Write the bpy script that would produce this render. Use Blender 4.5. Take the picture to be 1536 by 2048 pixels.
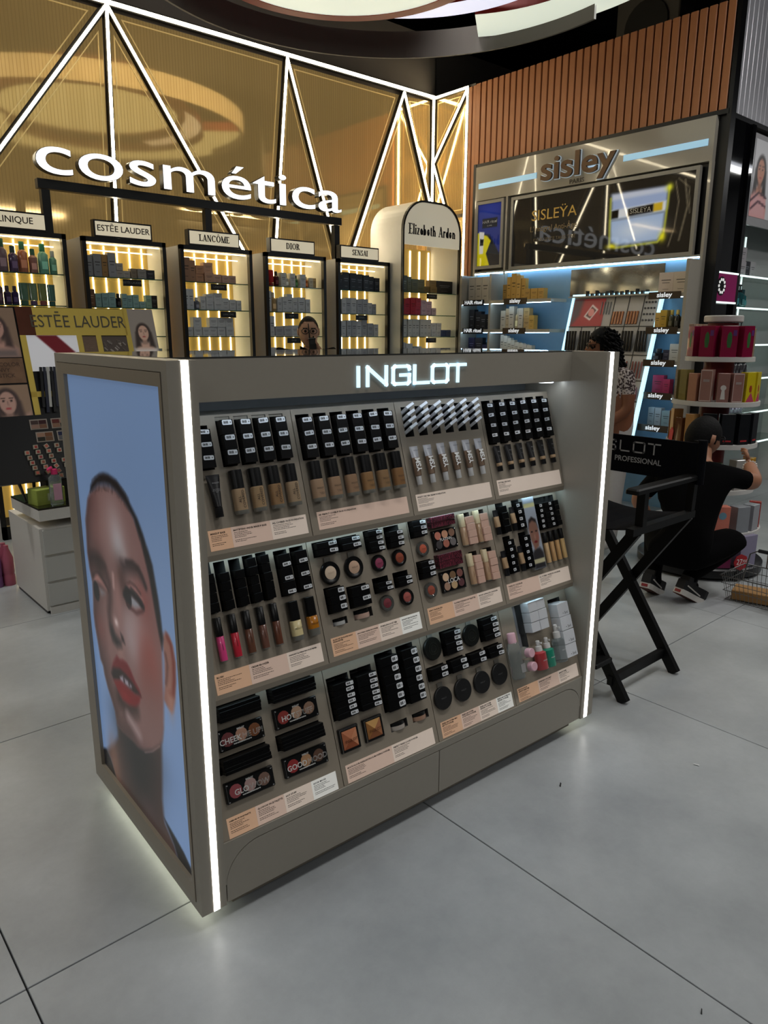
import bpy, math, random
import numpy as np
from mathutils import Matrix, Vector
random.seed(7)
for o in list(bpy.data.objects): bpy.data.objects.remove(o)
SC = bpy.context.scene
COL = SC.collection
PI = math.pi
# ---------------------------------------------------------------- camera
F_PX, PITCH, ROLL, YAW = 1457.26, .2383205, .0034436, .7187449
def cam_setup():
    cp, sp = math.cos(PITCH), math.sin(PITCH)
    fw = Vector((math.sin(YAW)*cp, math.cos(YAW)*cp, -sp))
    r = Vector((math.cos(YAW), -math.sin(YAW), 0)); u = r.cross(fw)
    c, s = math.cos(ROLL), math.sin(ROLL)
    r, u = r*c+u*s, u*c-r*s
    cd = bpy.data.cameras.new('camera'); co = bpy.data.objects.new('camera', cd); COL.objects.link(co)
    M = Matrix.Identity(4)
    for i in range(3): M[i][0], M[i][1], M[i][2] = r[i], u[i], -fw[i]
    M[2][3] = 1.5
    co.matrix_world = M
    cd.sensor_fit = 'VERTICAL'; cd.sensor_height = 36; cd.lens = F_PX/2048*36
    cd.clip_start = .05; cd.clip_end = 60
    SC.camera = co
cam_setup()
# ---------------------------------------------------------------- world, exposure, store lamps
W = bpy.data.worlds.new('world'); SC.world = W; W.use_nodes = True
W.node_tree.nodes['Background'].inputs[0].default_value = (.5, .55, .6, 1)
W.node_tree.nodes['Background'].inputs[1].default_value = .035
vs = SC.view_settings
vs.view_transform = 'Standard'; vs.look = 'None'; vs.exposure = 0; vs.gamma = 1; vs.use_curve_mapping = False
LS = 1.0
def area(loc, sx, sy, power, col=(1, .97, .93), rot=(0, 0, 0)):
    l = bpy.data.lights.new('store_lamp_light', 'AREA'); l.shape = 'RECTANGLE'; l.size = sx; l.size_y = sy
    l.energy = power*LS; l.color = col
    o = bpy.data.objects.new('store_lamp_light', l); COL.objects.link(o); o.location = loc; o.rotation_euler = rot
    return o
LAMPS = [(-2.6, -2.2, 3.55, 16), (.6, -2.6, 3.55, 16), (4.0, -1.6, 3.55, 26), (6.8, .3, 3.55, 36), (9.3, 1.35, 3.55, 10), (9.0, .55, 3.55, 10), (-1.6, 1.2, 3.55, 16), (-1.6, 4.6, 3.55, 18)]
for x, y, z, pw in LAMPS: area((x, y, z-.04), 1.5, .16, pw, (1, .98, .95))
# inferred track spots, some added to brighten floor and walls: position, aim point, power, cone
SPOTS = [((2.0,4.9,4.6),(1.8,3.6,0),430,70), ((4.6,4.6,4.6),(4.4,3.2,0),430,70), ((5.0,1.2,4.6),(4.4,1.9,0),480,70), ((1.1,.7,4.6),(1.1,.6,0),430,95), ((2.4,.5,4.6),(2.2,.6,0),430,90), ((2.7,3.3,4.65),(3.4,5.9,1.7),800,75), ((3.9,.2,4.6),(3.6,1.0,0),380,70),
         ((-.4,3.9,4.6),(-.3,4.0,0),850,85), ((3.4,3.6,4.7),(6.05,4.8,2.5),300,48), ((4.8,.4,4.6),(6.7,2.9,3.0),600,60), ((1.6,2.6,4.7),(3.2,6.2,3.9),290,85)]
def spot(loc, aim, power, cone):
    l = bpy.data.lights.new('track_spot_light', 'SPOT'); l.energy = power*.33*LS; l.spot_size = math.radians(cone); l.spot_blend = .8; l.shadow_soft_size = .2; l.color = (1, .98, .95)
    o = bpy.data.objects.new('track_spot_light', l); COL.objects.link(o); o.location = loc
    o.rotation_euler = (Vector(aim)-Vector(loc)).to_track_quat('-Z', 'Y').to_euler()
for q in SPOTS: spot(*q)
# ---------------------------------------------------------------- helpers
def lin(c):
    return tuple((x/255/12.92 if x/255 <= .04045 else ((x/255+.055)/1.055)**2.4) for x in c[:3])
MATS = {}
def mat(name, col=(128,128,128), rough=.5, metal=0, emit=0, var=.06, scale=30, bump=0, trans=0, coat=0, ecol=None, alpha=1, spec=.5, stretch=None, ior=1.45):
    if name in MATS: return MATS[name]
    m = bpy.data.materials.new(name); m.use_nodes = True; nt = m.node_tree; N = nt.nodes; L = nt.links
    b = N['Principled BSDF']; c = lin(col)
    b.inputs['Base Color'].default_value = (*c, 1); b.inputs['Roughness'].default_value = rough; b.inputs['Metallic'].default_value = metal
    b.inputs['Transmission Weight'].default_value = trans; b.inputs['Coat Weight'].default_value = coat; b.inputs['Alpha'].default_value = alpha
    b.inputs['Specular IOR Level'].default_value = spec; b.inputs['IOR'].default_value = ior
    if emit:
        b.inputs['Emission Color'].default_value = (*lin(ecol or col), 1); b.inputs['Emission Strength'].default_value = emit
    if var or bump:
        tc = N.new('ShaderNodeTexCoord'); nz = N.new('ShaderNodeTexNoise'); nz.inputs['Scale'].default_value = scale; nz.inputs['Detail'].default_value = 4
        if stretch:
            mp = N.new('ShaderNodeMapping'); mp.inputs['Scale'].default_value = stretch
            L.new(tc.outputs['Object'], mp.inputs[0]); L.new(mp.outputs[0], nz.inputs['Vector'])
        else: L.new(tc.outputs['Object'], nz.inputs['Vector'])
        if var:
            mx = N.new('ShaderNodeMix'); mx.data_type = 'RGBA'
            mx.inputs[6].default_value = (*[x*(1-var) for x in c], 1); mx.inputs[7].default_value = (*[min(1, x*(1+var)) for x in c], 1)
            L.new(nz.outputs['Fac'], mx.inputs[0]); L.new(mx.outputs[2], b.inputs['Base Color'])
        if bump:
            bp = N.new('ShaderNodeBump'); bp.inputs['Strength'].default_value = bump; bp.inputs['Distance'].default_value = .004
            L.new(nz.outputs['Fac'], bp.inputs['Height']); L.new(bp.outputs[0], b.inputs['Normal'])
    MATS[name] = m
    return m
def cm(col, rough=.45, **k):       # plain colour material, shared by colour
    return mat('paint_%d_%d_%d_%d_%s' % (*col, rough*100, ''.join(sorted(k))), col, rough, **k)
def vcol_mat(name, emit=1.0, rough=.35):
    if name in MATS: return MATS[name]
    m = bpy.data.materials.new(name); m.use_nodes = True; nt = m.node_tree; b = nt.nodes['Principled BSDF']
    a = nt.nodes.new('ShaderNodeVertexColor'); a.layer_name = 'print'
    nt.links.new(a.outputs[0], b.inputs['Base Color']); b.inputs['Roughness'].default_value = rough
    if emit:
        nt.links.new(a.outputs[0], b.inputs['Emission Color']); b.inputs['Emission Strength'].default_value = emit
    MATS[name] = m
    return m
T = Matrix.Translation
def RZ(a): return Matrix.Rotation(a, 4, 'Z')
def RX(a): return Matrix.Rotation(a, 4, 'X')
def RY(a): return Matrix.Rotation(a, 4, 'Y')
def axes(o, x, y, z):
    M = Matrix.Identity(4)
    for i in range(3): M[i][0], M[i][1], M[i][2], M[i][3] = x[i], y[i], z[i], o[i]
    return M
class G:
    def __init__(s): s.v = []; s.f = []; s.m = []
    def add(s, vs, fs, mi=0, M=None):
        n = len(s.v)
        s.v += [tuple(M @ Vector(p)) for p in vs] if M else [tuple(p) for p in vs]
        s.f += [tuple(i+n for i in f) for f in fs]; s.m += [mi]*len(fs)
        return s
    def box(s, x0, x1, y0, y1, z0, z1, mi=0, M=None):
        return s.add([(x0,y0,z0),(x1,y0,z0),(x1,y1,z0),(x0,y1,z0),(x0,y0,z1),(x1,y0,z1),(x1,y1,z1),(x0,y1,z1)],
                     [(0,3,2,1),(4,5,6,7),(0,1,5,4),(1,2,6,5),(2,3,7,6),(3,0,4,7)], mi, M)
    def cbox(s, x0, x1, y0, y1, z0, z1, c=.003, mi=0, M=None):     # chamfered along z edges and top
        pl = [(x0+c,y0),(x1-c,y0),(x1,y0+c),(x1,y1-c),(x1-c,y1),(x0+c,y1),(x0,y1-c),(x0,y0+c)]
        cx, cy = (x0+x1)/2, (y0+y1)/2
        fx, fy = 1-2*c/max(x1-x0,1e-6), 1-2*c/max(y1-y0,1e-6)
        pt = [(cx+(x-cx)*fx, cy+(y-cy)*fy) for x, y in pl]
        vs = [(x,y,z0) for x,y in pl]+[(x,y,z1-c) for x,y in pl]+[(x,y,z1) for x,y in pt]
        fs = [tuple(range(7,-1,-1)), tuple(range(16,24))]
        for k in (0, 8): fs += [(k+i, k+(i+1)%8, k+8+(i+1)%8, k+8+i) for i in range(8)]
        return s.add(vs, fs, mi, M)
    def prism(s, poly, z0, z1, mi=0, M=None):
        n = len(poly)
        a = sum(poly[i][0]*poly[(i+1)%n][1]-poly[(i+1)%n][0]*poly[i][1] for i in range(n))
        if a < 0: poly = poly[::-1]
        return s.add([(x,y,z0) for x,y in poly]+[(x,y,z1) for x,y in poly],
                     [tuple(range(n-1,-1,-1)), tuple(range(n,2*n))]+[(i,(i+1)%n,n+(i+1)%n,n+i) for i in range(n)], mi, M)
    def lathe(s, prof, n=16, mi=0, M=None, sx=1, sy=1):            # prof: (r, z[, material])
        vs = []; fs = []; ms = []
        for p in prof: vs += [(p[0]*sx*math.cos(2*PI*i/n), p[0]*sy*math.sin(2*PI*i/n), p[1]) for i in range(n)]
        for k in range(len(prof)-1):
            q = prof[k][2] if len(prof[k]) > 2 else mi
            for i in range(n): fs.append((k*n+i, k*n+(i+1)%n, (k+1)*n+(i+1)%n, (k+1)*n+i)); ms.append(q)
        fs.append(tuple(range(n-1,-1,-1))); ms.append(prof[0][2] if len(prof[0]) > 2 else mi)
        k = (len(prof)-1)*n; fs.append(tuple(range(k, k+n))); ms.append(prof[-2][2] if len(prof[-2]) > 2 else mi)
        s.add(vs, fs, 0, M); s.m[-len(fs):] = ms
        return s
    def loft(s, secs, n=14, mi=0, M=None, p=2):                     # secs: (z, rx, ry[, material]); p > 2 squares the section
        vs = []; fs = []; ms = []
        for q in secs:
            for i in range(n):
                c, d = math.cos(2*PI*i/n), math.sin(2*PI*i/n)
                vs.append((q[1]*math.copysign(abs(c)**(2/p), c), q[2]*math.copysign(abs(d)**(2/p), d), q[0]))
        for k in range(len(secs)-1):
            for i in range(n): fs.append((k*n+i, k*n+(i+1)%n, (k+1)*n+(i+1)%n, (k+1)*n+i)); ms.append(secs[k][3] if len(secs[k]) > 3 else mi)
        fs.append(tuple(range(n-1,-1,-1))); k = (len(secs)-1)*n; fs.append(tuple(range(k, k+n)))
        ms += [secs[0][3] if len(secs[0]) > 3 else mi, secs[-2][3] if len(secs[-2]) > 3 else mi]
        s.add(vs, fs, 0, M); s.m[-len(fs):] = ms
        return s
    def tube(s, pts, r, n=6, mi=0, M=None, closed=False):
        P = [Vector(p) for p in pts]; k = len(P); vs = []; fs = []
        up = None
        for i in range(k):
            a = P[(i-1)%k] if (closed or i) else P[0]; b = P[(i+1)%k] if (closed or i < k-1) else P[-1]
            t = (b-a).normalized()
            if up is None: up = t.orthogonal().normalized()
            up = (up-t*up.dot(t)); up = up.normalized() if up.length > 1e-6 else t.orthogonal().normalized()
            w = t.cross(up); rr = r[i] if isinstance(r, (list, tuple)) else r
            vs += [P[i]+(up*math.cos(2*PI*j/n)+w*math.sin(2*PI*j/n))*rr for j in range(n)]
        for i in range(k if closed else k-1):
            q = (i+1) % k
            fs += [(i*n+j, i*n+(j+1)%n, q*n+(j+1)%n, q*n+j) for j in range(n)]
        if not closed: fs += [tuple(range(n-1,-1,-1)), tuple(range((k-1)*n, k*n))]
        return s.add(vs, fs, mi, M)
    def bar(s, a, b, w, h, mi=0, M=None, up=(0,0,1)):               # rectangular bar from a to b
        a = Vector(a); b = Vector(b); t = (b-a).normalized(); u = Vector(up); x = t.cross(u)
        x = x.normalized() if x.length > 1e-5 else t.orthogonal().normalized(); y = x.cross(t)
        vs = [p+x*(sx*w/2)+y*(sy*h/2) for p in (a, b) for sx, sy in ((-1,-1),(1,-1),(1,1),(-1,1))]
        return s.add(vs, [(0,3,2,1),(4,5,6,7),(0,1,5,4),(1,2,6,5),(2,3,7,6),(3,0,4,7)], mi, M)
    def strokes(s, lines, w, z0, z1, mi=0, M=None):                 # flat letter strokes in xy
        for l in lines:
            for (ax, ay), (bx, by) in zip(l, l[1:]):
                d = math.hypot(bx-ax, by-ay); tx, ty = (bx-ax)/d*w/2, (by-ay)/d*w/2
                s.prism([(ax-tx+ty, ay-ty-tx),(bx+tx+ty, by+ty-tx),(bx+tx-ty, by+ty+tx),(ax-tx-ty, ay-ty+tx)], z0, z1, mi, M)
        return s
    def mesh(s, name, mats, smooth=0):
        me = bpy.data.meshes.new(name); me.from_pydata(s.v, [], s.f)
        for m in (mats if isinstance(mats, (list, tuple)) else [mats]): me.materials.append(m)
        if any(s.m): me.polygons.foreach_set('material_index', s.m)
        if smooth:
            me.shade_smooth(); me.set_sharp_from_angle(angle=math.radians(smooth))
        me.update(); return me
    def obj(s, name, mats, parent=None, M=None, smooth=0): return put(name, s.mesh(name, mats, smooth), parent, M)
def put(name, me, parent=None, M=None):
    o = bpy.data.objects.new(name, me); COL.objects.link(o)
    if parent: o.parent = parent
    if M: o.matrix_basis = M
    return o
def tag(o, label, cat, group=None):
    o['label'] = label; o['category'] = cat
    if group: o['group'] = group
    return o
def thing(name, label, cat, M=None, group=None): return tag(put(name, None, None, M), label, cat, group)
def struct(o): o['kind'] = 'structure'; return o
TX = {}
def textmesh(body, size, mt, sx=1, ext=0, off=0, align='CENTER', sp=1, res=3, shear=0, line=0):
    k = (body, size, mt.name, sx, ext, off, align, sp, shear, line)
    if k in TX: return TX[k]
    c = bpy.data.curves.new('lettering', 'FONT'); c.body = body; c.size = size; c.align_x = align; c.align_y = 'CENTER'
    c.extrude = ext; c.offset = off; c.space_character = sp; c.resolution_u = res; c.shear = shear
    if line: c.fill_mode = 'NONE'; c.bevel_depth = line; c.bevel_resolution = 0
    o = bpy.data.objects.new('lettering', c); COL.objects.link(o); bpy.context.view_layer.update()
    me = bpy.data.meshes.new_from_object(o.evaluated_get(bpy.context.evaluated_depsgraph_get()))
    bpy.data.objects.remove(o); bpy.data.curves.remove(c)
    if sx != 1: me.transform(Matrix.Diagonal((sx, 1, 1, 1)))
    me.materials.clear(); me.materials.append(mt); TX[k] = me
    return me
def text(body, size, mt, parent, M, name='lettering', **k): return put(name, textmesh(body, size, mt, **k), parent, M)
ORD = ['first','second','third','fourth','fifth','sixth','seventh','eighth','ninth','tenth','eleventh','twelfth','thirteenth','fourteenth','fifteenth','sixteenth']
# painter for flat prints: colour per vertex of a fine grid
class Print:
    def __init__(s, x0, x1, y0, y1, nx, ny, bg):
        s.x = np.linspace(x0, x1, nx+1); s.y = np.linspace(y0, y1, ny+1); s.nx, s.ny = nx, ny
        X, Y = np.meshgrid(s.x, s.y); s.X, s.Y = X.ravel(), Y.ravel()
        s.c = np.tile(np.array(bg, float), (len(s.X), 1))
    def mix(s, a, col): a = np.clip(a, 0, 1)[:, None]; s.c = s.c*(1-a)+np.array(col, float)*a
    def poly(s, pts, col, soft=.004, a=1):
        P = np.array(pts, float); n = len(P); ins = np.zeros(len(s.X), bool); d = np.full(len(s.X), 1e9)
        for i in range(n):
            (ax, ay), (bx, by) = P[i], P[(i+1) % n]
            if ay != by:
                cr = (ay > s.Y) != (by > s.Y); ins ^= cr & (s.X < (bx-ax)*(s.Y-ay)/(by-ay)+ax)
            d = np.minimum(d, s.seg(ax, ay, bx, by))
        s.mix(np.where(ins, .5+d/soft/2, .5-d/soft/2)*a if soft else ins*a, col)
    def seg(s, ax, ay, bx, by):
        dx, dy = bx-ax, by-ay; t = np.clip(((s.X-ax)*dx+(s.Y-ay)*dy)/(dx*dx+dy*dy+1e-12), 0, 1)
        return np.hypot(s.X-ax-t*dx, s.Y-ay-t*dy)
    def blob(s, x, y, rx, ry, col, a=1): s.mix(np.exp(-(((s.X-x)/rx)**2+((s.Y-y)/ry)**2))*a, col)
    def ell(s, x, y, rx, ry, col, soft=.1, a=1): s.mix((1-np.hypot((s.X-x)/rx, (s.Y-y)/ry))/soft*a, col)
    def stroke(s, pts, w, col, soft=.5, a=1):
        d = np.full(len(s.X), 1e9)
        for (ax, ay), (bx, by) in zip(pts, pts[1:]): d = np.minimum(d, s.seg(ax, ay, bx, by))
        s.mix(np.clip((w/2*(1+soft)-d)/(w/2*2*soft), 0, 1)*a, col)
    def obj(s, name, mt, parent, M):
        nx, ny = s.nx, s.ny
        i = np.arange(nx*ny); r = i//nx; q = r*(nx+1)+i % nx
        F = np.stack([q, q+1, q+nx+2, q+nx+1], 1)
        me = bpy.data.meshes.new(name); me.from_pydata(np.stack([s.X, s.Y, 0*s.X], 1).tolist(), [], F.tolist())
        at = me.color_attributes.new('print', 'FLOAT_COLOR', 'POINT')
        c = s.c/255; c = np.where(c <= .04045, c/12.92, ((c+.055)/1.055)**2.4)
        at.data.foreach_set('color', np.c_[c, np.ones(len(c))].astype(np.float32).ravel())
        me.materials.append(mt); return put(name, me, parent, M)
# ---------------------------------------------------------------- shared materials
M_black = mat('black_satin', (14,14,16), .35, var=.1)
M_blackgloss = mat('black_gloss', (8,8,10), .05, var=0, coat=.5)
M_white = mat('white_laminate', (205,203,198), .4, var=.03)
M_cream = mat('cream_laminate', (214,205,188), .45, var=.03)
M_led = mat('led_white', (255,252,245), .5, emit=7, var=0, ecol=(255,252,246))
M_ledw = mat('led_warm', (255,240,205), .5, emit=30, var=0, ecol=(255,238,200))
M_ledc = mat('led_cool', (200,232,255), .5, emit=12, var=0, ecol=(190,228,255))
M_glass = mat('clear_glass', (225,240,235), .02, var=0, trans=1, ior=1.12)
M_glassedge = mat('glass_edge', (40,85,72), .1, var=0)
M_dark = mat('dark_recess', (9,9,10), .8, var=0)
M_letter = mat('letter_black', (16,15,15), .4, var=0)
M_chrome = mat('chrome', (200,200,200), .15, metal=1, var=0)
# ---------------------------------------------------------------- floor of large tiles
def tile_mat():
    m = bpy.data.materials.new('concrete_tile'); m.use_nodes = True; nt = m.node_tree; N = nt.nodes; L = nt.links; b = N['Principled BSDF']
    g = N.new('ShaderNodeNewGeometry')
    def noise(sc, det, rough=.55):
        n = N.new('ShaderNodeTexNoise'); n.inputs['Scale'].default_value = sc; n.inputs['Detail'].default_value = det; n.inputs['Roughness'].default_value = rough
        L.new(g.outputs['Position'], n.inputs['Vector']); return n
    a = noise(2.2, 6); c = noise(26, 8, .7)
    r = N.new('ShaderNodeValToRGB'); r.color_ramp.elements[0].position = .3; r.color_ramp.elements[1].position = .72
    r.color_ramp.elements[0].color = (*lin((145,149,151)), 1); r.color_ramp.elements[1].color = (*lin((170,174,176)), 1)
    L.new(a.outputs[0], r.inputs[0])
    mx = N.new('ShaderNodeMix'); mx.data_type = 'RGBA'; mx.blend_type = 'OVERLAY'; mx.inputs[0].default_value = .16
    L.new(r.outputs[0], mx.inputs[6]); L.new(c.outputs['Color'], mx.inputs[7])
    bw = N.new('ShaderNodeRGBToBW'); L.new(c.outputs['Color'], bw.inputs[0]); L.new(bw.outputs[0], mx.inputs[7])
    L.new(mx.outputs[2], b.inputs['Base Color'])
    mr = N.new('ShaderNodeMapRange'); mr.inputs[3].default_value = .26; mr.inputs[4].default_value = .42; L.new(a.outputs[0], mr.inputs[0]); L.new(mr.outputs[0], b.inputs['Roughness'])
    b.inputs['Specular IOR Level'].default_value = .45
    return m
M_tile = tile_mat()
floor = struct(G().box(-6,11,-6,10,-.05,-.012).obj('floor', mat('grout', (22,22,22), .9)))
tile = G().cbox(0,1.196,0,1.196,-.012,0,.0012).mesh('floor_tile', M_tile)
for i in range(-4, 7):
    for j in range(-4, 5):
        put('floor_tile', tile, floor, T((.293+1.2*i+.002, 1.607+1.2*j+.002, 0)))
# scraps on the floor
for k, (x, y, a, s, c) in enumerate([(1.905,1.255,.4,.018,(24,24,24)), (2.39,1.005,1.9,.02,(235,235,235)), (1.43,.53,.3,.012,(30,30,30))]):
    tag(G().add([(0,0,0),(s,.002,.002),(s*1.05,s*.35,.004),(.001,s*.3,.001),(0,0,.0012),(s,.002,.0035),(s*1.05,s*.35,.0055),(.001,s*.3,.0025)],[(3,2,1,0),(4,5,6,7),(0,1,5,4),(1,2,6,5),(2,3,7,6),(3,0,4,7)]).obj('floor_scrap', cm(c,.7), None, T((x,y,.0005)) @ RZ(a)),
        ['small dark scrap on the grey tile nearest the kiosk drawers', 'tiny white paper scrap lying on the grey floor tiles', 'tiny dark crumb on the floor tiles in the foreground'][k], 'scrap')
# ---------------------------------------------------------------- room shell
M_wallc = mat('charcoal_paint', (96,91,86), .7, var=.08, scale=3)
M_ceil = mat('black_ceiling', (26,26,28), .8, var=.2, scale=4)
struct(G().box(-6,11,-6,10,5.3,5.4).obj('ceiling', M_ceil))
struct(G().box(-6.1,-6,-6,10,0,5.3).obj('wall_left', mat('store_grey', (105,106,108), .7)))
struct(G().box(-6,11,-6.1,-6,0,5.3).obj('wall_front', mat('store_grey', (105,106,108), .7)))
wb = struct(G().box(-6,6.15,6.22,6.4,0,4.57).box(6.15,10,6.3,6.4,0,4.57).obj('wall_back', M_wallc))
# block wall far behind, above the dark bulkhead
fb = struct(G().box(-6,11,9.4,9.5,0,5.3).obj('wall_far', mat('dark_mortar', (16,16,17), .9)))
blk = G().cbox(0,.58,0,.29,0,.03,.006).mesh('block', mat('dark_block', (30,30,33), .85, var=.25, scale=9))
for j in range(14, 18):
    for i in range(17, 34):
        put('block', blk, fb, T((i*.6-6+(.3 if j % 2 else 0), 9.4, j*.31)) @ RX(PI/2))
struct(G().box(10.9,11,-6,10,0,5.3).obj('wall_right', mat('store_grey', (105,106,108), .7)))
# ---------------------------------------------------------------- gold wall of lit triangles
def gold_mat():
    m = bpy.data.materials.new('perforated_gold'); m.use_nodes = True; nt = m.node_tree; N = nt.nodes; L = nt.links; b = N['Principled BSDF']
    tc = N.new('ShaderNodeTexCoord'); sep = N.new('ShaderNodeMapping'); sep.inputs['Rotation'].default_value = (PI/2, 0, 0)
    L.new(tc.outputs['Object'], sep.inputs[0])
    br = N.new('ShaderNodeTexBrick'); br.offset = .5; br.inputs['Scale'].default_value = 1; br.inputs['Brick Width'].default_value = .026; br.inputs['Row Height'].default_value = .017
    br.inputs['Mortar Size'].default_value = .0035; br.inputs['Mortar Smooth'].default_value = .6
    br.inputs['Color1'].default_value = (*lin((200,168,110)), 1); br.inputs['Color2'].default_value = (*lin((190,158,100)), 1); br.inputs['Mortar'].default_value = (*lin((150,120,70)), 1)
    L.new(sep.outputs[0], br.inputs['Vector']); L.new(br.outputs['Color'], b.inputs['Base Color'])
    nz = N.new('ShaderNodeTexNoise'); nz.inputs['Scale'].default_value = 1.5; L.new(tc.outputs['Object'], nz.inputs['Vector'])
    mr = N.new('ShaderNodeMapRange'); mr.inputs[3].default_value = .045; mr.inputs[4].default_value = .075; L.new(nz.outputs[0], mr.inputs[0]); L.new(mr.outputs[0], b.inputs['Roughness'])
    b.inputs['Metallic'].default_value = .72; b.inputs['Emission Color'].default_value = (*lin((196,162,100)), 1); b.inputs['Emission Strength'].default_value = .23  # emission paints the glow from the LED edges into the gold
    return m
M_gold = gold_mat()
A0, A1, A2, CR = (2.56,3.95), (4.21,3.95), (5.66,3.95), (6.12,3.98)
B0, B1, B2 = (.6,1.38), (3.97,1.8), (4.84,2.06)
def inset(poly, d):
    n = len(poly); a = sum(poly[i][0]*poly[(i+1)%n][1]-poly[(i+1)%n][0]*poly[i][1] for i in range(n))
    if a < 0: poly = poly[::-1]
    out = []
    for i in range(n):
        p, q, r = Vector(poly[i-1]), Vector(poly[i]), Vector(poly[(i+1)%n])
        e1, e2 = (q-p).normalized(), (r-q).normalized(); n1, n2 = Vector((-e1.y,e1.x)), Vector((-e2.y,e2.x))
        b = (n1+n2).normalized(); out.append(tuple(q+b*min(d/max(b.dot(n1), .25), d*3)))
    return out
XZ = lambda y: axes((0,y,0), (1,0,0), (0,0,1), (0,-1,0))          # local xy -> world xz, facing -y
pan = [[(-3,3.95),A0,B0,(-3,1.4)], [A0,(2.44,.5),(.1,.5),B0], [A0,B1,(3.9,.5),(2.44,.5)], [A0,A1,B1], [A1,B2,(4.84,.5),(3.9,.5),B1], [A1,A2,B2], [A2,(6.12,2.75),(6.12,.5),(4.84,.5),B2], [A2,CR,(6.12,2.75)]]
def panel(p_, par, M, a, d):
    o = G().prism(inset(p_, a), 0, d).obj('gold_panel', M_gold, par, M)
    P, Q = inset(p_, a+.035), inset(p_, a+.043); g = G()
    for i in range(len(P)): g.prism([P[i], P[(i+1)%len(P)], Q[(i+1)%len(P)], Q[i]], d, d+.004)
    g.obj('reflection_trim', mat('reflected_gold_trim', (226,196,128), .25, metal=.3, emit=.3, var=0), o)  # glowing strips put in for the double line LEDs reflect in the panels
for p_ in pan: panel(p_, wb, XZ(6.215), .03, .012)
def led(par, a, b, y=6.2, w=.021, M=None, name='led_strip'):
    f = M or XZ(y)
    d = Vector(b)-Vector(a); n = Vector((-d.y, d.x)).normalized()
    q = lambda k: [tuple(Vector(a)+n*k), tuple(Vector(b)+n*k), tuple(Vector(b)-n*k), tuple(Vector(a)-n*k)]
    o = G().prism(q(w*.95), 0, .03).obj('led_channel', M_black, par, f)
    G().prism(q(w/2), .03, .036).obj(name, M_ledw, o)
led(wb, (-3,3.95), CR, w=.028)
for a, b in [(A0,B0), (A0,(2.44,.5)), (A0,B1), (A1,B1), (A1,B2), (A2,B2), (A2,(6.12,2.75))]: led(wb, a, b)
led(wb, (6.085,3.97), (6.085,.5))
# return panel at the right end of the gold wall
XR = axes((6.1,0,0), (0,1,0), (0,0,1), (-1,0,0)); XR = axes((6.12,0,0), (0,-1,0), (0,0,1), (-1,0,0))   # local x = -y
ret = struct(G().box(6.125,6.2,5.6,6.22,0,4.0).obj('trim_1', M_wallc))
for p_ in [[(-6.18,3.97),(-5.68,3.97),(-6.18,3.32)], [(-5.68,3.97),(-6.18,3.32),(-5.95,2.75),(-5.68,2.75)], [(-6.18,3.32),(-5.95,2.75),(-6.18,2.75)], [(-6.18,2.75),(-5.68,2.75),(-5.68,.3),(-6.18,.3)]]:
    panel(p_, ret, XR, .018, .008)
for a, b in [((-6.18,3.97),(-5.67,3.97)), ((-6.165,3.97),(-6.165,.3)), ((-5.68,3.97),(-5.68,.3)), ((-5.69,3.95),(-6.16,3.32)), ((-6.16,3.32),(-5.93,2.75))]: led(ret, a, b, M=XR, w=.02)
# ---------------------------------------------------------------- wood slat wall
M_wood = mat('oak_slat', (172,114,74), .5, var=.16, scale=5, stretch=(1,3,.3), bump=.05)
ws = struct(G().box(6.07,6.12,2.9,5.62,0,3.95).obj('wall_side', M_black))
for i in range(35):
    y = 5.49-i*.0745
    G().cbox(0,.03,-.0295,.0295,3.2,3.955,.003).obj('wood_slat', M_wood, ws, T((6.042,y,0)))
for y in (5.6, 5.545): G().cbox(0,.022,-.022,.022,.0,3.95,.003).obj('wood_slat', M_wood, ws, T((6.05,y,0)))
G().box(6.035,6.07,2.9,5.5,3.165,3.2).obj('black_trim', M_black, ws)
G().box(6.04,6.12,2.88,2.915,0,4.6).obj('black_trim', M_black, ws)
G().box(6.03,6.07,5.475,5.51,0,3.2).obj('black_trim', M_black, ws)
# silver slat wall round the corner
M_silver = mat('silver_slat', (176,176,182), .3, metal=.15, var=.08)
w2 = struct(G().box(6.12,6.56,2.985,3.1,0,3.165).box(6.12,10,2.96,3.1,3.165,4.6).obj('wall_return', M_black))
for i in range(24): G().cbox(-.036,.036,0,.02,3.2,4.6,.003).obj('silver_slat', M_silver, w2, T((6.15+i*.08,2.935,0)))
G().box(6.1,9,2.92,2.97,3.165,3.2).obj('black_trim', M_black, w2)
# glossy black corner column with mirror panes
colm = struct(G().box(6.08,6.56,2.93,2.98,0,3.165).obj('trim_2', M_blackgloss))
for a, b in ((6.12,6.135), (6.49,6.55)): G().box(a,b,2.9,2.93,0,3.165).obj('black_trim', M_blackgloss, colm)
# dark ducts and an air conditioner above the wood wall
ac = thing('air_conditioner', 'grey outdoor air conditioner unit in the dark above the wood slat wall', 'air conditioner', T((7.6,4.55,4.2)))
G().cbox(-.1,.2,-.35,.35,0,.75,.01).obj('body', cm((92,90,86),.5), ac)
G().lathe([(.2,0),(.24,.0),(.24,.02),(.2,.02)], 20).obj('fan_grille', cm((40,40,40),.5), ac, T((-.1,0,.36)) @ RY(-PI/2))
for y in (-.3,.3): G().box(-.08,.18,y-.03,y+.03,-.2,0).obj('bracket', M_black, ac)
G().tube([(-.06,.36,.2),(-.1,.5,.15),(-.1,.52,-.2),(-.05,.5,-.5)], .02, 8).obj('pipe', cm((120,118,112),.5), ac, None, 60)
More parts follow.
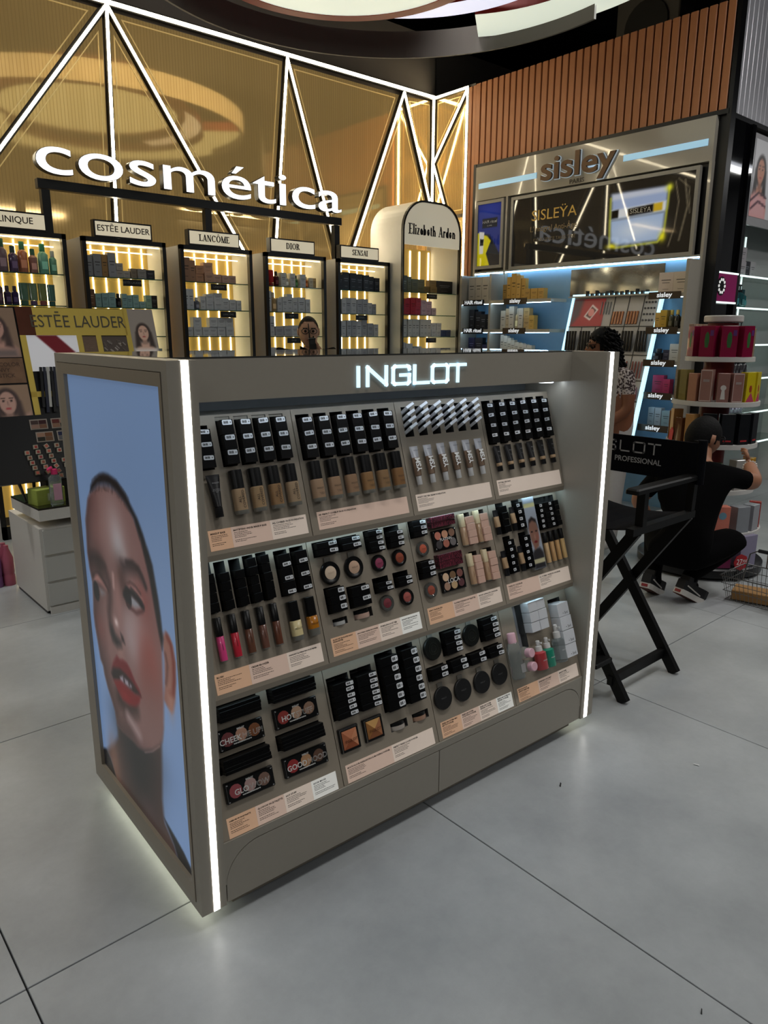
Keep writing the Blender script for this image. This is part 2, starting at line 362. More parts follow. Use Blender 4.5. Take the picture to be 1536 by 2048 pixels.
# ---------------------------------------------------------------- swirl lamp on the ceiling
M_disc = mat('lamp_disc', (236,238,228), .5, emit=.78, var=0, ecol=(214,222,206))
M_disc2 = mat('lamp_ring_blue', (222,224,240), .5, emit=.95, var=0, ecol=(212,214,235))
M_red = mat('lamp_red', (120,36,28), .5, emit=.12, ecol=(120,36,28), var=.05)
def ann(r0, r1, a0, a1, z0, z1, n, mi=0, msides=0):
    g = G(); full = abs(a1-a0) > 6.28
    for i in range(n):
        a, b = a0+(a1-a0)*i/n, a0+(a1-a0)*(i+1)/n
        P = [(r0*math.cos(a),r0*math.sin(a)),(r1*math.cos(a),r1*math.sin(a)),(r1*math.cos(b),r1*math.sin(b)),(r0*math.cos(b),r0*math.sin(b))]
        vs = [(x,y,z0) for x,y in P]+[(x,y,z1) for x,y in P]
        g.add(vs, [(3,2,1,0)], mi); g.add(vs, [(4,5,6,7)], msides); g.add(vs, [(1,2,6,5)], msides)
        if r0 > 0: g.add(vs, [(3,0,4,7)], msides)
        if not full and i == 0: g.add(vs, [(0,1,5,4)], msides)
        if not full and i == n-1: g.add(vs, [(2,3,7,6)], msides)
    return g
lamp = thing('swirl_lamp', 'large round ceiling lamp of glowing white disc and rings with red edges', 'lamp', T((0,0,0)))
ann(.0001,.88,0,2*PI,3.77,3.83,72,0,1).obj('disc', [M_disc,M_red], lamp, T((3.2,4.06,0)))
ann(.88,.965,0,2*PI,3.765,4.0,72,0,0).obj('red_rim', [M_red], lamp, T((3.2,4.06,0)))
M_sidew = mat('lamp_side_white', (225,224,218), .5, emit=.42, var=0)
ann(.92,1.127,-.6,2.4,3.785,3.86,40,0,1).obj('ring', [M_disc2, M_red], lamp, T((3.4,3.67,0)))
ann(1.058,1.474,.67-5.2,.67,3.775,3.87,72,0,1).obj('ring', [M_disc,M_red], lamp, T((3.63,3.45,0)))
sk = G()
for i in range(40):
    A_, B_ = -.15+2.7*i/40, -.15+2.7*(i+1)/40
    P = [(1.68*math.cos(A_),1.68*math.sin(A_)),(1.68*math.cos(B_),1.68*math.sin(B_)),(1.66*math.cos(B_),1.66*math.sin(B_)),(1.66*math.cos(A_),1.66*math.sin(A_))]
    vs_ = [(x,y,3.68) for x,y in P]+[(x,y,3.87) for x,y in P]
    sk.add(vs_, [(0,1,5,4)], 0); sk.add(vs_, [(2,3,7,6),(3,2,1,0),(4,5,6,7)], 1)
sk.obj('skirt', [M_sidew, M_wallc], lamp, T((3.31,3.67,0)))
for x, y in ((3.2,4.06),(2.7,3.6),(3.6,4.5),(4.6,2.9)): G().tube([(x,y,3.83),(x,y,5.28)], .006, 5).obj('cable', M_black, lamp)
# second swirl lamp further along the hall, seen only mirrored in the gold wall
lamp2 = thing('swirl_lamp', 'second glowing disc lamp hung further along the hall, left of the big swirl lamp', 'lamp', T((-.4,2.1,0)))
ann(.0001,.7,0,2*PI,3.69,3.75,48,0,1).obj('disc', [M_disc,M_red], lamp2)
ann(.7,.77,0,2*PI,3.685,3.9,48,0,0).obj('red_rim', [M_red], lamp2)
G().tube([(0,0,3.75),(0,0,5.28)], .008, 5).obj('cable', M_black, lamp2)
for k, (x, y, z, pw) in enumerate(LAMPS):
    l = thing('linear_lamp', 'long white ceiling tube lamp, number %s in the row over the hall' % ORD[k], 'lamp', T((x,y,z)), 'linear hall lamps')
    G().box(-.78,.78,-.1,.1,0,.06).obj('housing', M_white, l)
    G().box(-.75,.75,-.08,.08,-.012,0).obj('diffuser', mat('tube_diffuser', (240,245,255), .5, emit=2.2, var=0), l)
    for s in (-.6,.6): G().tube([(s,0,.06),(s,0,5.28-z)], .005, 5).obj('cable', M_black, l)

for k, (loc, aim, pw, cone) in enumerate(SPOTS):
    d = (Vector(aim)-Vector(loc)).normalized(); x = d.cross(Vector((0,0,1))); x = x.normalized() if x.length > 1e-3 else Vector((1,0,0))
    sp_ = thing('track_spot', 'unseen black track spotlight under the dark ceiling, %s of the set' % ORD[k], 'spotlight', T(loc), 'track spots')
    G().lathe([(.19,.012),(.215,.012),(.215,.1),(.12,.2)], 24).obj('shade', M_black, sp_, axes((0,0,0), x, (-d).cross(x), -d), 40)
    G().tube([(0,0,.15),(0,0,5.29-loc[2])], .012, 6).obj('stem', M_black, sp_)
FACE_ART = {
 'BODY':[(-572,333),(-569,319),(-573,293),(-625,241),(-699,189),(-667,171),(-631,127),(-623,103),(-147,106),(-176,150),(-233,185),(-238,199),(-240,255),(-213,440),(-198,497)],
 'CLOTHL':[(-765,154),(-722,185),(-699,189),(-667,171),(-631,127),(-621,104),(-780,95)],
 'CLOTHR':[(-238,201),(-156,179),(-113,166),(-68,142),(-63,98),(-147,106),(-176,150),(-222,186)],
 'FACE':[(-549,1088),(-622,1055),(-652,1029),(-691,958),(-693,929),(-703,856),(-696,810),(-681,766),(-687,716),(-698,663),(-696,619),(-680,556),(-673,518),(-653,501),(-647,473),(-628,440),(-602,410),(-577,378),(-570,340),(-529,334),(-457,344),(-395,344),(-348,356),(-284,388),(-229,428),(-205,457),(-190,499),(-176,581),(-172,635),(-165,699),(-159,753),(-169,788),(-182,842),(-198,908),(-224,960),(-248,1003),(-293,1051),(-339,1079),(-404,1099),(-465,1100)],
 'HAIR':[(-623,1056),(-613,1077),(-568,1106),(-524,1124),(-492,1131),(-454,1133),(-391,1126),(-335,1102),(-301,1076),(-262,1049),(-231,1014),(-210,982),(-210,986),(-184,946),(-173,904),(-162,862),(-155,821),(-152,786),(-148,763),(-161,729),(-177,774),(-194,839),(-211,904),(-235,957),(-256,1001),(-257,996),(-288,1044),(-338,1074),(-398,1097),(-446,1106),(-491,1105),(-548,1093)],
 'BROWL':[(-690,852),(-666,865),(-621,871),(-577,863),(-554,853),(-594,847),(-650,838),(-691,826)],
 'BROWR':[(-412,897),(-370,907),(-320,916),(-280,910),(-258,893),(-241,873),(-260,883),(-293,894),(-342,887),(-399,877)],
 'LIDR':[(-401,821),(-380,839),(-350,851),(-318,850),(-279,836),(-266,826),(-322,830),(-354,829)],
 'WHITER':[(-360,818),(-325,817),(-294,811),(-283,804),(-330,790),(-357,790)],
 'LASHR':[(-407,804),(-386,823),(-344,828),(-303,821),(-271,810)],
 'LOWR':[(-392,784),(-365,779),(-322,777),(-277,796)],
 'CREASER':[(-408,812),(-393,832),(-352,852),(-317,852),(-283,841)],
 'LIDL':[(-671,774),(-647,799),(-625,807),(-588,796),(-551,778),(-592,781),(-631,782)],
 'WHITEL':[(-619,766),(-590,765),(-568,762),(-608,745)],
 'CREASEL':[(-669,791),(-623,811),(-580,803),(-541,781)],
 'NOSESH':[(-552,838),(-526,804),(-529,762),(-549,710),(-547,666)],
 'NOSTL':[(-551,669),(-531,669),(-510,652),(-469,645),(-467,630),(-506,616),(-542,623),(-553,643)],
 'NOSTR':[(-466,672),(-447,667),(-436,649),(-459,651)],
 'NOSEHI':[(-486,841),(-489,805)],
 'LIPU':[(-572,522),(-555,549),(-516,584),(-492,580),(-466,589),(-436,591),(-409,580),(-380,557),(-350,542),(-338,524),(-382,522),(-413,538),(-458,543),(-507,541),(-564,512)],
 'MOUTH':[(-582,505),(-560,531),(-499,549),(-457,550),(-406,545),(-374,535),(-341,526),(-384,514),(-442,511),(-502,511),(-564,489)],
 'T1':[(-507,522),(-477,536),(-475,510),(-502,509)],
 'T2':[(-467,533),(-437,535),(-432,516),(-465,512)],
 'T3':[(-422,534),(-409,530),(-412,522),(-428,518)],
 'LIPL':[(-565,489),(-502,511),(-442,511),(-384,514),(-347,524),(-356,501),(-392,472),(-442,458),(-497,451),(-537,467)],
 'CHINSH':[(-530,445),(-495,435),(-445,442),(-394,466)],
 'CHINHI':[(-463,412),(-424,401),(-381,387)],
 'EAR':[(-148,774),(-130,788),(-108,784),(-89,761),(-80,721),(-88,668),(-99,613),(-116,577),(-129,567),(-160,577),(-175,587),(-159,640),(-151,705),(-153,745)],
 'EARIN':[(-122,777),(-102,762),(-93,722),(-97,669),(-110,629),(-130,621)],
 'EARIN2':[(-141,723),(-133,697),(-142,659),(-150,640)],
 'JAWEDGE':[(-347,349),(-285,383),(-229,426)],
 'IRISR':(-379,804),
 'IRISL':(-651,747),
 'SOCKR':(-423,849),
 'SOCKL':(-599,830),
 'FHI':(-422,927),
 'FHI2':(-388,915),
 'FHI0':(-439,982),
 'NTIP':(-494,696),
 'CHK':(-354,686),
 'CHK2':(-344,723),
 'BLUSH':(-253,661),
 'BLUSH2':(-279,606),
 'CHEEKL':(-651,632),
 'CHIN':(-418,406),
 'EYESH':(-271,824),
 'MOUTHC':(-545,512),
 'NECKD':(-408,284),
 'NECKL':(-627,177),
 'NECKR':(-350,155),
 'SIDEL':(-717,683),
 'JAW':(-261,534),
 'TEMPLE':(-237,847),
 'PHIL':(-480,608),
}
# ---------------------------------------------------------------- the kiosk
KL, KD, KH, KB = 1.6588, .8135, 1.4458, .0475
KM = T((.68514, 1.48462, 0)) @ RZ(math.radians(-2.0205))
M_taupe = mat('taupe_laminate', (156,150,138), .42, var=.03, scale=60)
M_taupe2 = mat('taupe_tray', (150,140,125), .5, var=.03, scale=60)
M_groove = mat('groove_shadow', (20,19,18), .8, var=0)
kiosk = thing('display_kiosk', 'taupe makeup display kiosk with lit edges, three sloping product tiers and portrait end panel', 'kiosk', KM)
# left end panel with framed light box
PV0, PV1, PZ0, PZ1 = .046, .734, .122, 1.389
lp = G().box(.012,.07,.012,KD,KB,KH).box(0,.012,0,.03,KB,KH).box(0,.012,.797,KD,KB,KH).box(0,.012,.03,.797,1.421,KH).box(0,.012,.03,.797,KB,.072).box(.012,.033,0,.012,KB,KH).box(.05,.07,0,.012,KB,KH)
lp = lp.obj('end_panel', M_taupe, kiosk)
fr = axes((0,0,0), (0,-1,0), (0,0,1), (-1,0,0))
o4, i4 = [(-.795,.0735),(-.0325,.0735),(-.0325,1.4195),(-.795,1.4195)], [(-PV1,PZ0),(-PV0,PZ0),(-PV0,PZ1),(-PV1,PZ1)]
for a in range(4):
    b = (a+1) % 4
    G().prism([o4[a],o4[b],i4[b],i4[a]], -.012, .002).obj('frame_rail', mat('frame_taupe', (150,140,124), .35, var=.02), lp, fr)
G().box(.033,.05,-.001,.012,KB,KH).obj('led_strip', M_led, lp)
rp = G().box(1.586,KL,.012,KD,KB,KH).box(1.586,1.606,0,.012,KB,KH).box(1.626,KL,0,.012,KB,KH).obj('end_panel', M_taupe, kiosk)
G().box(1.606,1.626,-.001,.012,KB,KH).obj('led_strip', M_led, rp)
for x0, x1 in ((.022,.05), (1.61,1.638)):
    G().box(x0,x1,.03,.78,KB-.012,KB).obj('underglow_strip', mat('underglow', (240,246,215), .5, emit=2.6, var=0, ecol=(240,240,215)), kiosk)
# header with lit name
hd = G().box(.07,1.586,.146,.17,1.34,1.443).obj('header_board', M_taupe, kiosk)
M_logo = mat('logo_light', (205,238,255), .4, emit=1.25, var=0, ecol=(196,232,252))
def inglot():
    e = .12
    return {'I': [[(0,0),(0,1)]], 'N': [[(0,0),(0,1),(1,0),(1,1)]], 'G': [[(1,.84),(.97,.95),(.88,1),(.1,1),(0,.9),(0,.1),(.1,0),(.9,0),(1,.1),(1,.5),(.48,.5)]],
            'L': [[(0,1),(0,0),(1,0)]], 'O': [[(.1,0),(.9,0),(1,.1),(1,.9),(.9,1),(.1,1),(0,.9),(0,.1),(.1,0)]], 'T': [[(0,1),(1,1)],[(.5,1),(.5,0)]]}
GL = inglot()
def logo(xs, z0, h, w, mt, parent, M, d=.006):
    for ch, x, wd in xs: G().strokes([[(x+a*wd, z0+b*h) for a, b in l] for l in GL[ch]], w, 0, d).obj('letter', mt, parent, M)
logo([('I',.618,.01),('N',.651,.068),('G',.745,.062),('L',.828,.055),('O',.900,.064),('T',.977,.062)], 1.361, .05, .0095, M_logo, hd, axes((0,.1462,0),(1,0,0),(0,0,1),(0,-1,0)))
G().box(.075,1.58,.172,.186,1.3382,1.3440).obj('lamp_strip', mat('kiosk_lamp', (225,240,255), .5, emit=9, var=0), kiosk)
G().lathe([(.028,-.006),(.03,-.003),(.03,0)], 20).obj('spot_lamp', mat('kiosk_spot', (235,245,255), .5, emit=5, var=0), kiosk, T((1.51,.20,1.34)))
G().box(.07,1.586,.17,.37,1.34,1.346).obj('soffit', mat('soffit_dark', (96,100,102), .3), kiosk)
G().box(.07,1.586,.25,.37,1.28,1.296).obj('ledge', M_taupe, kiosk)
G().box(.07,1.586,.355,.37,1.296,1.34).obj('back_rail', mat('rail_grey', (110,114,116), .35), kiosk)
G().box(.06,1.596,.148,.8,1.4435,1.4475).obj('glass_top', mat('top_glass', (60,60,58), .03, var=0, coat=1, spec=.8), kiosk)
G().box(.07,1.586,.40,KD-.012,.05,1.4435).obj('rear_body', M_taupe, kiosk)
# three sloping tiers
PROF = [(.2494,1.296,.1442,.9522), (.1857,.9315,.0737,.5905), (.1176,.5632,.008,.2282)]
TM, TLEN = [], []
for vt, zt, vb, zb in PROF:
    L_ = math.hypot(vt-vb, zt-zb); S = ((vt-vb)/L_, (zt-zb)/L_); TLEN.append(L_)
    TM.append(axes((0,vb,zb), (1,0,0), (0,S[0],S[1]), (0,-S[1],S[0])))
MOD = [.0705, .457, .835, 1.208, 1.5855]
HOLES = [[], [], []]
def hole(k, u0, u1, s0, s1): HOLES[k].append((u0, u1, s0, s1))
def tray(k, c):
    u0, u1, L_ = MOD[c]+.0012, MOD[c+1]-.0012, TLEN[k]
    H = [(max(a,u0+.001), min(b,u1-.001), max(p,.002), min(q,L_-.002)) for a, b, p, q in HOLES[k] if (a+b)/2 > u0 and (a+b)/2 < u1]
    us = sorted({u0, u1} | {h[0] for h in H} | {h[1] for h in H}); ss = sorted({0, L_} | {h[2] for h in H} | {h[3] for h in H})
    g = G()
    for a, b in zip(us, us[1:]):
        for p, q in zip(ss, ss[1:]):
            if b-a < 1e-6 or q-p < 1e-6: continue
            if not any(h[0]-1e-7 <= a and b <= h[1]+1e-7 and h[2]-1e-7 <= p and q <= h[3]+1e-7 for h in H):
                g.add([(a,p,0),(b,p,0),(b,q,0),(a,q,0)], [(0,1,2,3)])
    for a, b, p, q in H:
        d = -.075
        g.add([(a,p,0),(b,p,0),(b,q,0),(a,q,0),(a,p,d),(b,p,d),(b,q,d),(a,q,d)], [(4,5,1,0),(5,6,2,1),(6,7,3,2),(7,4,0,3),(4,7,6,5)], 1)
    g.box(u0,u1,0,.004,-.012,-.0001); g.box(u0,u0+.002,0,L_,-.006,-.0001); g.box(u1-.002,u1,0,L_,-.006,-.0001)
    return g.obj('tray_panel', [M_taupe2, mat('slot_dark', (70,70,70), .6, var=.05)], kiosk, TM[k])
# products ------------------------------------------------------------
M_carton = mat('black_carton', (7,7,8), .4, var=.3, scale=14, spec=.16)
M_wcart = mat('white_carton', (214,217,222), .35, var=.03)
M_stick = mat('sticker_white', (225,228,232), .5, var=.02)
TIER = ['top', 'middle', 'bottom']
CACHE = {}
def carton_mesh(w, h, d, mt):
    k = ('c', round(w,4), round(h,4), round(d,4), mt.name)
    if k not in CACHE:
        c = .0007; CACHE[k] = G().cbox(0,w,0,h,0,d,c).mesh('cosmetic_carton', mt)
    return CACHE[k]
def sticker_mesh(w, h):
    k = ('s', round(w,4), round(h,4))
    if k not in CACHE:
        g = G(); c = h*.16
        g.prism([(c,0),(w-c,0),(w,c),(w,h-c),(w-c,h),(c,h),(0,h-c),(0,c)], 0, .0004, 0)
        x = w*.12
        for i in range(7):
            b = w*(.03+.025*((i*7) % 3)); g.box(x,x+b,h*.25,h*(.8 if i % 2 else .72),.0004,.0005,1); x += b+w*.022
        g.prism([(w*.8,h*.35),(w*.88,h*.35),(w*.88,h*.62),(w*.8,h*.62)], .0004, .0005, 1)
        CACHE[k] = g.mesh('price_sticker', [M_stick, M_letter])
    return CACHE[k]
def stack(k, r, n, where, st=(.14,.9,.62,.96), d=.022, gap=.012, mt=None, desc='black carton', seam=True, miss=0, texts=None):
    u0, u1, s0, s1 = r; mt = mt or M_carton
    hole(k, u0-.003, u1+.003, s0-.003, s1+gap)
    h = (s1-s0)/n; out = []
    for i in range(n):
        dd = d+random.uniform(-.0022,.0022)
        M = KM @ TM[k] @ T((u0+random.uniform(-.0008,.0008), s0+i*h+.0004, dd-.06)) @ RZ(random.uniform(-.012,.012))
        o = put('cosmetic_carton', carton_mesh(u1-u0, h-(.0008 if mt is not M_wcart else .002), .06, mt), None, M)
        j = n-1-i
        pos = ('topmost' if j == 0 else 'lowest' if i == 0 else ORD[j]+' down') if n > 1 else 'single'
        tag(o, '%s, %s of the stack %s, %s tier' % (desc, pos, where, TIER[k]), 'box', 'cartons on the %s kiosk tier' % TIER[k])
        if st:
            a, b, c, e = st; put('price_sticker', sticker_mesh((b-a)*(u1-u0), (e-c)*h), o, T(((u1-u0)*a, h*c, .06)) @ RZ(random.uniform(-.05,.05)))
        if texts: text(texts, h*.28, M_letter, o, T(((u1-u0)*.62, h*.2, .0602)), 'print')
        out.append(o)
    return out
UP = lambda k, u, s, h: KM @ TM[k] @ T((u,s,h)) @ axes((0,0,0),(1,0,0),(0,0,-1),(0,1,0))   # local z runs up the slope
FL = lambda k, u, s, h=0: KM @ TM[k] @ T((u,s,h))
def lerp(a, b, n): return [tuple(x+(y-x)*i/(n-1) for x, y in zip(a, b)) for i in range(n)]
# top tier stacks
stack(0, (.161,.198,.221,.322), 3, 'nearest the lit left edge')
for i, r in enumerate(lerp((.2286,.2648,.2241,.3415), (.3902,.4277,.2225,.3385), 4)): stack(0, r, 3, 'over the %s broad beige bottle' % ORD[i])
for i, r in enumerate(lerp((.4726,.5123,.216,.3317), (.7669,.807,.216,.3317), 6)): stack(0, r, 3, 'over the %s slim skin-tone bottle' % ORD[i])
for i, r in enumerate(lerp((1.2258,1.2622,.1915,.3302), (1.5166,1.5543,.1911,.3325), 6)): stack(0, r, 4, 'over the %s black squeeze tube' % ORD[i], (.05,.75,.6,.92))
# slanted white cartons
wc = G().cbox(0,.036,0,.0095,0,.05,.001).mesh('tube_carton', M_wcart)
wcp = textmesh('INGLOT', .006, cm((90,95,105)))
for i, (u0, u1, s0, s1) in enumerate(lerp((.8616,.8936,.2487,.3383), (1.1529,1.1855,.2491,.3389), 6)):
    hole(0, u0-.002, u1+.002, s0-.002, s1+.004)
    for j in range(4):
        o = put('tube_carton', wc, None, FL(0, u0, s0+.003+j*.0212, -.012) @ RZ(.42) @ RX(-.3) @ RY(random.uniform(-.03,.03)))
        tag(o, 'white slanted carton, %s up in the %s white column of the top tier' % (ORD[j], ORD[i]), 'box', 'white slanted cartons on the top kiosk tier')
        put('print', wcp, o, T((.018,.0099,.03)) @ RX(-PI/2))
# bottles
M_cap = mat('cap_black', (12,12,13), .28, var=.05)
M_bglass = mat('bottle_glass', (118,116,108), .08, var=0, coat=.4)
def bottle(k, u, s0, s1, w, liquid, label, name='foundation_bottle', capf=.42, basef=.09, txt=None, tsz=.008, flat=.8, tm=None, wcap=.94, n=18, trot=0, group=None):
    H = s1-s0; r = w/2; key = ('b', name, round(H,3), round(r,3), liquid, capf)
    b = thing(name, label, 'bottle' if 'bottle' in name else 'tube', UP(k, u, s0, r*flat+.001), group or name.replace('_',' ')+'s on the kiosk')
    if key not in CACHE:
        hb = H*(1-capf)
        CACHE[key] = (G().loft([(0,r*.9,r*flat*.9),(.002,r,r*flat),(H*basef,r,r*flat)], n, 0, None, 3).mesh('glass_base', M_bglass, 40),
                      G().loft([(H*basef,r*.97,r*flat*.97),(hb-.002,r*.97,r*flat*.97),(hb,r*.85,r*flat*.85)], n, 0, None, 3).mesh('liquid_body', cm(liquid,.22,coat=.3), 40),
                      G().loft([(hb,r*wcap,r*flat*wcap),(H-.001,r*wcap,r*flat*wcap),(H,r*wcap*.93,r*flat*wcap*.93)], n, 0, None, 3).mesh('cap', M_cap, 40))
    for me, nm in zip(CACHE[key], ('glass_base','liquid_body','cap')): put(nm, me, b)
    if txt:
        R = axes((0,-r*flat*.985-.0004,H*(.09+(1-capf))/2),(1,0,0),(0,0,1),(0,-1,0)) @ RZ(trot)
        text(txt, tsz, tm or cm((40,34,28)), b, R, 'print', sp=1)
    return b
tones = [(168,142,112),(162,135,102),(150,118,84),(164,140,112)]
for i, r in enumerate(lerp((.2468,.0915,.2082,.036), (.4102,.0913,.2069,.0366), 4)):
    bottle(0, r[0], r[1], r[2], r[3], tones[i], '%s broad beige bottle from the left with black cap, top tier' % ORD[i], txt='ALL\nCOVERED', tsz=.0105, trot=PI/2)
tones = [(162,134,108),(156,126,100),(150,120,94),(146,112,76),(144,114,82),(138,102,68)]
for i, r in enumerate(lerp((.4912,.0915,.2062,.037), (.7866,.0913,.2051,.0385), 6)):
    b = bottle(0, r[0], r[1], r[2], r[3], tones[i], '%s slim skin-tone bottle from the left with black cap, top tier' % ORD[i], txt='INGLOT', tsz=.0062, capf=.445)
    text('HD PERFECT\nCOVERUP', .0034, cm((40,34,28)), b, axes((.003,-.0162,.022),(1,0,0),(0,0,1),(0,-1,0)), 'print')
def tube_thing(k, u, s0, s1, wtop, wbot, wcap, caph, label, mts, bands=(), name='squeeze_tube', txt=None):
    H = s1-s0; t = thing(name, label, 'tube', UP(k, u, s0, .013), 'squeeze tubes on the kiosk')
    key = ('t', round(H,3), wtop, wbot, tuple(m.name for m in mts))
    if key not in CACHE:
        z0 = caph; secs = [(z0,wbot*.42,.0085,1),(z0+.002,wbot/2,.0105,1)]
        for f, mi in bands: secs.append((z0+(H-z0)*f, wbot/2+(wtop-wbot)/2*f, .0105*(1-f)+.0012*f, mi))
        secs += [(H-.006,wtop/2,.0012,secs[-1][3]),(H,wtop/2,.0011,secs[-1][3])]
        CACHE[key] = (G().loft(secs, 16).mesh('tube_body', mts, 40), G().loft([(0,wcap*.46,.0085),(.001,wcap/2,.009),(z0,wcap/2,.009)], 14).mesh('cap', mts[0], 40))
    put('tube_body', CACHE[key][0], t); put('cap', CACHE[key][1], t)
    for (s_, sz, z, mt, rot, sx) in txt or ():
        text(s_, sz, mt, t, axes((0,-.0118,z),(1,0,0),(0,0,1),(0,-1,0)) @ RX(-.07) @ RZ(rot), 'print', sx=sx, off=.0009 if sz > .02 else 0)
    return t
M_tubeblk = mat('tube_black', (16,16,19), .35, var=.1)
grey = cm((150,150,152))
tube_thing(0, .184, .0933, .2035, .038, .021, .0225, .026, 'dark tapered tube with cap down beside the lit left edge, top tier', [M_tubeblk]*2, [(.5,1)], txt=[('INGLOT',.005,.0,grey,0,1)][:0] or [('INGLOT',.0055,.088,grey,0,1),('MATTIFYING\nUNDER MAKEUP\nBASE',.0035,.068,grey,0,1)])
M_ysm = [cm((205,205,205),.35), mat('tube_brown', (120,98,80), .3, metal=.4), mat('tube_grey', (176,178,184), .3, metal=.3)]
for i, r in enumerate(lerp((.8706,.0918,.2141,.02), (1.1583,.0932,.2147,.02), 6)):
    tube_thing(0, r[0], r[1], r[2], .034, .0235, .0165, .0275, '%s brown and silver tube with big white letters, top tier' % ORD[i], M_ysm, [(.62,2)], txt=[('YSM',.027,.064,cm((232,232,230)),PI/2,.85),('INGLOT',.0062,.108,cm((60,62,70)),0,1)])
M_blt = [M_tubeblk, mat('tube_beige', (176,146,112), .35), M_tubeblk]
for i, r in enumerate(lerp((1.2438,.0921,.1811,.031), (1.5348,.0926,.1825,.0285), 6)):
    tube_thing(0, r[0], r[1], r[2], .034, .022, .02, .018, '%s black squeeze tube with beige band from the left, top tier' % ORD[i], M_blt, [(.16,2)], txt=[('INGLOT',.0048,.068,grey,0,1),('NATURAL\nFACE',.003,.052,grey,0,1)])
# middle tier, first panel
where = ['at the left edge','over the pink gloss','over the red gloss','over the first brown gloss','over the second brown gloss']
for (r, n), w in zip([((.131,.1555,.2211,.3216),4),((.1709,.1966,.2204,.3175),4),((.2136,.2402,.2206,.3164),4),((.2551,.281,.2217,.3405),5),((.2953,.3214,.2208,.3415),5)], where):
    stack(1, r, n, w, None, gap=.03 if n == 4 else .008, desc='slim plain black carton')
stack(1, (.3497,.3866,.2195,.3325), 3, 'over the cream primer bottle', (.25,.95,.08,.36)); stack(1, (.4019,.4406,.2208,.3333), 3, 'over the ochre primer bottle', (.25,.95,.08,.36))
for (u, s0, s1, w), c, nm in zip([(.1437,.092,.2076,.0197),(.1849,.092,.2072,.0203),(.2258,.0917,.2071,.0208),(.2675,.0933,.2075,.0208),(.3092,.0929,.2079,.0208)], [(226,74,136),(196,44,62),(104,68,52),(112,76,64),(104,62,46)], ['bright pink','red','first dark brown','second brown, mauve toned','third brown, rust toned']):
    bottle(1, u, s0, s1, w, c, '%s lip gloss tube with tall black cap, middle tier' % nm, 'lip_gloss_tube', .42, .03, flat=.9, wcap=1, txt='INGLOT', tsz=.0045, trot=PI/2)
bottle(1, .3668, .0919, .2003, .0325, (226,208,156), 'cream coloured primer bottle with black cap, middle tier', 'primer_bottle', .49, .12, txt='INGLOT', tsz=.007)
bottle(1, .4209, .0922, .2006, .0325, (186,116,28), 'ochre primer bottle with black cap, middle tier', 'primer_bottle', .49, .18, txt='INGLOT', tsz=.007)
# middle tier, second panel
ST2 = (.58,.98,.3,.86)
for r, n, w, gp in [((.4772,.5477,.305,.3425),2,'over the ivory compact',.003), ((.5635,.6318,.3054,.3421),2,'over the beige compact',.003), ((.6631,.7172,.2808,.3461),4,'over the plum compact',.003), ((.7422,.7964,.2821,.3322),3,'over the rust compact',.016),
                    ((.4872,.5409,.1369,.2076),3,'over the silver jar',.003), ((.5654,.632,.1355,.1948),2,'over the pinkish jar',.003), ((.6631,.7182,.1586,.1878),2,'over the clear plum pot',.015), ((.7436,.7983,.1593,.1892),2,'over the rose compact',.015)]:
    stack(1, r, n, w, (.55,.98,.5,.9) if r[3] < .2 and n == 2 and r[0] < .6 else ST2, gap=gp, desc='wide black carton')
M_pot = mat('pot_clear', (110,110,106), .05, var=0, trans=.5, coat=.8)
def compact(k, u, s, r, case, pan, label, tab=True, pr=.6, txt=None, tz=.006, dome=.002, tmat=None):
    c = thing('powder_compact', label, 'compact', FL(k, u, s, .001), 'round compacts on the kiosk')
    G().lathe([(r*.96,0),(r,.003),(r,.008),(r*.95,.0105),(r*(pr+.12),.0105)]+([(r*pr,.0085)] if pan else [(r*.3,.0112)]), 32).obj('case', case, c, None, 30)
    if pan: G().lathe([(r*pr,.006),(r*pr*.98,.0088),(r*pr*.6,.0088+dome),(r*.02,.0088+dome*1.3)], 28).obj('powder_pan', cm(pan,.7), c, None, 50)
    if tab: G().box(-.011,.011,r-.004,r+.013,0,.003).obj('hanger_tab', cm((120,116,108),.4), c)
    if txt: text(txt, tz, tmat or cm((70,50,40)), c, T((0,0,.0112+(dome if pan else .0002))), 'print')
    return c
compact(1, .5142, .251, .0333, M_cap, (222,200,176), 'large black compact of ivory powder, left of the two big ones, middle tier', txt='INGLOT', tmat=cm((190,165,140)))
compact(1, .5994, .2509, .033, M_cap, (206,172,146), 'large black compact of beige powder, right of the two big ones, middle tier', txt='INGLOT')
compact(1, .6929, .2452, .0261, M_cap, (150,62,92), 'black compact of plum powder, middle tier', False, txt='INGLOT', tz=.005)
compact(1, .7746, .2465, .0267, M_cap, (150,70,46), 'black compact of rust powder, middle tier', False, txt='INGLOT', tz=.005)
compact(1, .6944, .121, .0251, M_pot, (128,50,60), 'clear round pot of dark plum blush, middle tier', False, txt='INGLOT', tz=.005)
compact(1, .774, .1224, .026, M_cap, (170,88,80), 'black compact of rose powder, middle tier', False, txt='INGLOT', tz=.005)
compact(1, .8753, .2565, .0244, M_pot, (196,96,70), 'clear round pot of coral blush, upper of two, middle tier', False, txt='INGLOT', tz=.005)
compact(1, .8757, .1217, .0253, M_pot, (160,78,58), 'clear round pot of brick blush, lower of two, middle tier', False, txt='INGLOT', tz=.005)
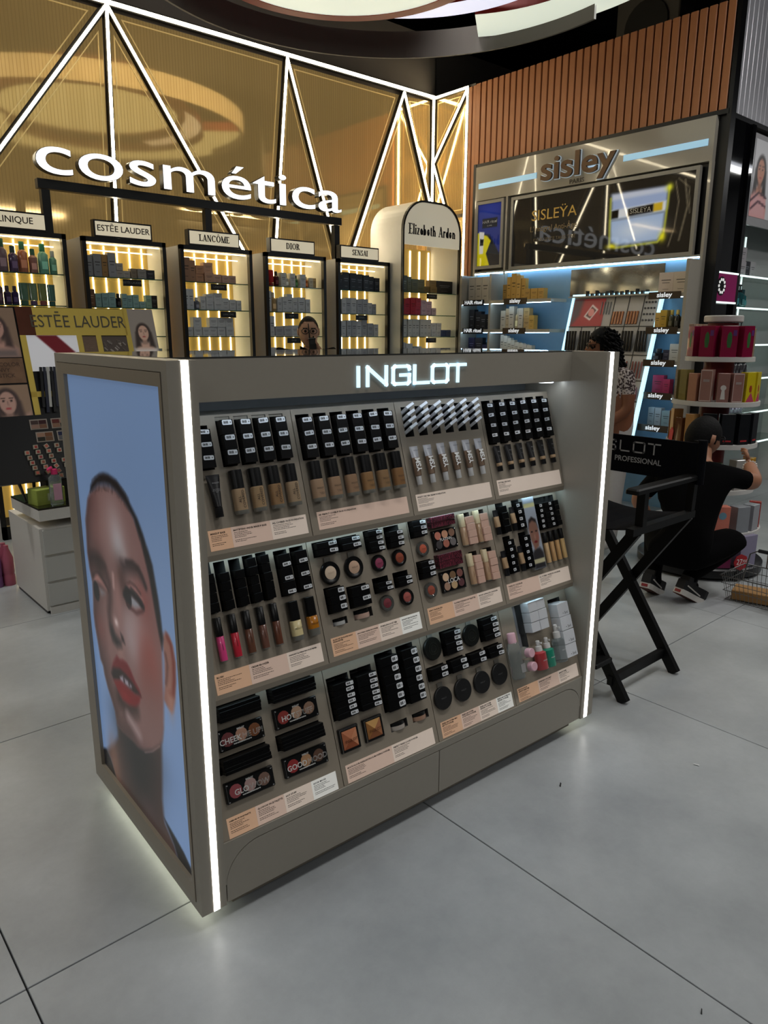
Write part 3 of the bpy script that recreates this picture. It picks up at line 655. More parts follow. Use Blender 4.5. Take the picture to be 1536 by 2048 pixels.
def jar(k, u0, u1, s0, s1, col, label, name='powder_jar'):
    hole(k, u0, u1, s0, s1); r = (u1-u0)*.47
    j = thing(name, label, 'jar', UP(k, (u0+u1)/2, s0+.0005, -r*.72), 'jars in the kiosk slots')
    h = s1-s0
    G().lathe([(r*.97,0),(r,.002),(r,h*.52)], 24).obj('jar_body', mat('jar_clear_%d' % col[0], col, .1, coat=.5), j, None, 40)
    G().lathe([(r*1.0,h*.52),(r*1.0,h*.86),(r*.96,h*.9)], 24).obj('lid', M_cap, j, None, 40)
jar(1, .4946,.5457,.0967,.1173, (196,196,194), 'small silver powder jar in a slot of the middle tier')
jar(1, .5706,.6395,.0964,.1245, (206,172,156), 'small pinkish powder jar in a slot of the middle tier')
jar(2, .6581,.7253,.091,.1171, (180,170,160), 'grey powder jar in the left slot of the bottom tier')
jar(2, .747,.8141,.0916,.1181, (170,132,108), 'brown powder jar in the right slot of the bottom tier')
# middle tier, third panel
stack(1, (.8422,.898,.2979,.349), 3, 'over the coral pot', ST2, gap=.003, desc='wide black carton'); stack(1, (.8446,.9001,.1637,.2165), 3, 'over the brick pot', ST2, gap=.003, desc='wide black carton')
def maroon():
    m = bpy.data.materials.new('maroon_print'); m.use_nodes = True; nt = m.node_tree; N = nt.nodes; b = N['Principled BSDF']
    tc = N.new('ShaderNodeTexCoord'); w = N.new('ShaderNodeTexWave'); w.inputs['Scale'].default_value = 38; w.inputs['Distortion'].default_value = 9; w.inputs['Detail Scale'].default_value = 3
    r = N.new('ShaderNodeValToRGB'); r.color_ramp.elements[0].position = .42; r.color_ramp.elements[1].position = .55
    r.color_ramp.elements[0].color = (*lin((38,16,22)), 1); r.color_ramp.elements[1].color = (*lin((112,44,58)), 1)
    nt.links.new(tc.outputs['Object'], w.inputs[0]); nt.links.new(w.outputs[0], r.inputs[0]); nt.links.new(r.outputs[0], b.inputs['Base Color']); b.inputs['Roughness'].default_value = .3
    return m
M_maroon = maroon()
for (u0,u1,s0,s1), w in (((.9183,1.0246,.3139,.3497),'upper'), ((.9201,1.0245,.1808,.2262),'lower')):
    n = 2; h = (s1-s0)/n
    for i in range(n):
        o = put('palette_carton', carton_mesh(u1-u0, h-.0006, .03, M_maroon), None, FL(1, u0, s0+i*h, -.008+.0015*i))
        tag(o, 'maroon patterned carton, %s of the %s pair, middle tier' % (['bottom','top'][i], w), 'box', 'maroon palette cartons')
def palette(k, r, pans, label, words, poly=0, cat='palette'):
    u0,u1,s0,s1 = r; w, h = u1-u0, s1-s0
    p = thing('face_palette', label, cat, FL(k, u0, s0, .001), 'makeup palettes on the kiosk')
    G().cbox(0,w,0,h,0,.009,.002).obj('case', M_cap, p)
    G().box(.003,.0045,.004,h-.004,.009,.0095).obj('silver_edge', M_chrome, p)
    for x, y, rad, col in pans: G().lathe([(rad,.0085),(rad,.0094),(rad*.9,.0097)], 12 if poly else 24).obj('powder_pan', cm(col,.7), p, T((x*w,y*h,0)))
    for x in (.045,.955):
        for y in (.1,.9): G().lathe([(.0024,.009),(.0024,.0102),(.001,.0106)], 10).obj('screw', M_chrome, p, T((x*w,y*h,0)))
    for s_, sz, x, y, ln, al in words:
        text(s_, sz, cm((215,215,212)), p, T((x*w,y*h,.0101)), 'print', align=al, line=.0003 if ln else 0, off=0 if ln else .0003)
    return p
six = [(.2,.72),(.5,.74),(.8,.76),(.2,.28),(.5,.28),(.8,.3)]
def pans6(cols, w, h): return [(x, y, .0135, c) for (x, y), c in zip(six, cols)]
palette(1, (.9251,1.0294,.2375,.3047), pans6([(206,128,108),(214,158,126),(140,104,84),(66,62,64),(180,110,92),(118,112,112)],0,0), 'six pan palette of coral and grey shades, upper of two, middle tier', [('PLAYINN', .013, .5, .5, 0, 'CENTER')])
palette(1, (.924,1.0311,.0998,.1684), pans6([(224,190,156),(126,96,66),(128,80,72),(170,134,112),(194,162,120),(96,56,60)],0,0), 'six pan palette of tan and brown shades, lower of two, middle tier', [('LOCA', .02, .5, .5, 0, 'CENTER')])
for (u,s0,s1,w), nm in zip([(1.0622,.232,.3403,.021),(1.1342,.2306,.342,.0206),(1.0648,.0988,.2052,.021),(1.1359,.0991,.2067,.0207)], ['upper left','upper right','lower left','lower right']):
    b = bottle(1, u, s0, s1, w, (178,146,116), 'concealer tube with cream cap, %s of the four, middle tier' % nm, 'concealer_tube', .4, .03, flat=.9, wcap=1.02, txt='INGLOT', tsz=.0045, trot=PI/2)
    [c for c in b.children if c.name.startswith('cap')][0].active_material = cm((212,196,160),.35) if False else [c for c in b.children if c.name.startswith('cap')][0].active_material
for ch in [o for o in bpy.data.objects if o.name.startswith('concealer_tube')]:
    for c in ch.children:
        if c.name.startswith('cap'):
            if c.data.materials[0] == M_cap: c.data.materials[0] = cm((212,196,160), .35)
M_pinkc = mat('blush_carton', (214,176,158), .4, var=.05)
for r, nm in zip([(1.0738,1.1106,.2333,.3277),(1.1447,1.1802,.2316,.328),(1.0777,1.1098,.0993,.1945),(1.1476,1.1829,.098,.1951)], ['upper left','upper right','lower left','lower right']):
    stack(1, r, 4, '%s beside the cream caps' % nm, None, mt=M_pinkc, desc='blush pink carton', gap=.014)
# middle tier, fourth panel
M_bt2 = [M_tubeblk, mat('tube_beige', (176,146,112), .35), M_tubeblk]
for (u,s0,s1,w), nm in zip([(1.2271,.2429,.3295,.0254),(1.3117,.2431,.3286,.0251),(1.2268,.0967,.1848,.0254),(1.314,.0967,.1869,.0251)], ['upper left','upper right','lower left','lower right']):
    tube_thing(1, u, s0, s1, .027, .021, .0195, .026, 'beige concealer tube with black ends, %s of the four, middle tier' % nm, M_bt2, [(.62,2)], txt=[('INGLOT',.0045,.052,cm((50,42,34)),PI/2,1)])
stack(1, (1.2494,1.2822,.2442,.3386), 4, 'upper left beside a beige tube', None, desc='slim black carton'); stack(1, (1.3328,1.3654,.2443,.3402), 4, 'upper right beside the face strip', (.05,.55,.3,.75), desc='slim black carton')
stack(1, (1.2537,1.2848,.0995,.2185), 5, 'lower left beside a beige tube', (.0,.45,.3,.7), desc='slim black carton'); stack(1, (1.3363,1.3688,.1001,.2193), 5, 'lower right beside the face strip', (.0,.45,.3,.7), desc='slim black carton')
for i in range(4):
    u = 1.4485+i*.0288
    stack(1, (u,u+.0262,.2244,.32), 5, 'over the %s concealer pen' % ORD[i], (.1,.6,.3,.8) if i in (0,2) else None, gap=.022, desc='small black carton')
for i, (u,s0,s1,w) in enumerate(lerp((1.462,.0955,.2116,.0175), (1.556,.0965,.2124,.0175), 4)):
    bottle(1, u, s0, s1, w, [(206,172,128),(190,150,104),(198,156,106),(206,172,118)][i], '%s slim beige concealer pen from the left with black cap, middle tier' % ORD[i], 'concealer_pen_tube', .33, .03, flat=.9, wcap=1)
# bottom tier, first panel
for (u0,u1,s0,s1), nm in zip([(.1148,.2362,.3002,.3389),(.2743,.4125,.3035,.342),(.1016,.2374,.1677,.2058),(.2754,.4124,.1702,.2086)], ['plum and brown','red and tan','rose and brown','red and bronze']):
    hole(2, u0-.003, u1+.003, s0-.003, s1+.002)
    for i in range(4):
        h = (s1-s0)/4
        o = put('palette_carton', carton_mesh(u1-u0, h-.0007, .06, M_carton), None, FL(2, u0+random.uniform(-.001,.001), s0+i*h, -.03+random.uniform(-.001,.001)))
        tag(o, 'flat black carton, %s from bottom of the pile over the %s palette' % (ORD[i], nm), 'box', 'flat palette cartons on the bottom tier')
def pal3(r, cols, big, thin, label, tx):
    return palette(2, r, [(.2,.5,.0185,cols[0]),(.5,.53,.0175,cols[1]),(.79,.52,.0178,cols[2])], label,
                   [(big, .0205, tx-.01, .42, 0, 'RIGHT'), (thin, .0205, tx+.006, .42, 1, 'LEFT'), ('INGLOT', .006, .5, .84, 0, 'CENTER'), ('FACE HIGHLIGHTING PALETTE', .0038, .5, .2, 0, 'CENTER')], 1)
pal3((.1066,.2403,.223,.2784), [(110,52,54),(176,134,112),(120,72,40)], 'CHEEK', 'ME UP!', 'plum and brown three pan palette reading CHEEK ME UP!', .5)
pal3((.2751,.4169,.2257,.2829), [(140,50,44),(180,146,120),(140,110,90)], 'HOT', 'STUFF', 'red and tan three pan palette reading HOT STUFF', .47)
pal3((.0996,.2428,.0885,.1437), [(150,72,78),(176,146,140),(124,96,84)], 'GLO', 'WOW', 'rose and brown three pan palette reading GLO WOW', .47)
pal3((.2758,.4186,.0902,.1457), [(148,44,44),(176,134,96),(92,64,48)], 'GOOD', 'MOOD', 'red and bronze three pan palette reading GOOD MOOD', .52)
# bottom tier, second panel
ST3 = (.62,.99,.2,.82)
for r, w, gp in [((.4675,.539,.191,.2957),'over the copper bronzer',.018), ((.5525,.626,.192,.2964),'over the golden bronzer',.018), ((.6505,.7155,.1573,.3235),'over the grey jar',.012), ((.7365,.8,.1569,.3252),'over the brown jar',.012)]:
    stack(2, r, 6, w, ST3, gap=gp, d=.026, desc='wide black carton')
for (u0,u1,s0,s1), cols, lb in (((.4666,.5371,.0914,.1621),[(190,120,84),(150,78,44),(164,96,62),(206,138,100)],'square copper bronzer with pyramid face and black frame, left of the pair'), ((.5559,.6273,.0929,.1623),[(200,154,92),(140,84,48),(150,100,50),(170,112,74)],'square golden bronzer with pyramid face and black frame, right of the pair')):
    w, h = u1-u0, s1-s0
    q = thing('bronzer_compact', lb+', bottom tier', 'compact', FL(2, u0, s0, .001), 'square bronzers')
    G().cbox(0,w,0,h,0,.008,.002).obj('case', M_cap, q)
    G().box(.0025,.004,.002,h-.002,.008,.0125).obj('clear_edge', M_chrome, q); G().box(.004,w-.002,h-.005,h-.0035,.008,.0105).obj('clear_edge', M_chrome, q)
    c = (w*.5,h*.5,.0125); P = [(w*.13,h*.12,.0085),(w*.88,h*.12,.0085),(w*.88,h*.88,.0085),(w*.13,h*.88,.0085)]
    for i in range(4): G().add([P[i],P[(i+1)%4],c,(P[i][0],P[i][1],.008),(P[(i+1)%4][0],P[(i+1)%4][1],.008)], [(0,1,2),(3,4,1,0)]).obj('powder_facet', cm(cols[[1,3,0,2][i]],.6), q)
    text('INGLOT', .012, cm((84,46,26)), q, T((w*.52,h*.44,.0129)), 'print')
# bottom tier, third panel
M_emb = mat('compact_pattern', (18,20,17), .35, var=.3, scale=160)
for u, s, nm in ((.8765,.2953,'left'), (1.0543,.2945,'right')):
    c = compact(2, u, s, .0375, M_emb, None, 'embossed dark compact, %s one beside the carton stacks, bottom tier' % nm, tab=True)
    for rr in (.012,.02): G().lathe([(rr,.0108),(rr,.0118),(rr-.002,.0118),(rr-.002,.0108)], 28).obj('embossed_ring', cm((34,36,30),.4), c)
for i, (u, s) in enumerate([(.8801,.1313),(.9704,.1311),(1.0614,.1304),(1.1506,.1335)]):
    compact(2, u, s, .0375, mat('compact_matte', (13,13,14), .5, var=.1), None, '%s plain black compact from the left in the bottom tier row' % ORD[i], txt='INGLOT', tz=.0062, tmat=cm((96,96,96)))
for r, n, w in [((.9243,.996,.2588,.3348),4,'between the embossed compacts'), ((1.1016,1.1772,.26,.3341),4,'right of the embossed compacts'), ((.84,.912,.1971,.2364),2,'over the first plain compact'), ((.9305,1.0024,.1974,.2376),2,'over the second plain compact'), ((1.0202,1.0915,.1975,.2357),2,'over the third plain compact'), ((1.108,1.1774,.1979,.2358),2,'over the fourth plain compact')]:
    stack(2, r, n, w, ST3, gap=.003, desc='wide black carton')
# bottom tier, fourth panel
hole(2, 1.2812, 1.3293, .1813, .3392)
G().box(1.282,1.3285,.182,.3385,-.05,-.03).obj('slot_liner', mat('slot_grey', (176,178,182), .5), kiosk, TM[2])
for i in range(2): stack(2, (1.3282+.0475*i,1.3742+.0475*i,.2325,.3433), 3, '%s over the spray bottles' % ['left','right'][i], None, mt=M_wcart, d=.035, desc='white carton', gap=.002)
stack(2, (1.4786,1.5424,.0983,.3038), 4, 'at the right end', None, mt=M_wcart, d=.04, desc='tall white carton', gap=.016, texts='• 3ml')
M_clr = mat('clear_bottle', (222,230,230), .04, var=0, trans=.88, ior=1.25)
def spray(u, s0, s1, w, liquid, capm, label, capf=.36):
    H = s1-s0; r = w/2; b = thing('spray_bottle', label, 'bottle', UP(2, u, s0, r*.85+.002), 'skin care bottles on the bottom tier')
    hb = H*(1-capf)
    G().loft([(0,r*.92,r*.8),(.003,r,r*.86),(hb*.9,r,r*.86),(hb,r*.5,r*.5)], 18).obj('bottle_body', liquid, b, None, 40)
    G().loft([(hb,r*.52,r*.52),(hb+H*capf*.45,r*.5,r*.5),(hb+H*capf*.5,r*.3,r*.3),(H-.002,r*.3,r*.3),(H,r*.22,r*.22)], 14).obj('pump', capm, b, None, 40)
    G().box(-r*.1,r*.1,-r*.75,0,H-H*capf*.3,H-H*capf*.16).obj('nozzle', capm, b)
    text('INGLOT', .006, cm((225,225,225)), b, axes((0,-r*.875,hb*.5),(1,0,0),(0,0,1),(0,-1,0)), 'print')
    return b
M_pumpw = cm((214,214,212), .35)
spray(1.3531, .094, .1985, .05, mat('red_liquid', (178,62,66), .15, coat=.4), M_pumpw, 'red spray bottle with white pump, bottom tier')
spray(1.4, .0921, .1982, .048, mat('green_liquid', (38,138,112), .15, coat=.4), M_pumpw, 'green spray bottle with white pump, bottom tier')
spray(1.4621, .093, .231, .052, M_clr, M_pumpw, 'large clear spray bottle with white pump, bottom tier')
M_pcap = cm((222,178,190), .4)
b = thing('micellar_bottle', 'upright clear bottle with pink cap beside the empty slot, bottom tier', 'bottle', UP(2, 1.2234, .0983, .026), 'skin care bottles on the bottom tier')
G().loft([(0,.024,.02),(.003,.026,.022),(.112,.026,.022),(.126,.018,.016)], 20).obj('bottle_body', M_clr, b, None, 40)
G().loft([(.126,.0155,.015),(.158,.0155,.015),(.16,.014,.0135)], 18).obj('cap', M_pcap, b, None, 40)
G().box(-.004,.018,-.0235,-.0225,.02,.05).obj('label_print', cm((150,150,150)), b)
for s, nm in ((.176,'upper'), (.1275,'lower')):
    b = thing('micellar_bottle', 'clear bottle lying with pink cap to the front, %s of two, bottom tier' % nm, 'bottle', FL(2, 1.2725, s, .001), 'skin care bottles on the bottom tier')
    G().lathe([(.019,0),(.021,.003),(.021,.03),(.017,.04)], 20).obj('bottle_body', M_clr, b, None, 40)
    G().lathe([(.0165,.04),(.0165,.06),(.0145,.062)], 20).obj('cap', M_pcap, b, None, 40)
# face strip hung in front of the fourth panel
fs = thing('face_strip_poster', 'narrow clear strip with taped portrait photo, hung on the middle tier', 'poster', FL(1, 1.3695, .089, .019))
G().box(-.002,.0615,-.002,.264,-.017,-.003).obj('holder', cm((150,150,146),.15,coat=.5), fs)
pr = Print(0, .06, 0, .262, 40, 150, (150,158,170))
pr.poly([(0,0),(0,.06),(.02,.075),(.045,.075),(.06,.055),(.06,0)], (44,42,44), .006)
pr.poly([(.018,.07),(.006,.11),(.004,.145),(.012,.172),(.03,.18),(.048,.17),(.055,.14),(.05,.105),(.042,.08)], (128,92,78), .004)
pr.poly([(.004,.15),(.012,.18),(.03,.19),(.05,.178),(.056,.145),(.05,.165),(.03,.176),(.012,.168)], (36,28,28), .004)
pr.ell(.018,.136,.007,.004,(30,22,22),.5); pr.ell(.042,.136,.007,.004,(30,22,22),.5); pr.blob(.03,.117,.005,.01,(150,112,98)); pr.ell(.03,.098,.011,.0055,(104,30,34),.4); pr.blob(.045,.115,.008,.012,(150,84,72),.6)
pr.poly([(0,.225),(.06,.225),(.06,.24),(0,.24)], (196,190,140), .002); pr.poly([(0,.02),(.06,.02),(.06,.036),(0,.036)], (180,174,140), .002)
pr.obj('portrait_print', vcol_mat('print_paper', .08), fs, None)
# shelf-edge info cards
CARD = {'p': (186,150,122), 'k': (186,162,147), 'l': (196,181,168), 'w': (206,205,199)}
def cards(k, u0, u1, s0, s1, splits, cols, heads):
    us = [u0]+splits+[u1]
    for a, b, c, hd_ in zip(us, us[1:], cols, heads):
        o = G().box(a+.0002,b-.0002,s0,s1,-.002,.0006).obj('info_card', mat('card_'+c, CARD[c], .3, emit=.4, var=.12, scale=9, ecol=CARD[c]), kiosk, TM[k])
        h = s1-s0; wd = b-a
        text(hd_, min(.0066, (wd-.01)/max(len(l) for l in hd_.split('\n'))*1.62), M_letter, o, T((a+.006, s1-.0095, .0008)), 'print', align='LEFT', off=.00025, res=1)
        g = G(); y = s1-.0165
        for r_ in range(6):
            if '\n' in hd_ and r_ == 0: y -= .004
            ln = min(wd-.014, .07)*random.uniform(.45,1)
            x = a+.007
            while x < a+.007+ln:
                q = random.uniform(.002,.006); g.box(x, min(x+q, a+.007+ln), y, y+.0014, .0006, .0008); x += q+.0012
            y -= .0042 if r_ != 3 else .007
        g.obj('fine_print', cm((40,34,32)), o)
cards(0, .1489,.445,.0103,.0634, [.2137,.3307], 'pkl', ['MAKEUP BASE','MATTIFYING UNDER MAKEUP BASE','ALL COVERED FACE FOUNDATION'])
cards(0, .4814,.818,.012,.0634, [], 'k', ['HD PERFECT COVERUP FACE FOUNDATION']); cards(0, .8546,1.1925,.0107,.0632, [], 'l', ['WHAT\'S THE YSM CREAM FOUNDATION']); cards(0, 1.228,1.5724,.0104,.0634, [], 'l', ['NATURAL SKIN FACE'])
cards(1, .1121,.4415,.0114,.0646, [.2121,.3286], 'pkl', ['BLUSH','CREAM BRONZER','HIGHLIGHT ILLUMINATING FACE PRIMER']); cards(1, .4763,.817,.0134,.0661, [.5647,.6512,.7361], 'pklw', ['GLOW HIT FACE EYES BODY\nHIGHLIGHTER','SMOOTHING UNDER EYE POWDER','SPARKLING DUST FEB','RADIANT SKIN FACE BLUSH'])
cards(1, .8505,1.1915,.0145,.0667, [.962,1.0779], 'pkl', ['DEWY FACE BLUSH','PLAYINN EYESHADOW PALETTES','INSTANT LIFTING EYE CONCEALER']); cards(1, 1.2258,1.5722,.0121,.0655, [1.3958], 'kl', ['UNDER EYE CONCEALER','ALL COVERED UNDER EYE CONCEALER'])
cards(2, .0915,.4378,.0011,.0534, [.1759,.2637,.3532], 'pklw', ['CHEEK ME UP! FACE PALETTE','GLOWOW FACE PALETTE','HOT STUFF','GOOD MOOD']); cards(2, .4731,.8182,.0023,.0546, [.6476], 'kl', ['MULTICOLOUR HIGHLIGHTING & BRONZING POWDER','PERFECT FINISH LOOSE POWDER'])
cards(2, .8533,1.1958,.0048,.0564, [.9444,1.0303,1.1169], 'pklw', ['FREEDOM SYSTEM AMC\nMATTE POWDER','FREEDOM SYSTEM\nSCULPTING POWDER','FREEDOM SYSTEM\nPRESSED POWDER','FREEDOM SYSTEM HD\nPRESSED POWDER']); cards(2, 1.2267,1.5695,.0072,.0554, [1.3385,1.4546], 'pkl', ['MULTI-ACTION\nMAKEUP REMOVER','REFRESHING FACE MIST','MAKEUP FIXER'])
for k in range(3):
    for c in range(4): tray(k, c)
# lips between tiers, with the light strip under each lip
for k in (0, 1):
    vt, zt, vb, zb = PROF[k]; nv, nz = PROF[k+1][0], PROF[k+1][1]
    G().add([(.0705,vb,zb),(1.5855,vb,zb),(1.5855,vb+.002,zb-.016),(.0705,vb+.002,zb-.016),(1.5855,nv+.004,nz+.002),(.0705,nv+.004,nz+.002),(1.5855,nv+.004,zb+.002),(.0705,nv+.004,zb+.002)], [(0,3,2,1),(3,5,4,2),(0,1,6,7)]).obj('tier_lip', M_taupe2, kiosk)
    G().box(.08,1.576,vb+.012,vb+.02,zb-.019,zb-.0155).obj('lamp_strip', mat('kiosk_lamp2', (215,240,255), .5, emit=9, var=0, ecol=(205,236,250)), kiosk)
# base with two drawers
vb, zb = PROF[2][2], PROF[2][3]
G().box(.0705,1.5855,.014,.40,.05,zb+.004).obj('base_body', M_groove, kiosk)
G().box(.0705,1.5855,.004,.03,zb-.018,zb-.001).obj('base_rail', M_taupe, kiosk)
def rr(x0, x1, z0, z1, r, left):
    P = [(x0,z0),(x1,z0)]
    if left: P += [(x1,z1)]+[(x0+r-r*math.sin(a), z1-r+r*math.cos(a)) for a in [PI/2*i/10 for i in range(11)]]
    else: P += [(x1-r+r*math.cos(a), z1-r+r*math.sin(a)) for a in [PI/2*i/10 for i in range(11)]]+[(x0,z1)]
    return P
F_ = axes((0,.008,0),(1,0,0),(0,0,1),(0,-1,0))
G().prism(rr(.0745,.8312,.05,.2,.1,True), -.012, .004).obj('drawer_front', M_taupe, kiosk, F_)
G().prism(rr(.8348,1.5815,.05,.2,.1,False), -.012, .004).obj('drawer_front', M_taupe, kiosk, F_)
for lft in (True, False):       # fillet panels above the rounded drawer corners and rail over them
    x0, x1 = (.0705,.1745) if lft else (1.4815,1.5855)
    A = [(x0+.1+.004-.1*math.sin(a) if lft else x1-.104+.1*math.sin(a), .103+.1*math.cos(a)) for a in [PI/2*i/10 for i in range(11)]]
    P = ([(x1,.212),(x0,.212),(x0,.05),(x0+.001,.05),(x0+.001,.103)]+A[::-1]+[(x1,.203)]) if lft else ([(x0,.203)]+A+[(x1-.001,.103),(x1-.001,.05),(x1,.05),(x1,.212),(x0,.212)])
    G().prism(P, -.012, .0038).obj('corner_fillet', M_taupe, kiosk, F_)
G().box(.1745,1.4815,.0042,.02,.203,.212).obj('base_rail', M_taupe, kiosk)
G().box(.1,1.555,.03,.75,.018,.05).obj('plinth', mat('plinth_taupe', (120,112,98), .5), kiosk)
G().box(.14,1.5,.07,.7,0,.018).obj('foot_frame', M_black, kiosk)
# ---------------------------------------------------------------- portrait in the light box
def portrait():
    f = FACE_ART; k = lambda n: [(x/1000, y/1000) for x, y in f[n]]
    c = lambda n: (f[n][0]/1000, f[n][1]/1000)
    p = Print(-PV1-.004, -PV0+.004, PZ0-.004, PZ1+.004, 190, 330, (103,127,163))
    p.mix(np.clip((1.0-p.Y)*.9, 0, 1), (112,140,182)); p.blob(-.36, 1.05, .35, .3, (98,120,153), .6)
    p.poly(k('BODY'), (62,46,44), .012); p.blob(*c('NECKL'), .05, .09, (108,78,66), .9); p.blob(*c('NECKD'), .12, .16, (20,22,26), 1); p.blob(-.42,.36,.16,.08,(20,22,26),.95); p.blob(*c('NECKR'), .07, .05, (62,46,48), .7)
    p.poly(k('CLOTHL'), (17,18,22), .006); p.poly(k('CLOTHR'), (18,20,24), .006)
    p.poly(k('EAR'), (124,84,74), .008); p.stroke(k('EARIN'), .018, (96,38,30), .8, .85); p.stroke(k('EARIN2'), .014, (84,52,46), .8, .8); p.blob(-.13, .6, .02, .05, (150,112,98), .6)
    p.poly(k('FACE'), (108,80,77), .01)
    face = p.c.copy(); base = p.c.copy()
    # soft modelling of the printed face, kept inside its outline
    m = Print.__new__(Print); m.__dict__ = dict(p.__dict__); m.c = p.c.copy()
    m.stroke([(x/1000, y/1000) for x, y in f['FACE'][2:21]], .11, (52,36,36), .95, .85)
    m.blob(-.60, .95, .05, .14, (92,58,56), .5); m.blob(-.50,.98,.12,.1,(118,90,86),.6)
    for n, rx, ry, col, a in [('FHI0',.07,.09,(140,122,122),.8),('FHI',.045,.06,(158,156,160),.9),('FHI2',.03,.03,(150,140,140),.7),('SOCKR',.055,.07,(58,36,33),.95),('SOCKL',.06,.06,(46,32,30),.95),('TEMPLE',.06,.12,(100,64,62),.6),
                              ('EYESH',.05,.05,(112,58,54),.8),('CHK',.085,.075,(140,126,128),.95),('CHK2',.07,.05,(136,116,116),.8),('BLUSH',.07,.10,(122,62,56),.9),('BLUSH2',.06,.08,(112,52,46),.7),('CHEEKL',.05,.05,(106,60,56),.7),
                              ('SIDEL',.05,.16,(58,40,38),.8),('JAW',.07,.12,(104,78,75),.6),('PHIL',.03,.03,(128,96,90),.8)]: m.blob(*c(n), rx, ry, col, a)
    m.stroke(k('CHINSH'), .05, (40,26,26), .9, .9); m.stroke(k('CHINHI'), .035, (150,130,130), .95, .75)
    m.blob(-.3,.33,.16,.045,(70,48,50),.7)
    # nose
    m.stroke(k('NOSESH'), .035, (52,34,34), .95, .85); m.stroke(k('NOSEHI'), .016, (168,140,136), .9, .8); m.blob(-.46,.78,.03,.09,(124,90,86),.8); m.blob(*c('NTIP'), .016, .013, (190,170,168), .9)
    m.poly(k('NOSTL'), (26,22,24), .014); m.poly(k('NOSTR'), (22,16,18), .008)
    # eyes
    m.stroke(k('CREASER'), .012, (50,30,30), .8, .9); m.poly(k('LIDR'), (140,98,94), .008); m.poly(k('WHITER'), (120,120,126), .008); m.ell(*c('IRISR'), .03, .036, (14,15,20), .25)
    m.stroke(k('LASHR'), .02, (14,11,14), .7); m.stroke([(x-.006,y+.012) for x,y in k('LASHR')[2:]], .01, (20,15,18), .9, .7); m.stroke(k('LOWR'), .012, (66,34,34), .9, .8)
    m.stroke(k('CREASEL'), .014, (44,28,28), .8, .9); m.poly(k('LIDL'), (130,92,88), .008); m.poly(k('WHITEL'), (104,100,104), .008); m.ell(*c('IRISL'), .03, .036, (15,15,19), .25)
    # brows and lips
    m.poly(k('BROWL'), (32,23,24), .022, 1); m.poly(k('BROWR'), (36,24,25), .02, 1); m.stroke(k('BROWR')[1:6], .016, (30,20,21), .8, .8)
    m.poly(k('LIPU'), (88,12,20), .008); m.poly(k('MOUTH'), (22,11,14), .008)
    for t in ('T1','T2','T3'): m.poly(k(t), (128,120,130), .006)
    m.poly(k('LIPL'), (98,14,20), .008); m.blob(-.47,.475,.035,.014,(120,28,30),.6)
    ins = np.abs(face-103).sum(1) >= 0
    q = Print.__new__(Print); q.__dict__ = dict(p.__dict__); q.c = np.zeros((len(p.X), 3)); q.poly(k('FACE'), (1,1,1), .01); a = q.c[:, :1]
    p.c = p.c*(1-a)+m.c*a
    p.poly(k('HAIR'), (17,15,17), .008)
    rnd = random.Random(3); H = k('HAIR')
    for i in range(70):
        x = -.60+.0042*i; t = abs(i-34)/34; y = 1.1-.035*t*t
        p.stroke([(x,y+.03),(x-.002,y-rnd.uniform(.0,.018))], .005, (40,31,30), .9, rnd.uniform(.15,.5))
    p.stroke(k('JAWEDGE'), .005, (120,100,100), .9, .6)
    p.obj('portrait_print', vcol_mat('lightbox_print', .62, .3), lp, axes((.0085,0,0),(0,-1,0),(0,0,1),(-1,0,0)))
portrait()
# ---------------------------------------------------------------- lit shelf units along the gold wall
M_glowback = mat('glowing_gold_back', (204,172,92), .35, emit=.14, ecol=(208,174,92), var=.12, scale=3)
M_signface = mat('sign_face', (235,222,192), .5, emit=.5, var=0, ecol=(226,214,186))
M_shelfled = mat('shelf_led', (255,240,190), .5, emit=5, var=0, ecol=(255,236,190))
SHELVES = [1.93, 1.705, 1.485, 1.265, 1.045, .825, .6]
FACE_Y = lambda x, y, z: axes((x,y,z), (1,0,0), (0,0,1), (0,-1,0))
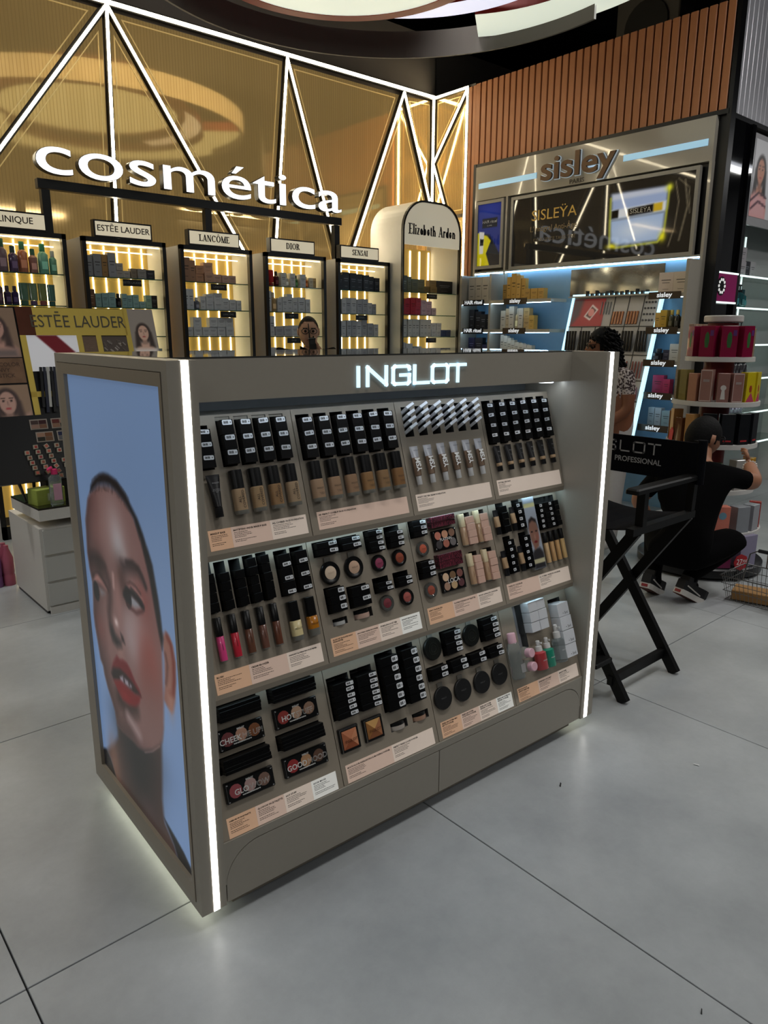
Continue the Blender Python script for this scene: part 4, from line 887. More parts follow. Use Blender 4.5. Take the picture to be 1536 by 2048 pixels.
# serif capitals from stems, hairlines and rings (unit height)
def serif_letter(ch, st, th):
    g = []; se = st*.75
    def stem(x, y0=0, y1=1, w=st): g.append([(x-w/2,y0),(x+w/2,y0),(x+w/2,y1),(x-w/2,y1)])
    def ser(x, y, w=None): w = w or st/2+se; g.append([(x-w,y-(0 if y < .5 else th)),(x+w,y-(0 if y < .5 else th)),(x+w,y+(th if y < .5 else 0)),(x-w,y+(th if y < .5 else 0))])
    def barh(x0, x1, y): g.append([(x0,y-th/2),(x1,y-th/2),(x1,y+th/2),(x0,y+th/2)])
    def diag(x0, y0, x1, y1, w): g.append([(x0-w/2,y0),(x0+w/2,y0),(x1+w/2,y1),(x1-w/2,y1)])
    def ring(cx, cy, rx, ry, a0, a1, n=18):
        for i in range(n):
            a, b = a0+(a1-a0)*i/n, a0+(a1-a0)*(i+1)/n; ix, iy = rx-st, ry-th
            g.append([(cx+rx*math.cos(a),cy+ry*math.sin(a)),(cx+rx*math.cos(b),cy+ry*math.sin(b)),(cx+ix*math.cos(b),cy+iy*math.sin(b)),(cx+ix*math.cos(a),cy+iy*math.sin(a))])
    w = .6
    if ch == 'L': stem(.14); ser(.14,0); ser(.14,1); barh(.1,.58,th/2); stem(.57,0,.22,th)
    elif ch == 'A': diag(.1,0,.37,1,th); diag(.62,0,.37,1,st); barh(.2,.55,.33); ser(.1,0,.1); ser(.62,0,.13); w = .74
    elif ch == 'N': stem(.12,0,1,th); stem(.66,0,1,th); diag(.14,1,.64,0,st); ser(.12,0,.1); ser(.1,1,.1); ser(.66,1,.1); w = .78
    elif ch == 'C': ring(.42,.5,.4,.5,.7,5.58); stem(.72,.72,.95,th); w = .8
    elif ch == 'O': ring(.44,.5,.42,.5,0,2*PI); w = .88
    elif ch == 'Ô': ring(.44,.5,.42,.5,0,2*PI); diag(.3,1.08,.44,1.25,th); diag(.58,1.08,.44,1.25,th); w = .88
    elif ch == 'M': stem(.12,0,1,th); stem(.8,0,1,st); diag(.12,1,.46,0,st); diag(.46,0,.8,1,th); ser(.12,0,.1); ser(.8,0); w = .94
    elif ch == 'E': stem(.14); ser(.14,0); ser(.14,1); barh(.1,.56,th/2); barh(.1,.54,1-th/2); barh(.14,.42,.5); stem(.55,0,.2,th); stem(.53,.82,1,th); w = .62
    elif ch == 'D': stem(.14); ser(.14,0,.13); ser(.14,1,.13); ring(.3,.5,.44,.5,-PI/2,PI/2); barh(.14,.32,th/2); barh(.14,.32,1-th/2); w = .8
    elif ch == 'I': stem(.14); ser(.14,0); ser(.14,1); w = .3
    elif ch == 'R': stem(.14); ser(.14,0); ser(.14,1); ring(.3,.74,.28,.26,-PI/2,PI/2,12); barh(.14,.32,.48); barh(.14,.32,1-th/2); diag(.62,0,.36,.48,st); ser(.62,0,.1); w = .7
    elif ch == 'S': ring(.3,.75,.25,.25,.5,PI*1.5,12); ring(.3,.26,.27,.26,-PI*.85,PI*.5,12); stem(.5,.76,.94,th); stem(.05,.06,.26,th); w = .6
    elif ch == 'U': stem(.14,.3); stem(.6,.3,1,th); ring(.37,.32,.27,.32,PI,2*PI,12); ser(.14,1); ser(.6,1,.1); w = .76
    elif ch == 'T': stem(.32); ser(.32,0); barh(.02,.62,1-th/2); stem(.03,.8,1,th); stem(.61,.8,1,th); w = .64
    elif ch == 'h': stem(.12); ser(.12,0,.12); stem(.42,0,.42); ser(.42,0,.12); ring(.27,.42,.2,.2,0,PI*.9,8); ser(.08,1,.08); w = .56
    elif ch == 'n': stem(.12,0,.62); ser(.12,0,.12); stem(.42,0,.42); ser(.42,0,.12); ring(.27,.42,.2,.2,0,PI*.9,8); w = .56
    elif ch == 'l': stem(.12); ser(.12,0,.12); ser(.08,1,.08); w = .25
    elif ch == 'i': stem(.12,0,.62); ser(.12,0,.12); stem(.12,.76,.9); w = .25
    elif ch == 't': stem(.14,.06,.82); barh(.02,.3,.6); barh(.12,.3,.03); w = .33
    elif ch == 'r': stem(.12,0,.62); ser(.12,0,.12); stem(.33,.46,.6,st*.8); barh(.12,.36,.59); w = .4
    elif ch == 'z': barh(.04,.4,.6); barh(.04,.4,.03); diag(.1,.02,.34,.6,st); w = .46
    elif ch in 'abde':
        ring(.24,.31,.21,.31,.35 if ch == 'e' else 0,2*PI,14)
        if ch == 'a': stem(.42,.04,.45)
        if ch == 'b': stem(.09,0,1)
        if ch == 'd': stem(.4,0,1)
        if ch == 'e': barh(.06,.44,.34)
        w = .52
    else: w = .35
    return g, w
def serif_text(s_, h, mt, parent, M, st=.13, th=.05, sx=1, gap=.08, name='lettering'):
    G_ = G(); x = 0
    for ch in s_:
        ps, w = serif_letter(ch, st, th)
        for p_ in ps: G_.prism([((x+a)*h*sx, b*h) for a, b in p_], 0, .003)
        x += w+gap
    for i, v in enumerate(G_.v): G_.v[i] = (v[0]-x*h*sx/2, v[1]-h/2, v[2])
    return G_.obj(name, mt, parent, M)
def shelf_unit(x0, x1, name_, word, sans):
    u = thing('shelf_unit', '%s black-framed cosmetics shelf unit, sign reads %s' % (name_, word), 'shelf', T((0,0,0)), 'lit shelf units on the gold wall')
    f = G().box(x0,x0+.03,5.8,5.84,0,2.21).box(x1-.03,x1,5.8,5.84,0,2.21).box(x0,x1,5.8,5.84,2.175,2.21).box(x0,x1,5.8,5.84,0,.1)
    f.obj('front_frame', M_black, u)
    for x in (x0, x1-.02): G().box(x,x+.02,5.84,6.14,0,2.205).obj('side_panel', M_white, u)
    G().box(x0+.02,x1-.02,5.84,6.14,2.185,2.205).obj('top_panel', M_white, u)
    b = G().box(x0+.02,x1-.02,6.12,6.14,.1,2.185).obj('back_panel', M_glowback, u)
    for i in range(6):
        x = x0+.07+i*(x1-x0-.14)/5; G().box(x-.0045,x+.0045,6.11,6.12,.1,2.18).obj('led_strip', M_shelfled, b)
    for z in (2.165, 2.13): G().box(x0+.03,x1-.03,5.86+(2.165-z)*4,5.868+(2.165-z)*4,z,z+.008).obj('led_strip', M_shelfled, b)
    for z in SHELVES:
        s = G().box(x0+.022,x1-.022,5.85,6.11,z-.008,z-.0005).obj('glass_shelf', M_glass, u)
        G().box(x0+.022,x1-.022,5.846,5.85,z-.008,z-.0005).obj('shelf_edge', M_glassedge, s)
    w = {'C':.46,'E':.455,'L':.475,'D':.485,'S':.485}[word[0]]; cx = {'C':1.61,'E':2.405,'L':3.18,'D':3.967,'S':4.75}[word[0]]
    sg = G().box(cx-w/2,cx+w/2,5.8,5.86,2.212,2.335).obj('name_sign', M_black, u)
    G().box(cx-w/2+.012,cx+w/2-.012,5.797,5.8,2.224,2.323).obj('sign_face', M_signface, sg)
    if sans: text(sans, .062, M_letter, sg, FACE_Y(cx,5.7955,2.275), sx=1.0, ext=.001, off=.0004)
    else: serif_text(word, .052, M_letter, sg, FACE_Y(cx,5.7965,2.275), .19, .085, sx=.95 if len(word) < 6 else .92)
    return u
UN = [(1.31,1.968,'leftmost'), (2.082,2.742,'second'), (2.866,3.538,'third'), (3.67,4.339,'fourth'), (4.481,5.143,'fifth')]
WORDS = [('CLINIQUE','CLINIQUE'),('ESTĒE LAUDER','ESTĒE LAUDER'),('LANCÔME',None),('DIOR',None),('SENSAI',None)]
units = [shelf_unit(a, b, n, w, s) for (a, b, n), (w, s) in zip(UN, WORDS)]
def shelf_tag(unit, x, z, word, y=5.84):
    o = G().box(x-.075,x+.075,y-.004,y,z-.062,z-.012).obj('shelf_tag', M_black, unit)
    text(word, .022, cm((120,120,122)), o, FACE_Y(x,y-.0045,z-.037), ext=.0003)
for k, x, z, w in [(1,2.46,1.93,'ESTĒE LAUDER'),(2,3.22,1.93,'LANCÔME'),(2,3.3,1.705,'LANCÔME'),(3,3.96,1.705,'DIOR'),(3,3.98,1.485,'DIOR'),(4,4.8,1.705,'SENSAI')]: shelf_tag(units[k], x, z, w)
# products ------------------------------------------------------------
def carton(w, h, d, col, rough=.4):
    k = ('pc', round(w,3), round(h,3), round(d,3), col)
    if k not in CACHE:
        CACHE[k] = (G().cbox(-w/2,w/2,-d/2,d/2,0,h,.0012).mesh('product_carton', cm(col, rough)),
                    G().box(-w*.32,w*.32,-d/2-.0006,-d/2,h*.62,h*.66).box(-w*.25,w*.25,-d/2-.0006,-d/2,h*.5,h*.53).box(-w*.2,w*.2,-d/2-.0006,-d/2,h*.2,h*.22).mesh('print', cm(tuple(int(c*.45) if sum(col) > 240 else min(255, c+90) for c in col))))
    return CACHE[k]
def pbottle(w, h, col, cap, kind):
    k = ('pb', round(w,3), round(h,3), col, cap, kind)
    if k not in CACHE:
        r = w/2; hb = h*(.74 if kind != 'pump' else .66)
        if kind == 'tube': secs = [(0,r*.8,r*.8),(h*.2,r*.8,r*.8),(h*.21,r*.95,r*.9),(h,r,r*.12)]
        else: secs = [(0,r*.92,r*.92),(.004,r,r),(hb*.86,r,r),(hb,r*.5,r*.5)]
        b = G().loft(secs if kind != 'tube' else secs[2:], 14).mesh('bottle_body', cm(col,.2,coat=.3), 40)
        if kind == 'tube': c = G().loft(secs[:2], 14).mesh('cap', cm(cap,.3), 40)
        elif kind == 'pump': c = G().loft([(hb,r*.5,r*.5),(hb+h*.1,r*.5,r*.5),(hb+h*.11,r*.16,r*.16),(h*.93,r*.16,r*.16),(h*.93,r*.5,r*.35),(h,r*.45,r*.3)], 12).box(-r*.95,0,-r*.2,r*.2,h*.95,h).mesh('pump', cm(cap,.3), 40)
        else: c = G().loft([(hb,r*.56,r*.56),(h-.003,r*.54,r*.54),(h,r*.45,r*.45)], 14).mesh('cap', cm(cap,.3), 40)
        l = G().box(-r*.55,r*.55,-r*1.02,-r*.98,hb*.2,hb*.55).mesh('label_print', cm(tuple(min(255,int(x*1.25+25)) for x in col)))
        CACHE[k] = (b, c, l)
    return CACHE[k]
NAMES = {'c': ('product_carton','carton','box'), 'b': ('product_bottle','bottle','bottle'), 'p': ('pump_bottle','pump bottle','bottle'), 't': ('product_tube','tube','tube'), 'j': ('cream_jar','jar','jar')}
def item(kind, w, h, col, cap, M, label, group, d=None, cat=None):
    nm, _, ct = NAMES[kind]
    if kind == 'c':
        a, b = carton(w, h, d or min(w, .06), col); o = put(nm, a, None, M); put('print', b, o)
    else:
        kk = {'b':'cap','p':'pump','t':'tube','j':'jar'}[kind]
        a, b, l = pbottle(w, h, col, cap, kk) if kind != 'j' else pbottle(w, h, col, cap, 'jar')
        o = put(nm, a, None, M); put('pump' if kind == 'p' else 'cap', b, o)
        if kind in 'bp': put('label_print', l, o)
    return tag(o, label, ct, group)
CN = {}
def cname(c):
    r, g, b = c; m = max(c); n = min(c)
    if m < 55: return 'black'
    if m-n < 22: return 'white' if m > 170 else 'silver grey' if m > 120 else 'dark grey'
    if r == m and g > b+20: return ('golden' if g > r*.72 else 'copper') if m > 130 else 'brown'
    if r == m: return 'pink' if n > 110 else 'red'
    if g == m: return 'pale green' if n > 90 else 'green'
    return ('pale blue' if n > 100 else 'dark blue') if b-r > 14 and g > r-10 else ('mauve' if n > 90 else 'purple')
def row(spec, x0, z, where, group, y=5.9, ang=0, M0=None, gap=.003):
    """spec: (kind, w, h, colour[, cap[, n levels]]) from left to right"""
    x = x0; n = 0
    for it in spec:
        kind, w, h, col = it[:4]; cap = it[4] if len(it) > 4 else (220,220,220); lv = it[5] if len(it) > 5 else 1
        for l in range(lv):
            n += 1
            dsc = cname(col)+' '+NAMES[kind][1]
            P = T((x+w/2+random.uniform(-.001,.001), y+random.uniform(-.008,.008), z+l*(h+.0005))) @ RZ(random.uniform(-.06,.06) if lv == 1 else 0)
            item(kind, w, h, col, cap, (M0 @ P) if M0 else P, '%s, %s from left%s, %s' % (dsc, ORD[(n-1-l) % 16], ', upper' if l else '', where), group)
        n -= lv-1
        x += w+gap
WH, TEAL, SIL, COP = (188,190,194), (130,164,164), (134,136,142), (176,128,96)
Z1, Z2, Z3, Z4, Z5, Z6 = SHELVES[:6]
def shelfrow(k, s, x0, spec, y=5.9): row(spec, x0, SHELVES[s], '%s shelf of the %s unit' % (ORD[s], UN[k][2]), 'products in the %s shelf unit' % UN[k][2], y)
shelfrow(0, 0, 1.36, [('b',.07,.2,(52,112,88),(44,96,70)),('b',.07,.2,(70,132,104),(50,110,84)),('b',.072,.225,(128,104,112),(50,96,74)),('b',.064,.18,(92,72,104),(60,80,76)),('b',.07,.215,(190,116,86),(62,120,92)),('b',.062,.17,(170,122,110),(56,104,84)),('b',.074,.21,(118,182,158),(50,130,100)),('b',.055,.165,(120,176,152),(168,176,176))])
shelfrow(0, 1, 1.345, [('b',.06,.14,(44,44,84),(30,30,44)),('b',.05,.15,(40,42,74),(20,20,30)),('p',.062,.2,(86,62,78),(40,36,44)),('b',.05,.13,(66,50,84),(48,40,60)),('b',.05,.13,(60,46,86),(44,36,60)),('t',.064,.155,(90,124,104),(70,110,90)),('t',.062,.155,(116,138,110),(104,84,124)),('t',.062,.155,(126,134,86),(150,84,84)),('t',.054,.15,(84,124,116),(60,100,96))])
for s_, z in ((2,0),(3,0)): shelfrow(0, s_, 1.36, [('c',.08,.17,(104,140,112)) for _ in range(7)])
shelfrow(0, 4, 1.345, [('c',.08,.15,(112,140,100)) for _ in range(7)]); shelfrow(0, 5, 1.34, [('c',.09,.09,(104,132,96),(0,0,0),2) for _ in range(6)])
shelfrow(1, 0, 2.115, [('c',.06,.155,SIL),('c',.062,.165,(128,130,136)),('c',.045,.165,(150,116,70)),('c',.06,.18,(140,142,148)),('c',.052,.054,(160,154,148),(0,0,0),2),('c',.056,.054,(166,160,154)),('c',.05,.075,(130,116,100)),('c',.07,.075,(140,136,132)),('c',.072,.07,(40,40,46))])
shelfrow(1, 1, 2.12, [('c',.05,.13,(110,76,50)),('c',.046,.1,TEAL),('c',.05,.105,TEAL),('c',.055,.11,(136,170,170)),('b',.045,.105,(26,22,22),(30,26,26)),('c',.042,.105,TEAL),('c',.042,.095,TEAL),('c',.05,.05,(136,170,168),(0,0,0),2),('c',.05,.05,(140,172,168)),('c',.048,.1,(140,170,150)),('c',.05,.1,(40,36,34))])
shelfrow(1, 2, 2.12, [('c',.055,.1,TEAL) for _ in range(6)]+[('c',.07,.08,(126,162,160),(0,0,0),2)]*2); shelfrow(1, 3, 2.12, [('c',.06,.12,(150,160,160)) for _ in range(9)])
shelfrow(2, 0, 2.9, [('c',.075,.19,(140,104,80)),('c',.05,.17,(150,112,86)),('c',.072,.066,COP,(0,0,0),2),('c',.084,.08,(182,142,118),(0,0,0),2),('c',.076,.07,(186,150,132)),('c',.066,.065,(186,152,136)),('c',.066,.065,(184,150,134))])
shelfrow(2, 1, 2.905, [('c',.05,.165,WH),('c',.046,.165,(178,180,186)),('b',.05,.1,(96,98,110),(180,180,184)),('c',.05,.11,WH),('c',.07,.065,WH,(0,0,0),2),('c',.08,.07,WH,(0,0,0),2),('c',.066,.1,WH),('c',.062,.09,WH),('c',.048,.085,WH)])
shelfrow(2, 2, 2.905, [('c',.074,.075,WH),('c',.076,.078,WH,(0,0,0),2),('c',.066,.075,WH),('c',.076,.078,WH,(0,0,0),2),('c',.076,.078,WH,(0,0,0),2),('c',.076,.078,WH,(0,0,0),2)])
shelfrow(2, 3, 2.905, [('c',.1,.075,(34,34,36)),('c',.1,.1,(24,24,26)),('c',.085,.1,(96,70,70)),('c',.1,.1,(150,140,140)),('c',.07,.08,(30,30,32)),('c',.09,.07,(26,26,28))])
shelfrow(3, 0, 3.705, [('t',.05,.125,(150,24,28),(140,20,24)),('t',.055,.14,(158,26,30),(140,20,24)),('b',.05,.13,(74,18,24),(20,20,22)),('c',.06,.12,(196,196,192)),('b',.044,.11,(190,186,176),(200,180,120)),('c',.056,.12,(196,196,194)),('b',.042,.105,(60,110,56),(30,30,30)),('c',.062,.115,WH),('b',.042,.1,(176,96,34),(200,180,130)),('c',.045,.09,(206,196,172)),('c',.04,.09,(200,170,120))])
shelfrow(3, 1, 3.7, [('c',.06,.18,(190,190,194)),('b',.062,.17,(170,140,96),(190,180,160)),('c',.05,.12,WH),('c',.056,.135,WH),('c',.06,.16,WH),('c',.054,.13,WH),('c',.08,.135,WH),('c',.052,.12,WH)])
shelfrow(3, 2, 3.7, [('c',.04,.18,(214,206,190)),('c',.05,.18,WH),('c',.09,.09,(160,160,166)),('c',.09,.095,(168,168,172)),('c',.08,.1,WH),('c',.08,.09,WH),('c',.08,.09,WH)]); shelfrow(3, 3, 3.7, [('b',.04,.1,(150,190,192),(180,200,200)),('c',.06,.12,WH),('c',.08,.1,(170,172,176))]+[('c',.07,.1,WH) for _ in range(4)])
DK = (38,40,46)
shelfrow(4, 0, 4.515, [('c',.075,.14,(30,30,34)),('c',.08,.165,DK),('c',.085,.16,DK),('c',.08,.155,DK),('c',.075,.15,(44,48,56)),('c',.07,.14,DK),('c',.07,.13,(44,48,56))])
LG = (160,162,168)
shelfrow(4, 1, 4.515, [('c',.05,.13,LG),('c',.056,.14,WH),('c',.066,.15,LG),('c',.07,.15,WH),('c',.066,.14,LG),('c',.07,.145,LG),('c',.06,.11,WH),('c',.05,.1,LG)]); shelfrow(4, 2, 4.515, [('c',.05,.14,LG),('c',.06,.15,WH),('c',.06,.155,LG),('c',.066,.155,LG),('c',.066,.15,WH),('c',.07,.16,LG),('c',.08,.13,LG),('c',.06,.12,WH)]); shelfrow(4, 3, 4.515, [('c',.09,.1,LG) for _ in range(6)])
# arched unit
ea = thing('arched_shelf_unit', 'white arched cosmetics unit with black rim, sign reads Elizabeth Arden', 'shelf', T((0,0,0)))
def arch(x0, x1, zt, r, n=10):
    return [(x0,0),(x1,0)]+[(x1-r+r*math.cos(a), zt-r+r*math.sin(a)) for a in [PI/2*i/n for i in range(n+1)]]+[(x0+r+r*math.cos(a), zt-r+r*math.sin(a)) for a in [PI/2+PI/2*i/n for i in range(n+1)]]
EX0, EX1, EZ, EY = 5.155, 5.99, 2.81, 5.62
def arch_band(o_, i_, y0, y1):
    g = G(); n = len(o_)
    for a in range(1, n):
        b = (a+1) % n
        if b == 0: pass
        P = [o_[a],o_[b],i_[b],i_[a]]
        vs = [(x,y0,z) for x,z in P]+[(x,y1,z) for x,z in P]
        g.add(vs, [(0,1,2,3),(7,6,5,4),(0,4,5,1),(2,6,7,3)])
    return g
OA, IA = arch(EX0,EX1,EZ,.3), arch(EX0+.018,EX1-.018,EZ-.018,.285)
arch_band(OA, IA, EY, EY+.03).obj('rim', M_black, ea)
arch_band(OA, IA, EY+.03, EY+.5).obj('shell', M_white, ea, None)
h_ = [p for p in arch(EX0+.019,EX1-.019,EZ-.019,.284) if p[1] > 1]
G().prism([(EX0+.019,2.38),(EX1-.019,2.38)]+h_, 0, .02).obj('header_board', mat('arch_header', (225,215,190), .5, emit=.34, var=0), ea, axes((0,EY+.03,0),(1,0,0),(0,0,1),(0,-1,0)))
serif_text('Elizabeth Arden', .1, M_letter, ea, FACE_Y((EX0+EX1)/2,EY+.006,2.53), .19, .07, .82, .07)
G().box(EX0+.02,EX1-.02,EY+.44,EY+.46,.1,2.4).obj('back_panel', M_glowback, ea)
for i in range(6): x = EX0+.09+i*.138; G().box(x-.007,x+.007,EY+.43,EY+.44,.1,2.38).obj('led_strip', M_shelfled, ea)
for z in SHELVES:
    s = G().box(EX0+.02,EX1-.02,EY+.04,EY+.42,z-.008,z-.0005).obj('glass_shelf', M_glass, ea); G().box(EX0+.02,EX1-.02,EY+.036,EY+.04,z-.008,z-.0005).obj('shelf_edge', M_glassedge, s)
for z in (1.93, 1.485): shelf_tag(ea, 5.6, z, 'E ARDEN', EY+.035)
def earow(s, spec, x0=5.2): row(spec, x0, SHELVES[s], '%s shelf of the arched unit' % ORD[s], 'products in the arched unit', EY+.12)
OL = (92,92,62)
earow(0, [('c',.1,.16,(74,78,60)),('c',.06,.15,OL),('c',.08,.13,(98,96,66)),('c',.1,.065,(110,104,66),(0,0,0),2),('c',.07,.065,(128,104,60)),('c',.1,.065,(140,112,64),(0,0,0),2),('c',.24,.13,(26,26,28))])
RD = (176,30,52)
earow(1, [('c',.07,.1,RD),('c',.07,.16,RD),('c',.075,.17,RD),('c',.07,.085,(190,60,80),(0,0,0),2),('c',.075,.075,(206,176,186),(0,0,0),2),('c',.08,.07,(204,170,184),(0,0,0),2),('c',.07,.075,(206,180,188))])
earow(2, [('c',.055,.175,(196,194,190)) for _ in range(8)]+[('c',.07,.07,WH,(0,0,0),2)]*2+[('c',.07,.07,(60,76,120)),('c',.07,.07,(70,84,124))])
earow(3, [('c',.09,.16,WH),('c',.05,.15,WH),('c',.05,.15,WH),('c',.06,.12,(150,156,166)),('c',.06,.12,WH),('c',.1,.1,(60,70,90)),('c',.1,.1,WH),('c',.08,.1,(60,72,120))])
# ---------------------------------------------------------------- lit word on a black stand over the shelf units
sg = thing('lit_word_sign', 'glowing white letters spelling cosmética on a black stand above the shelf units', 'sign', T((0,0,0)))
fy = 5.9
G().bar((1.83,fy,2.552),(4.585,fy,2.552),.06,.066).obj('top_rail', M_black, sg)
for x in (1.88,3.175,4.53): G().bar((x,fy,2.212),(x,fy,2.515),.06,.055,0,None,(0,1,0)).obj('post', M_black, sg)
M_lit = mat('letter_light', (255,255,255), .5, emit=1.5, var=0, ecol=(250,252,255))
def bbox(me): xs = [v.co.x for v in me.vertices]; ys = [v.co.y for v in me.vertices]; return min(xs), max(xs), min(ys), max(ys)
bb = bbox(textmesh('o', 1, M_black, align='LEFT', res=4)); LSZ = .18/(bb[3]-bb[2]); LY = 2.612-bb[2]*LSZ
bw_ = bbox(textmesh('cosmética', 1, M_black, align='LEFT', res=4)); LSX = 2.71/((bw_[1]-bw_[0])*LSZ)
bar_ = bbox(textmesh('|', 1, M_black, align='LEFT', res=2))[1]
for i, ch in enumerate('cosmética'):
    adv = (bbox(textmesh('cosmética'[:i]+'|', 1, M_black, align='LEFT', res=2))[1]-bar_)*LSZ*LSX if i else 0
    side = put('letter', textmesh(ch, LSZ, M_black, sx=LSX, ext=.03, off=.003, align='LEFT', res=6), sg, FACE_Y(1.785+adv, 5.83, LY))
    put('letter_face', textmesh(ch, LSZ, M_lit, sx=LSX, ext=.004, off=0, align='LEFT', res=6), side, T((0,0,.034)))
# ---------------------------------------------------------------- yellow makeup counter at left
mk = thing('makeup_counter', 'white drawer counter with black top and sloping yellow tester display, sign reads ESTĒE LAUDER', 'counter', T((0,0,0)))
cab = G().box(1.086,2.0,4.04,4.62,.02,.485).obj('cabinet', M_white, mk)
G().box(1.09,1.99,4.06,4.6,0,.02).obj('plinth', M_black, cab)
for z0, z1 in ((.34,.475),(.19,.325),(.05,.175)): G().box(1.1,1.98,4.028,4.04,z0,z1).obj('drawer', mat('drawer_white',(188,188,184),.4,var=.02), cab)
G().box(1.1,1.98,4.0281,4.04,.0,.04).obj('kick', M_white, cab)
G().box(1.3,1.9,4.12,4.55,.485,.535).obj('neck', mat('counter_grey',(120,120,118),.5), mk)
G().prism([(1.09,4.02),(2.1,4.02),(2.1,4.66),(1.07,4.46)], .53, .59).obj('slab', M_white, mk)
G().prism([(1.09,4.02),(2.1,4.02),(2.1,4.66),(1.07,4.46)], .59, .6).obj('black_top', M_blackgloss, mk)
# sloping display: bottom at y 4.16 z .74, top at y 4.42 z 1.645
BD = axes((1.19,4.16,.74), (1,0,0), Vector((0,.26,.905)).normalized(), Vector((0,-.905,.26)).normalized()); BH = .9415
M_yel = mat('yellow_panel', (206,180,84), .4, emit=.04, var=.04)
bd = G().box(-.25,.78,-.02,BH,-.03,-.001).obj('display_back', M_black, mk, BD)
G().box(.085,.6,BH-.16,BH-.005,0,.006).obj('yellow_header', M_yel, bd); G().box(0,.085,BH-.16,BH-.005,0,.006).obj('photo_tile', mat('rust_photo',(92,52,38),.3,var=.4,scale=12), bd)
text('ESTĒE LAUDER', .098, cm((86,82,70)), bd, T((.33,BH-.085,.0065)), 'lettering', sx=.82, ext=.0005)
for x0, x1, y0, y1 in ((0,.03,.25,BH-.16),(.3,.33,BH-.36,BH-.16),(.41,.44,BH-.36,BH-.16),(.59,.62,BH-.36,BH),(0,.3,.44,.47)): G().box(x0,x1,y0,y1,0,.006).obj('yellow_strip', M_yel, bd)
pr = Print(0, .27, 0, .2, 54, 40, (206,206,210)); pr.poly([(.05,.2),(.16,.2),(.27,.08),(.27,.0),(.16,.08)], (96,22,30), .004); pr.obj('poster', vcol_mat('print_lit', .3), bd, T((.03,BH-.36,.004)))
G().box(.33,.41,BH-.36,BH-.165,0,.004).obj('photo_tile', mat('brown_streak',(120,98,82),.4,var=.5,scale=30,stretch=(1,12,1)), bd)
lip = G(); rnd = random.Random(5)
for i in range(34):
    x, y = rnd.uniform(.455,.57), rnd.uniform(BH-.345,BH-.19); lip.box(-.012,.012,-.004,.004,.004,.006, i % 3, T((x,y,0)) @ RZ(2.3))
G().box(.44,.59,BH-.36,BH-.165,0,.004).obj('photo_tile', cm((96,84,78),.4), bd)
lip.obj('swatch_print', [cm((150,140,134)),cm((110,98,90)),cm((176,166,158))], bd)
def mini_face(w, h, bg, hair, skin, top, cx=.5, cy=.62, r=.2, nx=40):
    p_ = Print(0, w, 0, h, nx, int(nx*h/w), bg); x, y, s = w*cx, h*cy, w*r
    p_.poly([(x-s*2,0),(x-s*2.1,s*1),(x-s*1.2,y-s*1.7),(x+s*1.2,y-s*1.7),(x+s*2.1,s*1),(x+s*2,0)], skin, s*.2)
    p_.poly([(x-s*2,0),(x-s*1.8,y-s*2.6),(x+s*1.8,y-s*2.6),(x+s*2,0)], top, s*.3)
    p_.ell(x, y-s*.1, s*1.35, s*1.75, hair, .2); p_.poly([(x-s*1.3,y),(x-s*1.6,y-s*2.4),(x-s*.7,y-s*2.2),(x-s*.8,y)], hair, s*.2); p_.poly([(x+s*1.3,y),(x+s*1.6,y-s*2.4),(x+s*.7,y-s*2.2),(x+s*.8,y)], hair, s*.2)
    p_.poly([(x-s*.4,y-s),(x-s*.4,y-s*1.9),(x+s*.4,y-s*1.9),(x+s*.4,y-s)], tuple(int(c*.8) for c in skin), s*.15)
    p_.ell(x, y-s*.1, s*.88, s*1.25, skin, .12)
    for sg_ in (-1,1): p_.ell(x+sg_*s*.38, y+s*.1, s*.2, s*.1, (30,24,24), .4); p_.stroke([(x+sg_*s*.18,y+s*.36),(x+sg_*s*.62,y+s*.36)], s*.09, (40,30,28), .6)
    p_.stroke([(x,y),(x+s*.06,y-s*.38)], s*.1, tuple(int(c*.75) for c in skin), .8); p_.ell(x, y-s*.72, s*.34, s*.13, (140,60,62), .3)
    return p_
mini_face(.16, .37, (120,112,104), (48,38,34), (172,138,120), (190,180,172), .5, .62, .24).obj('portrait', vcol_mat('print_lit', .3), bd, T((.62,BH-.37,.004)))
mini_face(.23, .27, (112,92,76), (58,46,44), (150,116,104), (96,84,80), .55, .6, .2).obj('portrait', vcol_mat('print_lit', .3), bd, T((-.24,BH-.28,.004)))
G().box(-.24,-.01,BH-.42,BH-.285,0,.004).obj('photo_tile', mat('warm_print',(126,96,74),.4,var=.5,scale=12), bd); text('PURE COLOR\nENVY\nLIPSTICK', .03, cm((70,52,44)), bd, T((-.12,BH-.35,.0045)), 'print')
mini_face(.23, .2, (120,98,80), (56,44,42), (152,120,108), (110,96,90), .5, .55, .22).obj('portrait', vcol_mat('print_lit', .3), bd, T((-.24,BH-.63,.004)))
# tester tray lower down
tr = G().box(-.25,.78,-.02,.34,0,.015).obj('tester_tray', mat('tray_black',(22,23,25),.35), bd)
tst = G()
for i, (x, y) in enumerate([(.02,.26),(.13,.26),(.04,.19),(.15,.19),(.27,.26),(.27,.19),(.38,.26),(.38,.19)]):
    q = G().box(0,.09,0,.055,.015,.02).obj('eye_quad', cm((160,150,140),.4), tr, T((x-.06,y,0)))
    cl = [[(70,52,50),(60,24,28),(150,118,104),(120,84,64)],[(96,40,36),(160,128,112),(140,104,84),(44,38,22)],[(160,124,104),(120,76,48),(40,36,28),(110,80,60)],[(30,36,72),(150,130,120),(96,96,100),(48,40,28)]][i % 4]
    for j in range(4): G().box(.005+.041*(j%2),.043+.041*(j%2),.005+.023*(1-j//2),.026+.023*(1-j//2),.02,.021).obj('shade', cm(cl[j],.6), q)
cols = [(160,60,52),(150,58,60),(190,96,80),(140,84,64),(206,200,180)]
